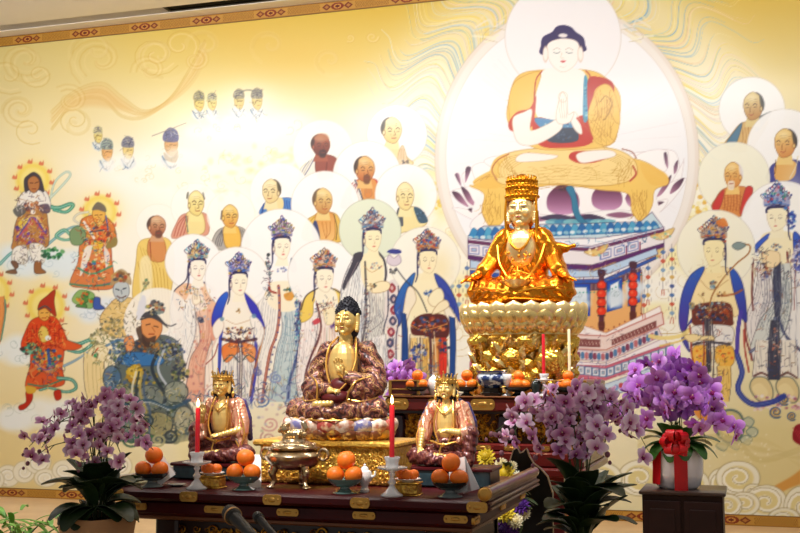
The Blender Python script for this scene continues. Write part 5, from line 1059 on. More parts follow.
for sx in (-1, 1):                                        # raised scroll rails along both short ends
    x = sx*(TW/2-.02)
    b = MB(); b.tube([(x, -TD/2+.02, TZ+.026), (x, 0, TZ+.026), (x, TD/2-.01, TZ+.026)], .025, 14); b.box((x, 0, TZ+.008), (.03, TD-.06, .02)); 
    b.build('end_rail', mat('end_rail_wood', '6a4636', .28, coat=.5, noise=(9, '4a2a22', 4, .35, .65)), t)
    b = MB(); b.tube([(x, -TD/2+.008, TZ+.026), (x, -TD/2+.03, TZ+.026)], .028, 14); b.ell((x, -TD/2+.01, TZ+.026), (.026, .012, .026)); b.build('rail_cap', m_brass, t)
# layered side mouldings, seen on the right end
for sx in (-1, 1):
    b = MB()
    for k, (dz, ww) in enumerate(((-.013, .012), (-.033, .010))): b.box((sx*(TW/2+.002), 0, TZ+dz), (.012, TD-.04, ww), bev=.003)
    b.build('side_moulding', mat('side_moulding_wood', '7a5642', .3, coat=.4), t)

# --- the tall rear altar with the big gold statue
BZ = 1.30; BX0, BX1, BY0, BY1 = -2.42, -1.02, -3.9, -2.75
BW, BD = BX1-BX0, BY1-BY0
t = thing('rear_altar', 'tall tiered dark red altar with gilt carved panels under the large gold statue', 'altar', ((BX0+BX1)/2, (BY0+BY1)/2, 0))
b = MB(); b.box((0, 0, BZ-.006), (BW+.02, BD+.02, .012), bev=.004); b.build('top_board', m_mould, t)
b = MB(); b.box((0, 0, BZ-.057), (BW, BD, .09), bev=.01); b.build('tabletop', m_lac2, t)
b = MB(); b.box((0, 0, BZ-.112), (BW-.02, BD-.04, .02)); b.build('moulding', m_dark, t, False)
b = MB(); b.box((0, .03, BZ-.22), (BW-.1, BD-.12, .2)); b.build('frieze', mat('frieze_ground', '4a2410', .5), t, False)
b = MB(); carved_relief(b, -BW/2+.06, BW/2-.06, BZ-.30, BZ-.13, -BD/2+.088, rng, 330, .032); b.build('frieze_carving', m_carve, t)
for x in (-.58, -.2, .22, .62):
    b = MB(); b.lathe([(.045, BZ-.32), (.075, BZ-.30), (.085, BZ-.22), (.075, BZ-.14), (.045, BZ-.12)], 20, Matrix.Translation((x*1.0-.07, -BD/2+.1, 0))); b.build('baluster', mat('plum_lacquer', '2a0c1c', .25, coat=.5), t)
b = MB(); b.box((0, 0, BZ-.345), (BW-.02, BD, .05), bev=.01); b.build('waist_rail', m_lac2, t)
for k in range(7): fitting(t, -.60+k*.2, -BD/2-.001, BZ-.345, .11, .035, name='rail_fitting')
b = MB(); b.box((0, 0, BZ-.42), (BW-.04, BD+.04, .1), bev=.012); b.box((0, 0, BZ-.50), (BW-.02, BD+.14, .06), bev=.012); b.build('step', m_lac2, t)
b = MB(); b.box((0, 0, (BZ-.53)/2), (BW-.3, BD+.06, BZ-.53)); b.build('body', m_lac2, t, False)
b = MB()
for k in range(4): b.box((-.42+k*.28, -BD/2-.031, .4), (.25, .012, .5), bev=.005)
b.build('body_panel', m_lac, t)
for k in range(5): fitting(t, -.61+k*.305, -BD/2-.002, BZ-.057, .17, .075, name='edge_fitting')
for sx in (-1, 1):
    x = sx*(BW/2-.02)
    xc = x-sx*.10; b = MB(); b.box((xc, .02, BZ+.055), (.22, BD-.1, .11), bev=.012); b.build('end_rail', m_lac2, t)
    b = MB()
    for z in (.006, .044, .104): b.box((xc, -BD/2+.068, BZ+z), (.225, .012, .010), bev=.003)
    for k in (-1, 1): b.box((xc+k*.104, -BD/2+.068, BZ+.055), (.022, .014, .108), bev=.003)
    b.build('rail_frame', m_brass, t)
# --- dark cabinet on the right
t = thing('cabinet', 'low dark brown cabinet under the white pot of purple orchids', 'cabinet', (-.42, -3.66, 0))
CW, CD, CH = .5, .48, .70; m_cab = mat('cabinet_wood', '1f0e0c', .5, spec=.25, noise=(7, '27120f', 4, .3, .7))
b = MB(); b.box((0, 0, CH-.012), (CW+.04, CD+.04, .024), bev=.006); b.build('top', mat('cabinet_top', '33221a', .3, coat=.2), t)
b = MB(); b.box((0, 0, (CH-.024)/2+.03), (CW, CD, CH-.084)); b.build('body', m_cab, t, False)
for k in range(2):
    x = -CW/4+k*CW/2
    d = MB(); d.box((x, -CD/2-.006, .36), (CW/2-.02, .014, .56), bev=.004); o = d.build('door', m_cab, t)
    d = MB(); d.box((x, -CD/2-.014, .36), (CW/2-.09, .01, .46), bev=.003); d.build('door_panel', m_cab, o)
    d = MB(); d.ell((x+(.09 if k == 0 else -.09), -CD/2-.025, .4), (.01, .012, .01)); d.build('knob', m_brass, o)
for sx in (-1, 1):
    for sy in (-1, 1): b = MB(); b.box((sx*(CW/2-.03), sy*(CD/2-.03), .03), (.05, .05, .06)); b.build('foot', m_cab, t, False)
# ------------------------------------------------------------------ statues
def sc(mb, u): mb.v = [(p[0]*u, p[1]*u, p[2]*u) for p in mb.v]; return mb
def ramp_wave(name, stops, scale, dist, rough, metal, axis='Z', coat=.3):
    m = bpy.data.materials.new(name); m.use_nodes = True; nt = m.node_tree; b = nt.nodes['Principled BSDF']; N = nt.nodes.new; K = nt.links.new
    tc = N('ShaderNodeTexCoord'); w = N('ShaderNodeTexWave'); w.bands_direction = axis; w.inputs['Scale'].default_value = scale; w.inputs['Distortion'].default_value = dist
    w.inputs['Detail'].default_value = 3; w.inputs['Detail Scale'].default_value = 1.6; K(tc.outputs['Object'], w.inputs['Vector'])
    r = N('ShaderNodeValToRGB'); e = r.color_ramp.elements
    while len(e) > 1: e.remove(e[-1])
    e[0].position = stops[0][0]; e[0].color = hx(stops[0][1])
    for p, c in stops[1:]: q = e.new(p); q.color = hx(c)
    K(w.outputs['Fac'], r.inputs['Fac']); K(r.outputs['Color'], b.inputs['Base Color'])
    b.inputs['Roughness'].default_value = rough; b.inputs['Metallic'].default_value = metal; b.inputs['Coat Weight'].default_value = coat
    bp = N('ShaderNodeBump'); bp.inputs['Strength'].default_value = .35; bp.inputs['Distance'].default_value = .004; K(w.outputs['Fac'], bp.inputs['Height']); K(bp.outputs['Normal'], b.inputs['Normal'])
    return m
m_gold = mat('statue_gold', 'e0b45c', .3, .82)
m_goldface = mat('satin_gold_face', 'f0cc7c', .33, .55)
m_robe = ramp_wave('patterned_robe', [(0, '2c1518'), (.22, '6a3430'), (.38, 'a8664e'), (.48, '5a2a2c'), (.62, '7a4038'), (.74, '241820'), (.84, 'b87a5a'), (.92, 'c89a5a'), (1, '4a2024')], 6.5, 16, .38, .2, 'DIAGONAL')
m_robe_red = mat('crimson_robe_lining', '5a1a1e', .4)
m_hair = mat('blue_black_hair', '14131f', .5)
m_lip = mat('carmine_lips', '9a4438', .4)
m_trim = mat('gold_trim', 'd8a450', .32, .8)
m_blue = mat('deep_blue_mantle', '2c2660', .38, coat=.3, noise=(30, '46386e', 3, .4, .6))
m_pink = ramp_wave('rose_gold_robe', [(0, 'd8947a'), (.3, 'ecb898'), (.5, 'c87a64'), (.7, 'f2d0a8'), (.85, 'd89a6a'), (1, 'b8604e')], 7, 9, .28, .5, 'X')
m_maroon = ramp_wave('maroon_skirt', [(0, '4a1c20'), (.3, '7a3a34'), (.5, '5a2428'), (.72, '9a6048'), (.85, '3a181c'), (1, '6a302c')], 8, 12, .34, .25, 'X')

def face_parts(b, c, s, yaw=0.):
    """nose, brows, lids, lips, chin and ears worked onto a head at c, s = head scale (1 -> 11 wide)"""
    R = Matrix.Translation(Vector(c)) @ Matrix.Rotation(yaw, 4, 'Z') @ Matrix.Diagonal((s, s, s, 1))
    q = MB()
    q.ell((0, 0, 0), (11, 12, 14.5)); q.ell((0, -2.5, -8), (8, 8.6, 7)); q.ell((0, 2, 4), (11, 11.5, 11))
    q.cap((0, -11.6, 3), (0, -13.6, -2.6), .9, 1.7, 4, seg=8, rings=6); q.ell((0, -12.4, -2.9), (2.6, 1.6, 1.2), seg=8, rings=6)
    for sx in (-1, 1):
        q.chain([(sx*1.4, -11.7, 4.6), (sx*4.2, -11.1, 6.2), (sx*8.2, -8.6, 4.6)], [.6, .75, .45], 4, seg=6, rings=5)
        q.ell((sx*4.6, -10.6, 2.4), (3.1, 1.6, 1.5), seg=10, rings=6); q.ell((sx*5.5, -8.4, -3), (4, 3.4, 4), seg=10, rings=6)
        q.chain([(sx*11.2, 1, 5), (sx*11.9, 1.4, -1), (sx*11.3, 0, -9.5)], [2.6, 2.2, 2.4], 4, seg=8, rings=6)
    q.ell((0, -11.2, -6.6), (3.2, 1.5, .9), seg=8, rings=6); q.ell((0, -10.9, -8.1), (2.5, 1.5, 1.), seg=8, rings=6); q.ell((0, -9.4, -12), (3, 2.4, 2.4), seg=8, rings=6)
    b.add([R @ Vector(p) for p in q.v], q.f)
    return R
def features(R, parent, u, lips=True):
    q = MB()
    for sx in (-1, 1): q.tube([(sx*1.9, -12.15, 1.6), (sx*4.4, -12.35, 1.05), (sx*7.2, -11.0, 1.8)], [.16, .34, .12], 6)
    q.v = [tuple((R @ Vector(p))*u) for p in q.v]; q.build('eyes', mat('eye_line', '2a1812', .5), parent)
    q = MB(); q.ell((0, -12.1, -7.3), (2.4, .9, .75), seg=10, rings=6)
    q.v = [tuple((R @ Vector(p))*u) for p in q.v]; q.build('lips', m_lip, parent)
def hand(b, c, dirv, up, s=1., curl=.5, spread=.22):
    """palm, four unequal bent fingers and a thumb; dirv points along the fingers, up is the back of the hand"""
    d = Vector(dirv).normalized(); w = Vector(up); w = (w-d*w.dot(d)).normalized(); x = d.cross(w)
    c = Vector(c); P = lambda a, o, h_: c+x*(a*s)+d*(o*s)+w*(h_*s)
    b.cap(P(-1.6, -1, 0), P(-1.4, 3, 0), 1.5*s, 1.6*s, 3, seg=8, rings=6); b.cap(P(1.6, -1, 0), P(1.5, 3, 0), 1.5*s, 1.6*s, 3, seg=8, rings=6); b.ell(P(0, 1, 0), (2.6*s,)*3, seg=8, rings=6)
    for k, (a, L) in enumerate(((-2.4, 5.4), (-.8, 6.4), (.8, 6.), (2.4, 4.6))):
        f = a*spread
        b.chain([P(a, 3.4, 0), P(a+f*.5, 3.4+L*.45, .3-curl*.8), P(a+f, 3.4+L*(.8-.1*curl), -curl*2.6), P(a+f, 3.4+L*(1-.3*curl), -curl*4.4)], [.95*s, .85*s, .75*s, .6*s], 3, seg=7, rings=5)
    b.chain([P(-2.6, .2, -.2), P(-4.4, 2.6, -1.0), P(-4.2, 5.0, -1.6)], [1.1*s, .95*s, .7*s], 3, seg=7, rings=5)
def lotus(parent, u, rx, ry, z0, z1, mats, rows, name='lotus_base', core=True):
    b = MB()
    if core: b.lathe([(.80, z0), (.92, z0+.15*(z1-z0)), (.86, (z0+z1)/2), (.9, z1-.1*(z1-z0)), (.86, z1)], 40, None, rx, ry)
    for (n, zc, hh, out, tilt, mi, ph) in rows:
        for k in range(n):
            b.cur = mi if isinstance(mi, int) else mi[k % len(mi)]
            a = 2*math.pi*(k+ph)/n; w = math.pi*rx/n*1.12
            nx, ny = math.cos(a), math.sin(a)
            M = Matrix.Translation((rx*out*nx, ry*out*ny, zc)) @ Matrix.Rotation(math.atan2(ny/ry, nx/rx)-math.pi/2+math.pi, 4, 'Z') @ Matrix.Rotation(tilt, 4, 'X')
            def pf(s, t, w=w, hh=hh):
                q = 1-abs(2*s-1)**2.2; ww = w*(math.sin(math.pi*min(t*.62+.16, .999))**.7)*(1 if t < .75 else 1-((t-.75)/.25)**2*.75)
                x = (2*s-1)*ww; return (x, -(w*.5)*(1-(2*s-1)**2)*math.sin(math.pi*(.15+.7*t))-.6*t*hh*.35, (t-.5)*hh)
            b.sheet(lambda s, t: M @ Vector(pf(s, t)), 6, 6, .35)
    return sc(b, u).build(name, mats, parent)

# ------------------------------------------------ carved gilt plinth under the central Buddha
PLY = -6.52; plx0, plx1 = at(256, 470, PLY).x, at(394, 470, PLY).x; PW, PD = plx1-plx0, .34; PLH = at(330, 441, PLY).z-TZ
m_plinth = mat('carved_gold_plinth', 'f0c458', .34, .75, noise=(70, 'c8923a', 3, .42, .66), bump=('voronoi', 75, .7, .006))
t = thing('gilded_plinth', 'carved gold rectangular plinth under the central seated Buddha', 'plinth', ((plx0+plx1)/2, PLY+PD/2, TZ))
b = MB(); b.box((0, 0, PLH-.014), (PW+.03, PD+.03, .028), bev=.008); b.build('top_slab', m_plinth, t)
b = MB(); b.box((0, 0, (PLH-.028)/2+.012), (PW-.03, PD-.03, PLH-.05)); rr = random.Random(4); carved_relief(b, -PW/2+.03, PW/2-.03, .04, PLH-.04, -PD/2+.018, rr, 150, .02)
for k in range(60): b.ell((rr.uniform(-PW/2+.03, PW/2-.03), -PD/2+.016, rr.uniform(.035, PLH-.04)), (rr.uniform(.006, .014), .008, rr.uniform(.006, .012)), seg=8, rings=5)
b.build('body', m_plinth, t)
b = MB()
for k in range(22): b.ell((-PW/2+.015+k*(PW-.03)/21, -PD/2-.004, PLH-.014), (.011, .008, .011), seg=8, rings=5)
b.build('beading', m_gold, t)
b = MB(); b.box((0, 0, .012), (PW+.02, PD+.02, .024), bev=.006)
for k in range(9): x = -PW/2+.04+k*(PW-.08)/8; b.ell((x, -PD/2-.012, .012), (.03, .012, .014), seg=10, rings=6)
b.build('foot_moulding', mat('dark_gilt', '7a5220', .4, .8, bump=('voronoi', 90, 1., .006)), t)

# ------------------------------------------------ central Buddha
PB = Vector((at(340, 432, -6.345).x, -6.345, TZ+PLH)); u = pxm(PB)
t = thing('buddha_statue', 'seated Buddha in a maroon patterned robe on a painted lotus, centre of the offering table', 'statue', PB)
def lean(mb):
    q = lambda z: 6*min(max((z-28)/28, 0), 1)
    mb.v = [(x+q(z), y, z) for x, y, z in mb.v]; return mb
m_lot = [mat('lotus_white', 'e0cdb8', .3, coat=.4, noise=(26, 'a86a50', 5, .45, .62)), mat('lotus_red', 'a8443c', .3, coat=.4, noise=(30, 'e0b890', 5, .48, .62)), mat('lotus_blue', '6a6a98', .3, coat=.4, noise=(30, 'd8c4b0', 5, .5, .64)), mat('lotus_gold', 'd8a850', .3, .7, noise=(30, '8a4a28', 4, .5, .65)), mat('lotus_brown', '6a3a22', .35, coat=.3, noise=(34, 'c89a50', 5, .5, .6))]
lotus(t, u, 55, 38, 0, 21, m_lot, [(22, 6, 12, .93, .3, (4, 3, 4, 4), 0), (18, 14, 13, .97, -.15, (0, 1, 0, 2), .5), (26, 19, 5, .9, -.5, (3, 0), 0)])
b = MB()
b.ell((0, -4, 27), (42, 27, 9), seg=24, rings=12)
for sx in (-1, 1):
    b.chain([(sx*16, 8, 31), (sx*42, -10, 29), (sx*16, -28, 27), (-sx*12, -32, 28)], [15, 12, 10, 8], 6)
    b.chain([(sx*20, 5, 87), (sx*30, 3, 70), (sx*34, -4, 52)], [11, 10.5, 11], 5)
    b.ell((sx*27, -12, 47), (11, 11, 14)); b.ell((sx*21, -20, 48), (9, 9, 12))
b.chain([(34, -4, 54), (20, -16, 58), (10, -20, 61)], [10, 8.5, 6.5], 5); b.chain([(-34, -4, 52), (-22, -18, 50), (-10, -23, 49)], [10, 8.5, 6.5], 5)
b.ell((0, 5, 60), (26, 16, 36), seg=20, rings=12); b.cap((-19, 6, 87), (19, 6, 87), 10.5, 10.5, 5); b.ell((0, 8, 96), (13, 9, 8))
b.ell((0, -16, 38), (18, 10, 12))
def folds(co):
    x, y, z = co[:, 0]/u, co[:, 1]/u, co[:, 2]/u
    return u*(.55*np.sin(z*.55+np.abs(x)*.32+y*.2)*(z > 24)+.5*np.sin(np.abs(x)*.6+z*.3)*(z < 46))
sculpt('robe', sc(lean(b), u), m_robe, t, .0034, 3, folds)
b = MB(); b.ell((0, -8, 73), (15.5, 11.2, 24), seg=18, rings=12); b.cap((0, -1, 92), (1.5, -2, 106), 7.5, 7, 4)
RH = face_parts(b, (2, -3.5, 118), 1.0, -.10)
b.chain([(10, -20, 61), (4, -24, 66)], [5, 3.6], 4); hand(b, (3.5, -26, 67), (-.1, -.25, 1), (.2, 1, .2), 1.5, .2)
b.chain([(-10, -23, 49), (-5, -26, 48)], [5, 3.6], 3); hand(b, (-4, -27, 48), (1, -.25, .1), (0, -.3, 1), 1.1, .6)
b.chain([(-14, -34, 35), (2, -36, 36)], [4, 3], 4)
sculpt('body', sc(lean(b), u), m_goldface, t, .0019, 1)
features(Matrix.Translation((6, 0, 0)) @ RH, t, u)
b = MB(); b.ell((2, 0, 125), (12.6, 12.4, 10.5), seg=20, rings=12); b.ell((2, 2, 112), (11.5, 10, 15)); b.ell((2, 0, 132), (9.6, 9.6, 7.6)); b.ell((2, 0, 139), (4.5, 4.5, 3))
for (c, r, n) in (((2, 0, 125), (12.8, 12.6, 10.8), 150), ((2, 0, 132), (9.8, 9.8, 7.9), 90), ((2, 0, 139), (4.6, 4.6, 3.2), 24)):
    for k in range(n):
        z = 1-2*(k+.5)/n; q = math.sqrt(1-z*z); a = k*2.39996
        if z < (-.1 if r[0] > 9 else -.3) : continue
        p = (c[0]+r[0]*q*math.cos(a), c[1]+r[1]*q*math.sin(a), c[2]+r[2]*z)
        if p[2] < 126.5 and p[1] < -4: continue
        b.ell(p, 1.25, seg=6, rings=4)
sc(lean(b), u).build('hair', m_hair, t)
b = MB()
for sx in (-1, 1):
    b.tube(bez([(sx*9, 2, 102), (sx*14, -9, 92), (sx*15.5, -15, 76), (sx*10, -21, 58), (sx*2, -25, 46)]), 1.15, 8)
    b.tube(bez([(sx*40, -8, 42), (sx*30, -24, 38), (sx*14, -26, 40)]), .7, 6)
    b.tube(bez([(sx*31, -14, 62), (sx*20, -29, 56), (sx*16, -30, 40), (sx*24, -24, 33)]), 1.0, 7)
b.tube(bez([(-46, -10, 22), (-20, -38, 20), (16, -40, 20), (46, -12, 22)]), .9, 7)
sc(lean(b), u).build('robe_trim', m_trim, t)
b = MB(); b.ell((0, -17, 53), (12, 6, 8)); b.ell((0, -21, 42), (15, 9, 7)); sc(lean(b), u).build('inner_robe', m_robe_red, t)

# ------------------------------------------------ the two small bodhisattvas on the table, each on a dark teal box
m_teal = mat('dark_teal_lacquer', '1a2a30', .3, coat=.4, noise=(20, '2a3e44', 4, .4, .7))
def small_statue(label, boxlabel, px, py, pyt, Yc, mir, raised, bw, boff):
    H = at(px, py, Yc-.07).z-TZ
    tb = thing('statue_stand', boxlabel, 'stand', (at(px, py, Yc).x+boff, Yc, TZ))
    b = MB(); b.box((0, 0, H/2), (bw, .20, H-.01), bev=.006); b.build('body', m_teal, tb)
    b = MB(); b.box((0, 0, H-.008), (bw+.02, .22, .016), bev=.004); b.build('top', m_lac, tb)
    P = Vector((at(px, py, Yc).x, Yc, TZ+H)); u = pxm(P)*(py-pyt)/98.
    t = thing('bodhisattva_statue', label, 'statue', P)
    S = lambda p: (p[0]*mir, p[1], p[2])
    C = lambda b, P, R, n=5: b.chain([S(p) for p in P], R, n)
    # mir=1: raised knee on +x
    b = MB(); b.ell((0, -2, 8), (26, 18, 8), seg=20, rings=10)
    C(b, [(10, 6, 12), (26, -6, 33)], [11, 9]); C(b, [(26, -6, 33), (25, -12, 6)], [9, 6.5]); C(b, [(-9, 5, 12), (-31, -8, 10), (-14, -19, 8), (8, -20, 7)], [11, 9, 7, 5])
    b.ell((0, 2, 20), (15, 12, 11))
    def fo(co): return u*.5*np.sin(co[:, 2]/u*.7+np.abs(co[:, 0])/u*.5)
    sculpt('skirt', sc(b, u), m_maroon, t, .0034, 3, fo)
    b = MB(); b.ell((0, 5, 42), (15.5, 9.5, 22), seg=18, rings=12); b.cap((-12, 4, 58), (12, 4, 58), 7.5, 7.5, 4)
    C(b, [(15, 4, 58), (22, 0, 42), (21, -8, 34)], [7.5, 7.5, 8]); C(b, [(21, -6, 36), (16, -12, 26)], [6, 4])
    C(b, [(-15, 4, 58), (-22, 0, 42), (-23, -4, 30)], [7.5, 7.5, 8])
    C(b, [(-24, -4, 30), (-26, -6, 16)], [6, 4.5]); C(b, [(22, 0, 34), (27, -4, 20)], [5, 3])
    def fo2(co): return u*.45*np.sin(co[:, 0]/u*1.1+co[:, 2]/u*.35)
    sculpt('robe', sc(b, u), m_pink, t, .003, 3, fo2)
    b = MB(); b.ell((0, -2, 44), (10.5, 8.5, 19), seg=16, rings=10); b.cap((0, 0, 60), (0, 0, 69), 5, 4.8, 3)
    R = face_parts(b, (0, -2, 77.5), .72, -.08)
    if raised:
        C(b, [(21, -8, 36), (16, -14, 47)], [4, 2.8]); hand(b, S((15.5, -15, 50)), S((-.1, -.1, 1)), (0, 1, .1), 1.0, .2)
        C(b, [(-23, -8, 33), (-6, -18, 28)], [4.2, 2.8]); hand(b, S((-4, -19, 28)), S((1, -.2, .1)), (0, -.4, 1), .8, .6)
    else:
        C(b, [(-23, -8, 34), (-24, -13, 20)], [4.2, 2.8]); hand(b, S((-24, -15, 17)), S((.2, -.7, -.7)), (-.2, -.7, .7), .95, .5)
        C(b, [(16, -13, 34), (4, -17, 36)], [4.2, 2.8]); hand(b, S((2, -18, 36)), S((-1, -.2, .2)), (0, -.4, 1), .8, .6)
    b.chain([S((-8, -20, 11)), S((8, -21, 10))], [3.4, 2.6], 4)
    sculpt('body', sc(b, u), m_goldface, t, .0017, 1)
    features(R, t, u)
    b = MB(); b.ell((0, 1, 81), (9.2, 9, 8.5), seg=18, rings=10); b.ell((0, 3, 72), (8.6, 7.5, 12)); b.ell((0, 2, 89), (4.0, 4.2, 4.0)); 
    for sx in (-1, 1): b.chain([(sx*8.4, 1, 74), (sx*9.6, 2, 64), (sx*12, -1, 52)], [2.4, 2, 1.2], 4, seg=8, rings=6)
    sc(b, u).build('hair', m_hair, t)
    b = MB()
    b.tube([(9.2*math.cos(a), -.5+9.4*math.sin(a), 83.5) for a in [2*math.pi*k/28 for k in range(28)]], 1.2, 8, closed=True)
    for k in range(9):
        a = -math.pi/2+(k-4)*.36; h_ = (11 if k == 4 else 8.5 if k % 2 == 0 else 7)
        M = Matrix.Translation((9.6*math.cos(a), -.5+9.8*math.sin(a), 84)) @ Matrix.Rotation(a+math.pi/2, 4, 'Z') @ Matrix.Rotation(.18, 4, 'X')
        b.sheet(lambda s, q: M @ Vector(((2*s-1)*2.6*(1-q**1.6)*(1+.5*math.sin(q*7)*.3), -.8*(1-(2*s-1)**2), q*h_)), 4, 5, .6)
        b.ell(M @ Vector((0, -1.3, 2.6)), 1.0, seg=8, rings=5); b.ell(M @ Vector((0, -.8, h_)), .8, seg=6, rings=4)
    for sx in (-1, 1):
        b.chain([(sx*10.5, 0, 83), (sx*12, 1, 77), (sx*11, 0, 66)], [1.6, 1., .9], 4, seg=6, rings=5); b.ell((sx*11.6, -1, 69), (1.8, 1.8, 2.6))
    sc(b, u).build('crown', m_gold, t)
    b = MB(); b.ell((0, 10, 46), (24.5, 5.5, 25), seg=20, rings=10)
    for sx in (-1, 1): b.chain([(sx*19, 7, 60), (sx*26, 5, 44), (sx*28, 7, 24)], [4.5, 4.5, 3], 5)
    sculpt('mantle', sc(b, u), m_blue, t, .004, 3)
    b = MB()
    for sx in (-1, 1):
        b.tube(bez([(sx*7, -2, 66), (sx*9, -9, 54), (sx*10, -12, 38), (sx*5, -14, 24)]), .9, 7)
        b.tube(bez([(sx*24, -6, 46), (sx*29, -10, 30), (sx*26, -12, 16), (sx*20, -10, 22)]), .8, 6)
    b.tube(bez([(-8, -8.5, 60), (0, -11.5, 53), (8, -8.5, 60)]), .7, 6); b.ell((0, -12, 52.5), (1.6, 1, 1.8)); b.tube(bez([(-14, -10, 25), (0, -15, 22), (14, -10, 25)]), 1.3, 7); b.ell((0, -15.5, 21.5), (2.4, 1.4, 2.4))
    b.tube(bez([(-2, -15, 21), (-3, -17, 14), (-1, -19, 8)]), .8, 6)
    sc(b, u).build('sash', m_trim, t)
    return t
small_statue('small gold-faced bodhisattva with one hand raised, beside the plinth near the incense burner', 'dark teal box under the small bodhisattva with the raised hand', 222, 463, 367, -6.42, -1, True, .36, -.03)
small_statue('small gold-faced bodhisattva resting one hand on a knee, beside the yellow chrysanthemums', 'dark teal box under the small bodhisattva resting a hand on its knee', 447, 467, 370, -6.42, 1, False, .35, .045)

# ------------------------------------------------ the large gold statue on the rear altar
PG = Vector((at(524, 396, -3.27).x, -3.27, BZ)); u = pxm(PG)
m_og = mat('polished_orange_gold', 'e08c22', .27, .92); m_og2 = mat('bright_lotus_gold', 'f2d488', .27, .88); m_bg = mat('pale_gold_face', 'f2d696', .28, .7)
t = thing('gold_statue', 'large polished gold crowned bodhisattva on a lotus over gold peonies, on the tall rear altar', 'statue', PG)
b = MB(); b.lathe([(50, 0), (50, 4), (44, 8), (40, 26), (42, 44), (50, 54), (44, 58)], 32, None, 1, .8); sc(b, u).build('pedestal', m_og2, t)
rg = random.Random(12)
def peony(b, c, r, nrm):
    n = Vector(nrm).normalized(); a = n.orthogonal().normalized(); e = n.cross(a)
    for ring, (q, kk, rad) in enumerate(((.92, 8, .46), (.62, 7, .4), (.34, 5, .32), (0, 1, .3))):
        for k in range(kk):
            th = 2*math.pi*(k+.5*ring)/kk+rg.uniform(-.15, .15)
            p = Vector(c)+(a*math.cos(th)+e*math.sin(th))*(r*q*.72)+n*(r*(.15+.16*ring))
            o = (n*.75+(a*math.cos(th)+e*math.sin(th))*.6).normalized() if kk > 1 else n
            M = Matrix.Translation(p) @ o.to_track_quat('Z', 'Y').to_matrix().to_4x4()
            b.sheet(lambda s, v: M @ Vector(((2*s-1)*r*rad*1.1, (2*v-1)*r*rad*1.1, r*.26*(1-((2*s-1)**2+(2*v-1)**2)*.9))), 4, 4, r*.06)
m_peo = mat('peony_gold', 'eec050', .25, .92)
placed = []
for k in range(900):
    a = rg.uniform(-math.pi*1.12, math.pi*.12); z = rg.uniform(4, 53); r = rg.choice((7, 8.5, 10, 12, 14)); rr_ = 44+5*abs(z-27)/27
    if any(((a-a2)*46)**2+(z-z2)**2 < (.80*(r+r2))**2 for a2, z2, r2 in placed): continue
    placed.append((a, z, r))
    if len(placed) > 52: break
for (a, z, r) in placed:
    b = MB(); peony(b, (rr_*math.cos(a), rr_*.8*math.sin(a), z), r*1.12, (math.cos(a), math.sin(a)*1.1, .1+rg.uniform(-.25, .35))); sc(b, u).build('peony', m_peo, t)
b = MB()
for k in range(90):
    a = rg.uniform(-math.pi*1.1, math.pi*.1); z = rg.uniform(2, 55); M = Matrix.Translation((47*math.cos(a), 38*math.sin(a), z)) @ Matrix.Rotation(a+math.pi/2, 4, 'Z') @ Matrix.Rotation(rg.uniform(-1, 1), 4, 'Y')
    b.sheet(lambda s_, q: M @ Vector(((2*s_-1)*3.2*math.sin(math.pi*(.05+.9*q)), -4-5*q+2*abs(2*s_-1), (q-.5)*13)), 4, 5, .5)
sc(b, u).build('gilt_leaves', m_og2, t)
lotus(t, u, 60, 46, 54, 88, [m_og2, m_bg], [(26, 66, 15, .90, .42, 0, .5), (24, 75, 17, .97, .1, 0, 0), (22, 83, 15, .98, -.12, 1, .5)], 'lotus_seat')
b = MB(); b.lathe([(54, 84), (55, 87), (46, 90)], 40, None, 1, .78); sc(b, u).build('lotus_top', m_og2, t)
b = MB(); b.ell((0, -4, 97), (46, 30, 9), seg=24, rings=12)
for sx in (-1, 1):
    b.chain([(sx*16, 8, 104), (sx*41, -10, 103), (sx*14, -30, 100), (-sx*14, -34, 99)], [17, 14, 11, 8], 6)
    b.chain([(sx*21, 5, 156), (sx*32, 2, 136), (sx*38, -10, 124)], [11, 10, 9], 5)
    b.chain([(sx*38, -8, 126), (sx*41, -4, 108), (sx*38, -2, 96)], [9, 8, 6], 5)
    b.chain([(sx*15, 2, 184), (sx*15.5, 2, 166), (sx*20, -2, 150)], [2.2, 2.2, 1.6], 5)
b.ell((0, 6, 132), (27, 17, 36), seg=20, rings=12); b.cap((-20, 6, 158), (20, 6, 158), 11, 11, 5); b.ell((0, -12, 108), (24, 16, 13))
b.chain([(26, 0, 150), (40, 4, 146), (52, 0, 148)], [7, 5, 2], 5)
def fo3(co):
    x, y, z = co[:, 0]/u, co[:, 1]/u, co[:, 2]/u
    return u*(.8*np.sin(np.abs(x)*.55+z*.28+.6*np.sin(z*.2))*((z > 96) & (z < 168))+.6*np.sin(z*.6+x*.08)*(z < 118))
sculpt('robe', sc(b, u), m_og, t, .0075, 2, fo3)
b = MB(); b.ell((0, -8, 146), (15, 10, 20), seg=18, rings=12); b.cap((0, -1, 160), (0, -1, 172), 8, 7.6, 4)
RG = face_parts(b, (0, -3, 186), 1.18, -.06)
sculpt('body', sc(b, u), m_bg, t, .0032, 1)
features(RG, t, u)
for sx in (-1, 1):
    b = MB(); b.chain([(sx*38, -10, 124), (sx*46, -22, 117)], [5.5, 3.8], 4); hand(b, (sx*48, -24, 115.5), (sx*.75, -.6, -.25), (0, .3, 1), 1.25, .2, .35)
    sculpt('forearm', sc(b, u), m_og, t, .0034, 1)
b = MB(); b.ell((0, 1, 192), (14, 14, 13), seg=18, rings=12); b.ell((0, 3, 180), (13, 10, 16)); b.cap((0, 2, 204), (0, 2, 216), 9, 8, 4); sc(b, u).build('hair', m_og, t)
b = MB()
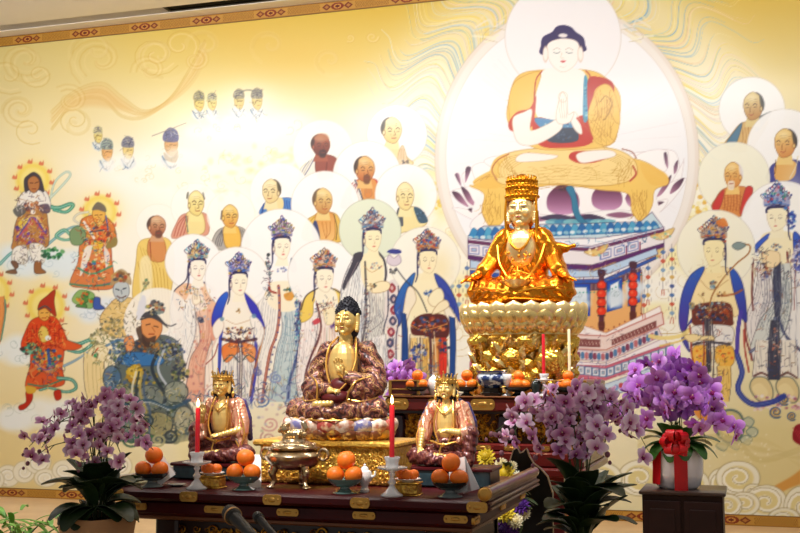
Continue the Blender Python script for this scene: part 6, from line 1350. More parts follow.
for (z, r, n, hh, w) in ((196, 14.6, 15, 11, 3.6), (205, 14.0, 13, 10, 3.6), (212, 13.2, 11, 9, 3.6)):
    b.tube([(r*math.cos(a), 1+r*math.sin(a), z) for a in [2*math.pi*k/30 for k in range(30)]], 1.3, 8, closed=True)
    for k in range(n*2-8):
        a = -math.pi/2+(k-(n*2-9)/2)*.27
        M = Matrix.Translation((r*math.cos(a), 1+r*math.sin(a), z)) @ Matrix.Rotation(a+math.pi/2, 4, 'Z') @ Matrix.Rotation(.1, 4, 'X')
        b.sheet(lambda s, q: M @ Vector(((2*s-1)*w*(1-q**2)*(.8+.3*math.sin(q*6)), -1.2*(1-(2*s-1)**2), q*hh)), 4, 4, .8); b.ell(M @ Vector((0, -1.6, 4)), 1.5, seg=7, rings=5)
for k in range(26): a = rg.uniform(3.3, 6.1); b.ell((14.4*math.cos(a), 1+14.4*math.sin(a), rg.uniform(198, 220)), rg.uniform(1.1, 2.), seg=7, rings=5)
for sx in (-1, 1): b.tube(bez([(sx*15, -4, 198), (sx*16, -6, 184), (sx*15.5, -7, 166), (sx*17, -8, 152)]), 1.3, 7)
sc(b, u).build('crown', mat('crown_gold', 'd8901e', .3, .92), t)
b = MB()
b.tube(bez([(-13, -12, 164), (-8, -18, 150), (0, -20, 144), (8, -18, 150), (13, -12, 164)]), 1.2, 7)
for k in range(11): q = (k-5)/5; b.ell((q*11, -19.5+abs(q)*6, 144+q*q*15), 1.5, seg=7, rings=5)
for k in range(14): b.ell((rg.uniform(-12, 12), -20, rg.uniform(126, 142)), rg.uniform(1, 1.8), seg=7, rings=5)
for sx in (-1, 1): b.tube(bez([(sx*24, -8, 150), (sx*20, -18, 132), (sx*12, -24, 118), (sx*3, -34, 108)]), 1.1, 7); b.tube(bez([(sx*44, -22, 106), (sx*24, -38, 104), (sx*4, -42, 100)]), 1.0, 7)
for k in range(5): a = k*2*math.pi/5+math.pi/2; b.chain([(0, -27, 121), (4.4*math.cos(a), -27, 121+4.4*math.sin(a))], [1.4, .6], 3, seg=6, rings=5)
sc(b, u).build('necklace', mat('ornament_gold', 'e0a030', .28, .92), t)
b = MB(); M = Matrix.Translation((0, -34, 106)); b.lathe([(5, -3), (11, 0), (15, 5), (16, 6), (14.6, 5.4), (9, 2), (0, 1)], 24, M, 1, .8); sc(b, u).build('offering_bowl', m_bg, t)
# ------------------------------------------------------------------ offerings on the two altars
m_or = mat('orange_peel', 'ee6a12', .42, bump=('noise', 160, .25, .001), noise=(14, 'f58420', 3, .35, .7)); m_cx = mat('orange_calyx', '5a6a28', .7)
m_cel = mat('celadon_glass', '6f8f88', .15, coat=.6, trans=.25); m_drk = mat('dark_bowl_glaze', '26302f', .2, coat=.6); m_glass = mat('clear_glass', 'ffffff', .04, trans=.42, ior=1.33, coat=.8)
m_white = mat('white_porcelain', 'ece8e4', .18, coat=.5); m_paper = mat('white_paper', 'f2f0ee', .7); m_wax = mat('red_wax', 'd81f2c', .4, sss=.2); m_wax2 = mat('cream_wax', 'f2e2b8', .4, sss=.2)
m_flame = mat('candle_flame', 'ffd890', .5, emit='ffca70', es=22); m_wick = mat('wick', '1a1410', .8)
def orange_mesh(r, seed):
    b = MB(); k = random.Random(seed)
    b.ell((0, 0, 0), (r, r, r*k.uniform(.88, .94)), seg=20, rings=14)
    v = []
    for (x, y, z) in b.v:
        d = 1-.10*math.exp(-((x*x+y*y)/(r*r*.04)))*(1 if z > 0 else .6); v.append((x, y, z*d))
    b.v = v; b.cur = 1; b.ell((0, 0, r*.83), (r*.11, r*.11, r*.05), seg=7, rings=4)
    return b.mesh('orange', [m_or, m_cx])
OM = [orange_mesh(1, k) for k in range(3)]
def orange(p, r, label, group, k=0):
    o = link('orange', OM[k % 3]); o.location = p; o.scale = (r, r, r); o.rotation_euler = (random.uniform(-.5, .5), random.uniform(-.5, .5), random.uniform(0, 6))
    return tag(o, label, 'orange', group)
def fruit_stand(px, Y, z, w, hh, m, mf, label, onm, group, r, spots, names, gp):
    x = at(px, 480, Y).x
    t = thing('fruit_stand', label, 'dish', (x, Y, z), 0, gp)
    b = MB(); b.lathe([(w*.12, hh*.42), (w*.30, hh*.50), (w*.46, hh*.80), (w*.5, hh), (w*.485, hh*1.0), (w*.44, hh*.86), (w*.28, hh*.60), (0, hh*.56)], 28); b.build('bowl', m, t)
    b = MB(); b.lathe([(w*.34, 0), (w*.35, hh*.06), (w*.25, hh*.14), (w*.14, hh*.30), (w*.13, hh*.44), (0, hh*.44)], 24); b.build('foot', mf, t)
    for k, ((dx, dy, dz), nm) in enumerate(zip(spots, names)):
        orange((x+dx*r, Y+dy*r, z+hh*.56+r*(.95+dz)), r*(.97+.03*((k*7) % 3-1)), 'orange %s %s' % (nm, onm), group, k)
SP3 = [(-.98, -.25, .12), (1.0, -.1, .12), (.05, .25, 1.62)]
NM3 = ['at lower left', 'at lower right', 'on top']
FY = -6.84
for (px, m, lab, onm) in ((152, m_drk, 'dark footed bowl of three oranges nearest the left end of the front table', 'on the dark bowl at the far left of the front table'),
                          (244, m_cel, 'green glazed fruit stand of oranges between the left candle and the incense burner', 'on the green stand left of the incense burner'),
                          (345, m_cel, 'green glazed fruit stand of oranges beside the white vessel before the gold plinth', 'on the green stand beside the white vessel'),
                          (450, m_drk, 'dark footed bowl of three oranges in front of the right small bodhisattva', 'on the dark bowl below the right bodhisattva')):
    fruit_stand(px, FY, TZ, .148, .062, m, m_cel if m is m_cel else mat('pale_glass', 'b8c8c8', .1, trans=.5), lab, onm, 'oranges piled on the front table', .040, SP3, NM3, 'fruit stands on the front table')
def box_dish(px, Y, lab, labd, onm):
    x = at(px, 480, Y).x
    t = thing('carved_box', lab, 'box', (x, Y, TZ), 0, 'small carved gold boxes')
    b = MB(); b.box((0, 0, .026), (.10, .08, .044), bev=.006); b.box((0, 0, .051), (.108, .088, .006), bev=.002); b.box((0, 0, .003), (.108, .088, .006), bev=.002); b.build('body', m_plinth, t)
    b = MB(); rr = random.Random(px); carved_relief(b, -.045, .045, .012, .042, -.036, rr, 14, .009); b.build('carving', m_gold, t)
    d = MB(); d.lathe([(.026, 0), (.028, .003), (.045, .008), (.056, .013), (.054, .014), (.03, .006), (0, .005)], 28); o = d.build('saucer', m_white, loc=(x, Y, TZ+.054)); tag(o, labd, 'saucer', 'white saucers on carved boxes')
    for k, (dx, dy, dz, nm) in enumerate(((-.024, -.008, 0, 'left'), (.024, -.004, 0, 'right'), (.002, -.012, .006, 'middle'))):
        orange((x+dx, Y+dy+(.0 if k < 2 else -.014), TZ+.06+.0245+dz*.3), .0245 if k < 2 else .0235, '%s small tangerine on the white saucer %s' % (nm, onm), 'tangerines on white saucers', k)
box_dish(212, -6.80, 'small carved gold box under a saucer of tangerines, right of the left candle', 'white saucer of tangerines on the carved box by the left candle', 'beside the left candle')
box_dish(408, -6.82, 'small carved gold box under a saucer of tangerines, right of the second candle', 'white saucer of tangerines on the carved box by the right candle', 'beside the right candle')
def candlestick(px, Y, z, s, label, clabel, hc, rc, m, flame=True, grp='glass candlesticks', cup=True):
    x = at(px, 470, Y).x
    t = thing('candlestick', label, 'candlestick', (x, Y, z), 0, grp)
    b = MB(); b.lathe([(.046*s, 0), (.048*s, .006*s), (.03*s, .018*s), (.012*s, .04*s), (.010*s, .048*s)], 12); b.build('base', m_glass, t, 'all')
    b = MB(); b.lathe([(.010*s, .046*s), (.019*s, .058*s), (.010*s, .070*s), (.008*s, .080*s), (.014*s, .090*s), (.009*s, .1*s)], 12); b.build('stem', m_glass, t, 'all')
    b = MB(); b.lathe([(.010*s, .098*s), (.024*s, .104*s), (.060*s, .114*s), (.064*s, .120*s), (.058*s, .120*s), (.026*s, .112*s), (.026*s, .14*s), (.034*s, .16*s), (.030*s, .161*s), (.014*s, .128*s), (0, .126*s)], 20, wob=lambda a: 1+.06*math.cos(8*a)); b.build('cup', m_glass, t, 'all')
    cz = z+.127*s
    c = thing('candle', clabel, 'candle', (x, Y, cz), 0, 'candles on the altars')
    b = MB(); b.lathe([(rc, 0), (rc, hc-.006), (rc*.8, hc), (0, hc)], 14); b.build('wax', m, c)
    b = MB(); b.tube([(0, 0, hc-.002), (.001, 0, hc+.008)], .0011, 6); b.build('wick', m_wick, c)
    if flame:
        b = MB(); b.lathe([(0, hc+.003), (.0052, hc+.010), (.0062, hc+.017), (.004, hc+.028), (.0012, hc+.039), (0, hc+.042)], 10); b.build('flame', m_flame, c)
        l = bpy.data.lights.new('candle_light', 'POINT'); l.energy = .5; l.color = (1, .7, .35); l.shadow_soft_size = .01; lo = bpy.data.objects.new('candle_light', l); COL.objects.link(lo); lo.location = (x, Y-.01, cz+hc+.03)
candlestick(197, -6.88, TZ, 1.0, 'clear cut-glass candlestick holding the lit red candle on the left', 'lit red candle in the left glass candlestick, beside the raised-hand bodhisattva', .225, .0105, m_wax)
candlestick(392, -6.89, TZ, 1.0, 'clear cut-glass candlestick holding the lit red candle right of the seated Buddha', 'lit red candle in the right glass candlestick, in front of the plinth', .245, .0105, m_wax)
candlestick(545, -3.82, BZ, .95, 'small glass candlestick with a thin unlit red candle on the rear altar', 'thin unlit red candle before the gold peony base', .30, .011, m_wax, False)
candlestick(571, -3.62, BZ, .95, 'small glass candlestick with a tall cream candle on the rear altar', 'tall thin cream candle before the right edge of the gold statue base', .34, .010, m_wax2, False)
# glass stem between the blue censer and the oranges
x = at(507, 388, -3.83).x
t = thing('glass_goblet', 'small clear glass goblet beside the blue and white censer', 'goblet', (x, -3.83, BZ))
b = MB(); b.lathe([(.034, 0), (.03, .008), (.008, .02), (.007, .06), (.02, .075), (.032, .11), (.034, .15), (.031, .15), (.018, .08), (0, .076)], 18); b.build('bowl', m_glass, t, 'all')
# ---------------- incense burner
m_brz = mat('silvered_bronze', 'd0bc9c', .22, .92, noise=(24, 'a88a5c', 3, .4, .65), bump=('noise', 40, .25, .003))
p = onz(290, 489, TZ); t = thing('incense_burner', 'silvered bronze tripod incense burner with ring handles and a lion lid', 'censer', (at(294, 470, -6.705).x, -6.705, TZ)); u = pxm(Vector((p.x, -6.70, TZ)))*1.12
b = MB(); b.lathe([(6, 16), (15, 17), (22, 21), (25.5, 26), (26, 29), (24, 32), (20, 33.5), (23, 34.5), (23.5, 36), (21, 36.5), (18, 34)], 32); sc(b, u).build('bowl', m_brz, t)
b = MB(); b.lathe([(21.5, 36), (21, 37.5), (17, 40), (12, 41.5), (11, 43.5), (0, 44)], 32); 
for k in range(12): a = k*math.pi/6; b.ell((18*math.cos(a), 18*math.sin(a), 38.8), (2.2, 2.2, 1.2), seg=7, rings=5)
sc(b, u).build('lid', m_brz, t)
b = MB(); b.chain([(-7, 0, 47), (5, 0, 48)], [4.6, 4.4], 5); b.ell((-9, -2, 52), (4.6, 4.4, 4.6)); b.ell((-12, -4, 50.6), (2.4, 2.2, 2)); b.chain([(7, 0, 48), (11, 0, 53), (9, 0, 57)], [2, 2.4, 2.6], 4)
for sx in (-1, 1): b.ell((-9, sx*3.6-1, 56), (1.5, 1.5, 1.8)); b.chain([(-7, sx*3, 47), (-9, sx*3.4, 43)], [2, 1.8], 3); b.chain([(5, sx*3, 47), (4, sx*3.6, 43)], [2.4, 2], 3)
for k in range(16): a = k*.4; b.ell((-8+4.2*math.cos(a)*.6, 4.6*math.sin(a), 53.5+3*math.cos(a)), 1.3, seg=6, rings=4)
b.ell((11, -3, 47.4), (2.8, 2.8, 2.8)); sculpt('lion_finial', sc(b, u), m_brz, t, .0022, 1)
for k in range(3):
    a = math.radians(210+k*120) if k < 2 else math.pi/2
    a = (math.radians(215), math.radians(325), math.radians(90))[k]; cx, cyy = math.cos(a), math.sin(a)
    b = MB(); b.chain([(cx*17, cyy*17, 21), (cx*19.5, cyy*19.5, 13), (cx*17, cyy*17, 7), (cx*20, cyy*20, 2.4)], [4.2, 3.4, 1.9, 2.2], 5); b.ell((cx*21, cyy*21, 1.7), (4, 4, 1.7)); b.ell((cx*21, cyy*21, 15), (2.6, 2.6, 2.6)); sculpt('leg', sc(b, u), m_brz, t, .0024, 1)
for sx in (-1, 1):
    b = MB(); b.tube([(sx*(28+4.4*math.cos(a)), 0, 30+4.8*math.sin(a)) for a in [2*math.pi*k/22 for k in range(22)]], 1.35, 8, closed=True); sc(b, u).build('handle', m_brz, t)
# ---------------- white papers, porcelain and small things
def tent_card(px, py, Y, w, hh, rz, lab, lean=.35, roll=0.):
    P = at(px, py, Y); t = thing('folded_paper', lab, 'paper', (P.x, Y, TZ), rz, 'white folded papers on the front table')
    b = MB(); b.sheet(lambda s, q: ((s-.5)*w, -hh*lean*(1-q), hh*q), 4, 4, .0012); b.sheet(lambda s, q: ((s-.5)*w, hh*lean*(1-q)+.0015, hh*q), 4, 4, .0012); b.build('sheet', m_paper, t, rot=(0, roll, 0), loc=(0, 0, abs(math.sin(roll))*w*.5))
tent_card(168, 470, -6.74, .085, .11, .5, 'white folded paper leaning behind the far left pile of oranges', .35, -.62)
tent_card(254, 470, -6.70, .06, .14, .5, 'white folded paper standing behind the oranges left of the incense burner')
tent_card(465, 480, -6.76, .085, .14, -.3, 'white folded paper leaning behind the oranges below the right bodhisattva', .35, -.3)
x = at(364, 470, -6.78).x; t = thing('porcelain_vessel', 'small white porcelain vessel with a lid and spout beside the oranges on the green stand', 'vessel', (x, -6.77, TZ))
b = MB(); b.lathe([(.018, 0), (.02, .01), (.013, .02), (.016, .03), (.03, .05), (.034, .072), (.028, .088), (.016, .094)], 22); b.build('body', m_white, t)
b = MB(); b.lathe([(.017, .094), (.014, .104), (.005, .11), (.006, .116), (0, .12)], 18); b.build('lid', m_white, t)
b = MB(); b.tube(bez([(.028, -.004, .066), (.045, -.006, .07), (.05, -.006, .09)]), .006, 8, taper=.7); b.build('spout', m_white, t)
x = at(177, 483, -6.8).x; b = MB(); b.lathe([(.02, 0), (.024, .003), (.042, .010), (.04, .012), (.02, .005), (0, .004)], 24); tag(b.build('saucer', mat('grey_saucer', '6a6c6e', .2, coat=.4), loc=(x, -6.8, TZ)), 'small grey saucer on the table right of the far left oranges', 'saucer')
p = onz(129, 483.5, TZ); b = MB(); b.box((0, 0, .006), (.15, .20, .012), bev=.002); o = b.build('booklet', mat('pale_green_cover', 'b8b48a', .6), loc=(p.x, p.y+.04, TZ), rot=(0, 0, .15)); tag(o, 'pale green booklet lying flat at the left end of the table', 'booklet')
# ---------------- rear altar offerings
RY = -3.80
def rear_dish(px, lab, onm, spots, names, w=.20, dxm=0):
    fruit_stand(px, RY, BZ, w, .062, mat('dark_metal_dish', '3c4448', .25, .5), m_drk, lab, onm, 'oranges on the rear altar', .041, spots, names, 'fruit dishes on the rear altar')
SP4 = [(-1.05, -.1, .1), (1.08, .1, .1), (.02, -.75, .12), (.1, .1, 1.55)]
NM4 = ['at lower left', 'at lower right', 'at front middle', 'on top']
rear_dish(417, 'dark footed dish of oranges near the left end of the rear altar', 'on the dish near the left end of the rear altar', SP3, NM3, .17)
rear_dish(467, 'footed dish of oranges half hidden behind the right small bodhisattva\'s crown', 'behind the right bodhisattva\'s crown', SP3, NM3, .17)
rear_dish(519, 'dark footed dish of oranges right of the blue and white censer', 'right of the blue and white censer', SP4, NM4)
rear_dish(569, 'dark footed dish of oranges at the right end of the rear altar', 'at the right end of the rear altar', SP4, NM4)
x = at(492, 385, RY).x; t = thing('porcelain_censer', 'blue and white porcelain incense bowl on a dark wooden stand', 'censer', (x, RY+.005, BZ))
m_bw = mat('blue_white_glaze', '24386a', .14, coat=.6, noise=(26, 'c8d2dc', 4, .50, .58)); u = pxm(Vector((x, RY, BZ)))
b = MB(); b.lathe([(9, 0), (9, 1), (12, 1.2), (12.5, 3), (10, 4), (10.5, 7.5), (12, 8)], 8); sc(b, u).build('stand', mat('stand_wood', '1a1210', .35, coat=.3), t, False)
b = MB(); b.lathe([(8, 8), (9, 9), (13.5, 12), (16, 16.5), (15.4, 20), (13.6, 22), (14.6, 23.4), (15.2, 24.6), (14, 24.8), (12.5, 22), (12, 18), (0, 16)], 32); sc(b, u).build('bowl', m_bw, t)
b = MB(); b.lathe([(14.7, 23.3), (15.5, 24.4), (15.4, 25), (13.8, 25)], 32); sc(b, u).build('rim', mat('cobalt_rim', '1c2a5a', .15, coat=.5), t)
x = at(537, 388, RY).x; t = thing('incense_cup', 'small black lidded cup between the two right dishes of oranges', 'cup', (x, RY-.02, BZ))
b = MB(); b.lathe([(.03, 0), (.036, .01), (.03, .03), (.042, .06), (.04, .085), (.03, .09)], 18); b.build('body', m_drk, t); b = MB(); b.lathe([(.034, .088), (.03, .1), (.012, .112), (.012, .12), (0, .125)], 18); b.build('lid', m_drk, t)
orange(Vector((at(552, 386, RY).x, RY-.03, BZ+.034)), .036, 'single orange lying by the thin red candle on the rear altar', 'oranges on the rear altar', 1)
x = at(432, 382, RY).x; t = thing('white_vase', 'small white round vase beside the left dish of oranges on the rear altar', 'vase', (x+.0, RY+.08, BZ))
b = MB(); b.lathe([(.03, 0), (.034, .006), (.05, .04), (.056, .08), (.044, .12), (.02, .14), (.018, .155), (.024, .16), (.02, .16), (.012, .14)], 22); b.build('body', m_white, t)
x = at(559, 378, RY).x; b = MB(); b.lathe([(.02, 0), (.024, .004), (.03, .05), (.034, .09), (.031, .09), (.022, .01), (0, .008)], 20); tag(b.build('cup', m_white, loc=(x, -3.66, BZ)), 'small white cup between the red candle and the right dish of oranges', 'cup')
# ---------------- two microphones in the foreground
m_mic = mat('microphone_black', '0b0b0b', .45, spec=.3); m_grl = mat('microphone_grille', '16130f', .5, .3, bump=('voronoi', 600, 1., .001)); m_ring = mat('brass_ring', 'a87c48', .35, .9)
def microphone(px, py, px2, py2, Y, r, lab, ring):
    A, B = at(px, py, Y), at(px2, py2, Y-.12); d = (A-B).normalized()
    t = thing('microphone', lab, 'microphone', (B.x+(.02 if ring else .30), B.y, 0))
    o = Vector(t.location); A -= o; B -= o
    b = MB(); b.chain([A-d*r*.9, A], [r*.96, r], 4, seg=16, rings=10); b.ell(A+d*r*.25, r); b.build('grille', m_grl, t)
    b = MB(); M = Matrix.Translation(A-d*r*.75) @ d.to_track_quat('Z', 'Y').to_matrix().to_4x4(); b.lathe([(r*.98, -.004), (r*1.06, -.003), (r*1.06, .003), (r*.98, .004)], 24, M, cap=False); b.build('ring', m_ring if ring else m_mic, t)
    b = MB(); b.tube([A-d*r*.8, A-d*r*1.4, B-d*.06], [r*.95, r*.72, r*.5], 16); b.build('handle', m_mic, t)
    E_ = B-d*.06
    b = MB(); b.tube(bez([E_+d*.03, E_-d*.05, Vector((E_.x*.3, .0, E_.z-.2)), Vector((0, 0, .3)), Vector((0, 0, .02))]), .008, 10); b.build('stand_pole', m_mic, t)
    b = MB(); b.lathe([(.12, 0), (.12, .012), (.1, .02), (.015, .03), (.012, .05)], 28); b.build('stand_base', m_mic, t)
microphone(231, 514, 250, 533, -8.2, .026, 'black microphone with a brass ring, pointing up in front of the table', True)
microphone(258, 517, 275, 536, -8.0, .017, 'slimmer black microphone right of the one with the brass ring', False)
# ------------------------------------------------------------------ orchids and other plants
m_petal = mat('petals', 'ffffff', .5, attr='Col', spec=.3); m_leaf = mat('orchid_leaf', '1a2a12', .45, spec=.3, noise=(8, '2a4220', 3, .35, .7)); m_leaf2 = mat('bright_leaf', '2f5a1e', .35, coat=.2, noise=(9, '447a2c', 3, .35, .7))
m_stem = mat('flower_stem', '3a4a20', .5); m_bud = mat('orchid_bud', '7a4a58', .5)
def lc(c): h_ = hx(c); return np.array(h_[:3])
def petal(b, th, L, W, cup, c0, c1, c2, out=0., spots=0, rg=random):
    """one petal in the xz plane, pointing at angle th, with its own colouring from throat to rim"""
    n0 = len(b.v); nu, nv = 4, 5; dx, dz = math.cos(th), math.sin(th); px, pz = -dz, dx
    def fn(s, t):
        w = W*math.sin(math.pi*min(.06+t*.90, 1))**.62*(1 if t > .12 else .55+t*3.6); x = (2*s-1)*w*.5
        return (dx*L*t+px*x, -cup*math.sin(t*2.4)*L+cup*.9*(x/W)**2*L*2+out*t*L, dz*L*t+pz*x)
    b.sheet(fn, nu, nv)
    a0, a1, a2 = lc(c0), lc(c1), lc(c2)
    for k in range(n0, len(b.v)):
        i, j = divmod(k-n0, nv+1); t = j/nv; e = abs(2*i/nu-1)
        q = a0*(1-t/.35)+a1*(t/.35) if t < .35 else a1*(1-(t-.35)/.65)+a2*((t-.35)/.65)
        q = q*(1-.45*e*e)+a2*.45*e*e
        b.cols[k] = (*q, 1)
def orchid_flower(pal, seed):
    rg = random.Random(seed); c0, c1, c2, lip = pal; b = MB()
    for th, L, W in ((math.pi/2, .52, .30), (math.radians(222), .52, .27), (math.radians(318), .52, .27)): petal(b, th+rg.uniform(-.16, .16), L*rg.uniform(.9, 1.08), W, .10+rg.uniform(-.1, .16), c0, c1, c2, .05)
    for th in (math.radians(14), math.radians(166)): petal(b, th+rg.uniform(-.16, .16), .56*rg.uniform(.92, 1.06), .50, .14+rg.uniform(-.14, .14), c0, c1, c2, -.10)
    b.col = (*lc(lip), 1); b.ell((0, -.07, -.09), (.075, .06, .10), seg=8, rings=6); b.ell((-.08, -.05, -.06), (.05, .03, .06), seg=6, rings=5); b.ell((.08, -.05, -.06), (.05, .03, .06), seg=6, rings=5)
    b.col = (*lc('e8c8a0'), 1); b.ell((0, -.06, .04), (.035, .05, .035), seg=6, rings=5)
    return b.mesh('orchid_flower', m_petal)
def leaf_mesh(L, W, droop, curl=.25, twist=0.):
    b = MB()
    def fn(s, t):
        w = W*math.sin(math.pi*(.07+.91*t))**.48; x = (2*s-1)*w*.5
        a = t*droop; y = L*(math.sin(a)/droop if droop > 1e-3 else t); z = L*((math.cos(a)-1)/droop if droop > 1e-3 else 0)
        return (x, y, z+curl*abs(x)*1.2+twist*x*t)
    b.sheet(fn, 4, 8, .0022); return b
BUD = MB().ell((0, 0, 0), 1, seg=8, rings=6).mesh('bud', m_bud)
def orchid(name, lab, O, pot, stems, fl, fsize, nfl, leaves, seed, group=None, leafmat=None, buds=True, cap=100, tips=None):
    """stems: (dx, dy, top, end_drop); flowers sit in two ranks along the arching part of each stem"""
    rg = random.Random(seed); t = thing(name, lab, 'orchid', O, 0, group)
    pot(t)
    cnt = 0; SM = MB(); BM = MB()
    for k, (dx, dy, hh, dr) in enumerate(stems):
        s0 = Vector((rg.uniform(-.03, .03), rg.uniform(-.03, .03), -.02))
        P = bez([s0, s0+Vector((dx*.06, dy*.1, hh*.5)), Vector((dx*.30, dy*.4, hh*.93)), Vector((dx*.68, dy*.75, hh*1.0-dr*.25)), Vector((dx, dy, hh-dr))], 10)
        b = MB(); b.tube(P, .0034, 6, taper=.45); st = b.build('stem', m_stem, t)
        n = nfl[k] if isinstance(nfl, (list, tuple)) else nfl
        for i in range(n):
            q = .40+.60*i/(n-.5); f = q*(len(P)-1); a = P[int(f)].lerp(P[min(int(f)+1, len(P)-1)], f-int(f))
            side = 1 if i % 2 else -1
            off = Vector((rg.uniform(-.25, .25), -.35+rg.uniform(-.5, .3), side*.42+rg.uniform(-.2, .2)))*fsize
            p = a+off
            if cnt < cap:
                o = link('flower', fl[rg.randrange(len(fl))], t); o.location = p
                s = fsize*rg.uniform(.85, 1.12); o.scale = (s, s, s)
                face = Vector((p.x*1.3+rg.uniform(-.55, .55), -.5+p.y*.8+rg.uniform(-.2, .4), rg.uniform(-.45, .35)))
                o.rotation_euler = face.to_track_quat('-Y', 'Z').to_euler(); o.rotation_euler.rotate_axis('Y', rg.uniform(-.8, .8)); cnt += 1
            SM.tube([a, a.lerp(p, .5)+Vector((0, .004, .003)), p+Vector((0, .006, 0))], .0016, 5)
        if buds and dx < .18:
            e = P[-1]; d = (P[-1]-P[-4]).normalized()
            for i in range(2): 
                bo = link('bud', BUD, t); bo.location = e+d*fsize*(.30+.34*i)+Vector((0, 0, -.1*fsize*i)); q_ = fsize*(.14-.04*i); bo.scale = (q_, q_, q_*1.2)
    SM.build('pedicels', m_stem, t)['kind'] = 'stuff'
    for (az, L, W, dr, tilt, z, tw) in leaves:
        b = leaf_mesh(L, W, dr, .25, tw); o = b.build('leaf', leafmat or m_leaf, t, loc=(.03*math.sin(-az), .03*math.cos(az), z)); o.rotation_euler = (tilt, 0, az)
    return t
def stand_for(x, y, z, lab, w=.34):
    t = thing('plant_stand', lab, 'stand', (x, y, 0)); b = MB(); b.box((0, 0, z-.015), (w, w, .03), bev=.006); b.build('top', m_dark, t)
    for sx in (-1, 1):
        for sy in (-1, 1): b = MB(); b.box((sx*(w/2-.03), sy*(w/2-.03), (z-.03)/2), (.035, .035, z-.03), bev=.004); b.build('leg', m_dark, t)
    b = MB(); b.box((0, 0, .16), (w-.06, w-.06, .02)); b.build('shelf', m_dark, t)
# --- pale pink-veined orchids, front left
PALE = [('8a2450', 'c470a0', 'f2d4e4', '7a1840'), ('962e5c', 'cc88b2', 'f6e4ee', '6a1438'), ('7f1f48', 'b4609a', 'e6bcd6', '701a3c')]
FL1 = [orchid_flower(p, k) for k, p in enumerate(PALE+PALE)]
def soil(t, r, z): b = MB(); b.lathe([(r, z-.02), (r, z), (0, z+.01)], 24); b.build('soil', mat('bark_mix', '2a1a12', .9, bump=('noise', 60, 1, .01)), t)
OLY = -7.22; OL = at(97, 516, OLY); r = 35*pxm(OL); PH = .24
def pot1(t):
    b = MB(); wob = lambda a: 1/max(abs(math.cos(a+.35)), abs(math.sin(a+.35)))**.72*.92; b.lathe([(r*.74, -PH), (r*.76, -PH+.01), (r*.97, -.012), (r*.98, 0), (r*.92, 0), (r*.9, -.03), (0, -.035)], 48, None, 1, 1, wob); b.build('pot', mat('tan_clay_pot', 'b48a60', .5, noise=(5, 'a47a52', 4, .3, .7)), t); soil(t, r*.76, -.02)
lv = [(2.98, 0.195, 0.113, 1.48, 0.37, 0.025, 0.13), (-0.91, 0.146, 0.093, 0.46, 0.58, 0.086, 0.21), (1.86, 0.159, 0.107, 0.47, 1.1, 0.112, 0.12), (-2.01, 0.151, 0.102, 1.55, 0.52, 0.025, -0.21), (0.44, 0.195, 0.105, 0.57, 0.85, 0.117, 0.19), (2.79, 0.166, 0.091, 0.84, 0.71, 0.083, -0.1), (-1.12, 0.168, 0.097, 1.57, 0.42, 0.025, 0.25), (0.91, 0.157, 0.097, 0.87, 0.5, 0.074, 0.12), (-2.9, 0.144, 0.093, 0.39, 1.2, 0.088, 0.13), (-0.32, 0.182, 0.116, 1.23, 0.46, 0.025, 0.23), (2.15, 0.198, 0.112, 0.56, 0.32, 0.126, -0.04), (-1.61, 0.151, 0.101, 0.56, 1.12, 0.094, -0.18), (0.46, 0.187, 0.098, 1.32, 0.36, 0.025, -0.1), (2.69, 0.144, 0.087, 0.49, 0.72, 0.128, -0.17), (-0.85, 0.155, 0.12, 0.74, 0.34, 0.049, -0.19), (1.46, 0.165, 0.086, 1.37, 0.47, 0.025, -0.04), (-2.59, 0.142, 0.094, 0.75, 1.13, 0.119, -0.13), (-0.21, 0.143, 0.117, 0.43, 1.17, 0.057, 0.03), (2.66, 0.17, 0.088, 1.72, 0.55, 0.025, -0.14), (-1.3, 0.179, 0.113, 0.6, 1.22, 0.12, 0.07), (1.07, 0.156, 0.117, 0.92, 0.95, 0.085, 0.23), (3.02, 0.148, 0.119, 1.83, 0.36, 0.025, 0.08), (-0.87, 0.185, 0.117, 0.81, 0.94, 0.051, -0.14), (1.5, 0.147, 0.113, 1.09, 0.31, 0.123, 0.14), (-1.86, 0.194, 0.112, 1.43, 0.52, 0.025, -0.01), (0.33, 0.169, 0.115, 0.84, 0.33, 0.038, 0.05), (2.5, 0.141, 0.114, 0.77, 1.07, 0.069, 0.16), (-1.42, 0.169, 0.119, 1.36, 0.43, 0.025, -0.2), (1.0, 0.166, 0.115, 0.76, 1.19, 0.094, 0.14), (-2.91, 0.19, 0.1, 0.57, 0.5, 0.119, 0.15), (-0.45, 0.173, 0.117, 1.44, 0.47, 0.025, 0.11), (1.85, 0.183, 0.102, 0.74, 0.84, 0.065, -0.21), (-1.89, 0.199, 0.107, 0.99, 0.66, 0.116, 0.09), (0.73, 0.192, 0.113, 1.41, 0.58, 0.025, 0.06), (3.03, 0.18, 0.09, 0.63, 1.07, 0.048, -0.21), (-1.03, 0.162, 0.105, 1.11, 0.48, 0.112, -0.07), (1.65, 0.16, 0.096, 1.66, 0.39, 0.025, -0.24), (-2.59, 0.188, 0.118, 1.02, 1.13, 0.125, -0.17), (0.15, 0.186, 0.119, 1.14, 0.87, 0.082, -0.19), (2.59, 0.196, 0.099, 1.41, 0.56, 0.025, 0.05), (-1.15, 0.16, 0.107, 0.51, 0.61, 0.102, 0.25), (1.26, 0.157, 0.099, 1.04, 0.7, 0.073, -0.24)]
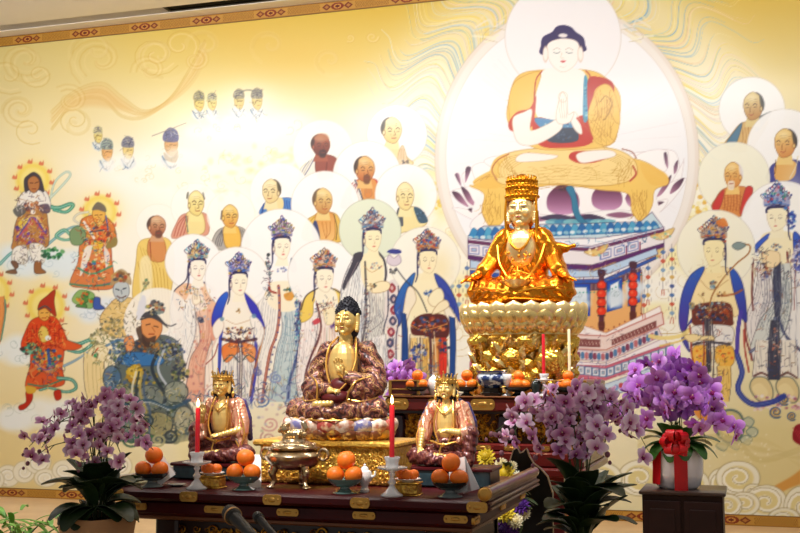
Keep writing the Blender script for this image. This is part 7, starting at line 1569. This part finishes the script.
orchid('potted_orchid', 'pale pink-veined orchid in a tan clay pot, left of the offering table', OL, pot1,
       [(-.31, -.04, .40, .12), (-.27, .05, .45, .12), (-.22, -.08, .42, .14), (-.14, .04, .48, .08), (-.06, -.06, .45, .10), (.04, .05, .50, .06), (.12, -.05, .48, .10), (.20, .03, .48, .10), (.27, -.02, .45, .09), (.29, -.06, .38, .10), (.02, -.16, .34, .10), (-.24, -.12, .31, .08), (.20, -.12, .34, .13)], FL1, .062, [8, 7, 8, 7, 8, 7, 7, 8, 8, 8, 8, 8, 8], lv, 3, 'large pale orchids', buds=True)
stand_for(OL.x, OL.y, OL.z-PH, 'dark wooden stand under the orchid in the tan pot')
# --- pale orchids, front right
ORY = -6.55; OR_ = at(582, 548, ORY); r = 38*pxm(OR_)
FL2 = [orchid_flower(p, 20+k) for k, p in enumerate([('9a2a68', 'cc80b8', 'f4dcee', '7a1c50'), ('92306a', 'bc68ae', 'e8c0e2', '701848'), ('a4447e', 'd8a0cc', 'f8e8f4', '86245a')]*2)]
lv = [(3.11, 0.216, 0.123, 0.77, 1.29, 0.141, -0.16), (-0.73, 0.201, 0.104, 0.48, 1.18, 0.153, 0.15), (1.78, 0.163, 0.125, 1.17, 1.34, 0.048, -0.17), (-2.51, 0.197, 0.101, 0.55, 0.6, 0.135, -0.02), (0.14, 0.215, 0.126, 0.91, 0.97, 0.192, -0.02), (2.44, 0.23, 0.113, 1.07, 1.35, 0.22, -0.14), (-1.43, 0.239, 0.115, 0.72, 1.16, 0.053, 0.23), (1.3, 0.153, 0.139, 1.13, 0.72, 0.04, -0.05), (-3.04, 0.186, 0.113, 0.62, 1.17, 0.153, 0.23), (-0.23, 0.184, 0.132, 0.48, 0.75, 0.061, -0.16), (2.05, 0.136, 0.126, 0.99, 0.7, 0.121, -0.19), (-1.92, 0.236, 0.112, 1.18, 0.77, 0.078, 0.19), (0.35, 0.187, 0.14, 0.91, 1.23, 0.111, -0.14), (2.78, 0.185, 0.104, 0.64, 0.81, 0.179, 0.04), (-1.11, 0.247, 0.119, 0.76, 0.85, 0.148, 0.04), (1.67, 0.171, 0.11, 1.13, 0.67, 0.073, -0.16), (-2.29, 0.242, 0.124, 1.16, 0.71, 0.209, -0.04), (-0.27, 0.229, 0.11, 0.59, 1.32, 0.047, 0.16), (2.42, 0.185, 0.109, 0.98, 0.69, 0.093, 0.03), (-1.31, 0.194, 0.101, 1.13, 0.77, 0.151, -0.12), (0.85, 0.158, 0.105, 0.7, 0.69, 0.051, -0.07), (-2.77, 0.221, 0.106, 0.95, 1.08, 0.216, -0.23), (-0.89, 0.181, 0.125, 1.17, 1.11, 0.204, -0.01), (1.94, 0.157, 0.129, 0.46, 1.35, 0.097, 0.2), (-1.94, 0.205, 0.127, 1.13, 1.18, 0.167, 0.2), (0.54, 0.22, 0.125, 1.09, 1.18, 0.115, -0.06), (2.76, 0.25, 0.135, 0.91, 0.61, 0.15, 0.11), (-1.24, 0.239, 0.103, 0.75, 1.01, 0.172, 0.13), (0.95, 0.165, 0.12, 0.58, 0.93, 0.148, 0.06), (-2.4, 0.227, 0.108, 0.64, 0.56, 0.086, -0.17), (-0.01, 0.203, 0.127, 1.11, 0.9, 0.159, -0.15), (2.11, 0.149, 0.123, 1.1, 1.28, 0.185, -0.09), (-1.95, 0.23, 0.138, 1.08, 1.22, 0.129, -0.11), (0.47, 0.209, 0.125, 0.57, 0.77, 0.121, -0.0)]
orchid('potted_orchid', 'pale pink-veined orchid with broad dark leaves, standing before the dark cabinet', OR_, pot1,
       [(-.36, -.02, .58, .10), (-.34, .06, .60, .20), (-.26, -.08, .62, .12), (-.18, .05, .64, .09), (-.10, -.07, .60, .06), (-.02, .04, .66, .06), (.07, -.06, .62, .06), (.14, .05, .66, .12), (.22, -.03, .63, .14), (.28, .04, .60, .20), (-.16, -.12, .54, .14), (.12, -.12, .54, .12)], FL2, .080, [7, 8, 8, 8, 7, 7, 7, 8, 8, 9, 8, 8], lv, 9, 'large pale orchids')
stand_for(OR_.x, OR_.y, OR_.z-PH, 'dark wooden stand under the orchid before the cabinet')
# --- vivid purple orchid in the white pot on the cabinet
OPY = -3.66; cb = at(680, 490, OPY); OP = Vector((at(678, 470, OPY).x, OPY, CH)); up = pxm(OP); ph = 38*up; rp = 25*up
FL3 = [orchid_flower(p, 40+k) for k, p in enumerate([('9a2aa8', 'bc68d4', 'd49ae6', '8a1460'), ('a43ab8', 'c67cde', 'dcaaee', '7a1458'), ('9430b0', 'b460d0', 'cc8ee2', '8a1a68')]*2)]
m_red = mat('red_satin_ribbon', 'c8151c', .38, sheen=.3)
def pot3(t):
    b = MB(); b.lathe([(rp*.72, -ph), (rp*.86, -ph+.02), (rp*.98, -ph*.62), (rp*1.0, -ph*.3), (rp*.97, -.01), (rp*.93, 0), (rp*.9, -.02), (0, -.03)], 36); b.build('pot', mat('white_glazed_pot', 'e6e0e2', .15, coat=.6), t); soil(t, rp*.88, -.02)
    for (a0, L, w, fl_) in ((-2.45, .22, .055, .1), (-1.40, .285, .052, .0)):
        b = MB(); a1 = a0
        def fn(s, q): rr = rp*(1.03+.10*fl_*q); a = a1+(s-.5)*w/rp*1.6+fl_*-.6*q*q; return (rr*math.cos(a), rr*math.sin(a), .0-L*q)
        b.sheet(fn, 3, 8, .002); b.build('ribbon', m_red, t)
    c = Vector((.0, -rp*1.10, .06)); rgb = random.Random(2); bow = MB()
    for k in range(11):
        a = k*2*math.pi/11+.2; d = Vector((math.cos(a), -.45-.3*(k % 2), math.sin(a)*.85)).normalized(); L = .105*(1 if k % 2 else .85)
        x = d.cross(Vector((0, 0, 1))); x = (x if x.length > .2 else Vector((1, 0, 0))).normalized(); n = d.cross(x)
        def lp(q, v):
            th = 2*math.pi*q; r_ = L*.5*(1-math.cos(th)); return c+d*r_+n*(L*.36*math.sin(th))+x*((v-.5)*.062*(.35+.65*r_/L))
        bow.sheet(lp, 16, 3, .0016)
    bow.ell(c+Vector((0, -.02, 0)), .024); bow.build('bow', m_red, t)
lv = [(a, L, .13, dr, ti, .02, 0) for a, L, dr, ti in ((1.7, .26, 1.6, .5), (2.3, .24, 1.8, .45), (2.9, .20, 1.9, .35), (-2.8, .2, 1.8, .4), (-2.2, .24, 1.7, .5), (-1.6, .26, 1.5, .45), (-1.0, .24, 1.2, .6), (1.0, .26, 1.1, .7), (.2, .22, 1.2, .8), (-2.5, .26, .8, 1.0), (2.6, .24, .7, 1.1), (-1.9, .28, 1.2, .75), (1.95, .28, 1.0, .9), (3.1, .2, .6, 1.15))]
orchid('potted_orchid', 'vivid purple cascading orchid in a white pot with a red bow, on the dark cabinet', OP+Vector((0, 0, ph)), pot3,
       [(-.50, -.04, .36, .20), (-.44, .06, .42, .20), (-.36, -.10, .45, .30), (-.28, .04, .52, .12), (-.16, -.10, .53, .16), (-.04, -.14, .53, .36), (.04, .05, .55, .08), (.15, -.10, .52, .18), (.19, -.15, .47, .42), (.26, .03, .49, .26), (.33, -.06, .42, .32), (.41, .02, .37, .32), (-.20, -.16, .42, .28)], FL3, .142, [8, 8, 8, 7, 7, 8, 7, 7, 8, 8, 8, 8, 8], lv, 5, None, m_leaf2, False)
# --- purple orchid behind the rear altar
OBY = -2.35; OB = at(402, 425, OBY); r = .13; PH = .22
def pot4(t):
    b = MB(); b.lathe([(r*.7, -.22), (r*.95, -.03), (r, 0), (r*.9, 0), (r*.86, -.03), (0, -.03)], 24); b.build('pot', m_white, t); soil(t, r*.84, -.02)
orchid('potted_orchid', 'purple orchid behind the left end of the rear altar, beside the central Buddha', OB, pot4,
       [(-.20, -.08, .34, .20), (-.12, -.06, .46, .12), (0, -.10, .48, .10), (.10, -.05, .47, .10), (.22, -.06, .42, .14)], FL3, .118, [7, 7, 7, 7, 7], [(2.3, .24, .08, 1.2, .7, .02, 0), (-2.2, .24, .08, 1.2, .7, .02, 0), (3.0, .2, .08, 1, .8, .02, 0)], 8, None, m_leaf2, False)
stand_for(OB.x, OB.y, OB.z-.22, 'dark wooden stand under the purple orchid behind the rear altar', .3)
# --- chrysanthemum arrangement right of the table
m_vase = mat('dark_vase', '1c1614', .3, coat=.4)
AY = -5.55; A = at(506, 500, AY); ua = pxm(A)
t = thing('flower_arrangement', 'arrangement of yellow, cream and purple chrysanthemums behind the right end of the table', 'flowers', (A.x, AY, 0))
b = MB(); b.lathe([(.11, 0), (.12, .02), (.08, .1), (.075, .25), (.12, .42), (.13, .5), (.09, .56), (.1, .58), (.07, .58), (.06, .5)], 26); b.build('vase', m_vase, t)
def mum(r, c0, c1, seed):
    b = MB(); rg = random.Random(seed)
    for ring in range(6):
        n = (14, 13, 11, 9, 6, 4)[ring]; el = -.25+ring*.30
        for k in range(n):
            a = 2*math.pi*(k+.5*(ring % 2))/n+rg.uniform(-.1, .1); n0 = len(b.v); L = 1-.09*ring
            d = Vector((math.cos(a)*math.cos(el), math.sin(a)*math.cos(el), math.sin(el))); x = Vector((-math.sin(a), math.cos(a), 0)); up_ = d.cross(x)*-1
            b.sheet(lambda s, q: (d*(L*(.15+.85*q))+x*((2*s-1)*.17*math.sin(math.pi*(.15+.8*q)))+up_*(-.16*q*q+.06*(2*s-1)**2)+Vector((0, 0, .18*q*(ring/5))))*r, 2, 4)
            for i in range(n0, len(b.v)): q = ((i-n0) % 5)/4; b.cols[i] = (*(lc(c0)*(1-q)+lc(c1)*q), 1)
    b.col = (*lc(c0), 1); b.ell((0, 0, .25*r), (r*.5, r*.5, r*.5), seg=8, rings=6); return b.mesh('chrysanthemum', m_petal)
MU = {'y': mum(1, 'b89a1c', 'e8d040', 1), 'c': mum(1, 'c0ae78', 'e8dfbc', 2), 'p': mum(1, '3a1660', '6a3a9a', 3), 'w': mum(1, 'c8c4a8', 'ecebdc', 4)}
for k, (px, py, r, c, dy) in enumerate(((486, 457, 8.5, 'y', .02), (505, 474, 9, 'y', -.08), (501, 464, 6, 'c', .0), (494, 471, 6, 'y', -.02), (517, 476, 5, 'w', -.05), (497, 478, 5, 'w', -.04), (512, 466, 5, 'c', .06), (505, 512, 9, 'y', -.10), (487, 528, 9, 'y', -.10), (521, 505, 8, 'p', -.02), (503, 531, 9, 'p', -.10), (494, 519, 7, 'c', -.06), (515, 521, 7, 'c', -.08), (524, 513, 6, 'c', 0), (520, 498, 6, 'p', .04), (498, 508, 5, 'c', 0), (512, 531, 6, 'p', -.05))):
    P = at(px, py, AY+dy)-Vector((A.x, AY, 0)); o = link('chrysanthemum', MU[c], t, P); o.scale = (r*ua*1.2,)*3
    o.rotation_euler = Vector((P.x*.6, -.8, .35)).to_track_quat('Z', 'Y').to_euler()
    b = MB(); b.tube(bez([P+Vector((0, .01, -.01)), P*.7+Vector((0, .05, .12)), Vector((P.x*.2, .01, .56))], 6), .004, 5); b.build('stem', m_stem, t)
rg = random.Random(6)
for k in range(22):
    b = leaf_mesh(rg.uniform(.10, .17), rg.uniform(.03, .05), rg.uniform(.5, 1.2), .2); o = b.build('leaf', m_leaf, t, loc=(rg.uniform(-.05, .05), rg.uniform(-.04, .04), rg.uniform(.62, .98))); o.rotation_euler = (rg.uniform(-.2, .7), 0, rg.uniform(0, 6.28))
# --- black scroll-topped board with a pale edge
BY = -5.0; ol = [(500, 530), (499, 490), (502, 470), (510, 463), (514, 450), (518, 447.5), (521, 453), (524, 451.5), (527, 448), (530, 456), (534, 463), (541, 468), (548, 476), (553, 492), (553, 530)]
pts = [at(a, b_, BY) for a, b_ in ol]; x0 = (pts[0].x+pts[-1].x)/2
pp = [(p.x-x0, p.z) for p in pts]; pp[0] = (pp[0][0], 0); pp[-1] = (pp[-1][0], 0)
t = thing('carved_board', 'black scroll-topped upright board with a thin pale edge, between the chrysanthemums and the right orchid', 'board', (x0, BY, 0))
b = MB(); b.prism(pp, -.02, .02); b.build('board', mat('black_lacquer', '0a0909', .3, coat=.3), t, False)
b = MB(); b.tube([(x, -.021, z) for x, z in pp[1:-1]], .004, 6); b.build('edging', mat('pale_edging', 'a08468', .5), t)
# --- leafy green plant at the lower left corner
GY = -5.9; Gp = at(14, 540, GY)
t = thing('floor_plant', 'bright green leafy plant in the lower left corner on the floor', 'plant', (Gp.x, GY, 0))
b = MB(); b.lathe([(.12, 0), (.15, .02), (.19, .30), (.2, .32), (.17, .32), (.16, .27), (0, .26)], 26); b.build('pot', mat('grey_pot', '6a665e', .5), t)
m_gl = mat('fresh_green_leaf', '6aa83a', .45, noise=(9, '4c8a2a', 3, .35, .7))
b = MB()
for k in range(26): a = rg.uniform(0, 6.28); q = rg.uniform(.05, .34); b.tube(bez([(0, 0, .28), (q*.4*math.cos(a), q*.4*math.sin(a), .5), (q*math.cos(a), q*math.sin(a), Gp.z+rg.uniform(-.08, .10))], 6), .004, 5)
b.build('stems', m_stem, t)
tips = [(v[0], v[1], v[2]) for v in b.v[34::35]]
for k in range(96):
    a = rg.uniform(0, 6.28); q = .34*math.sqrt(rg.uniform(0, 1)); z = Gp.z+rg.uniform(-.02, .19)-q*q*.5
    l = leaf_mesh(rg.uniform(.10, .17), rg.uniform(.022, .034), rg.uniform(.6, 1.4), .15, 0); o = l.build('leaf', m_gl, t, loc=(q*math.cos(a), q*math.sin(a), z)); o.rotation_euler = (rg.uniform(-.3, .7), 0, rg.uniform(0, 6.28))
# ------------------------------------------------------------------ light: ceiling lamps washing the mural, small spots on the statues, warm hall light
w = bpy.data.worlds.new('hall'); scn.world = w; w.use_nodes = True
w.node_tree.nodes['Background'].inputs[0].default_value = (1, .95, .90, 1); w.node_tree.nodes['Background'].inputs[1].default_value = .30
def spot(name, loc, target, energy, size=60, blend=.8, rad=.08, col=(1, .975, .95)):
    l = bpy.data.lights.new(name, 'SPOT'); l.energy = energy; l.spot_size = math.radians(size); l.spot_blend = blend; l.shadow_soft_size = rad; l.color = col
    o = bpy.data.objects.new(name, l); COL.objects.link(o); o.location = loc
    o.rotation_euler = (Vector(target)-Vector(loc)).to_track_quat('-Z', 'Y').to_euler(); return o
def area(name, loc, target, energy, sx, sy, col=(1, .975, .95)):
    l = bpy.data.lights.new(name, 'AREA'); l.energy = energy; l.shape = 'RECTANGLE'; l.size = sx; l.size_y = sy; l.color = col
    o = bpy.data.objects.new(name, l); COL.objects.link(o); o.location = loc
    o.rotation_euler = (Vector(target)-Vector(loc)).to_track_quat('-Z', 'Y').to_euler(); return o
# wall-washing strip lamps in the ceiling
for (x, e) in ((-7.9, 265), (-4.8, 245), (-2.0, 205), (.6, 160)):
    area('wall_washer', (x, -5.0, 5.58), (x, 0, 1.6), e, 2.4, .5)
# narrow downlights close to the mural (their glints show on its varnish)
for (x, e) in ((-8.15, 20), (-5.7, 20), (-3.2, 16), (-.3, 12)):
    spot('downlight', (x, -1.15, 5.56), (x, -.1, 3.2), e, 80, .9, .07)
spot('statue_spot', (-1.35, -5.1, 5.5), (-1.65, -3.5, 1.8), 800, 24, .6, .06)
spot('statue_spot', (-2.2, -9.2, 5.0), (-1.80, -6.5, 1.40), 1250, 18, .6, .05)
spot('statue_spot', (-2.7, -9.2, 5.0), (-2.35, -6.4, 1.15), 380, 13, .6, .05)
spot('statue_spot', (-1.4, -9.4, 5.0), (-1.25, -6.3, 1.15), 700, 13, .6, .05)
scn.view_settings.view_transform = 'Standard'; scn.view_settings.look = 'None'; scn.view_settings.gamma = 1; scn.view_settings.use_curve_mapping = False
scn.view_settings.exposure = 0.0
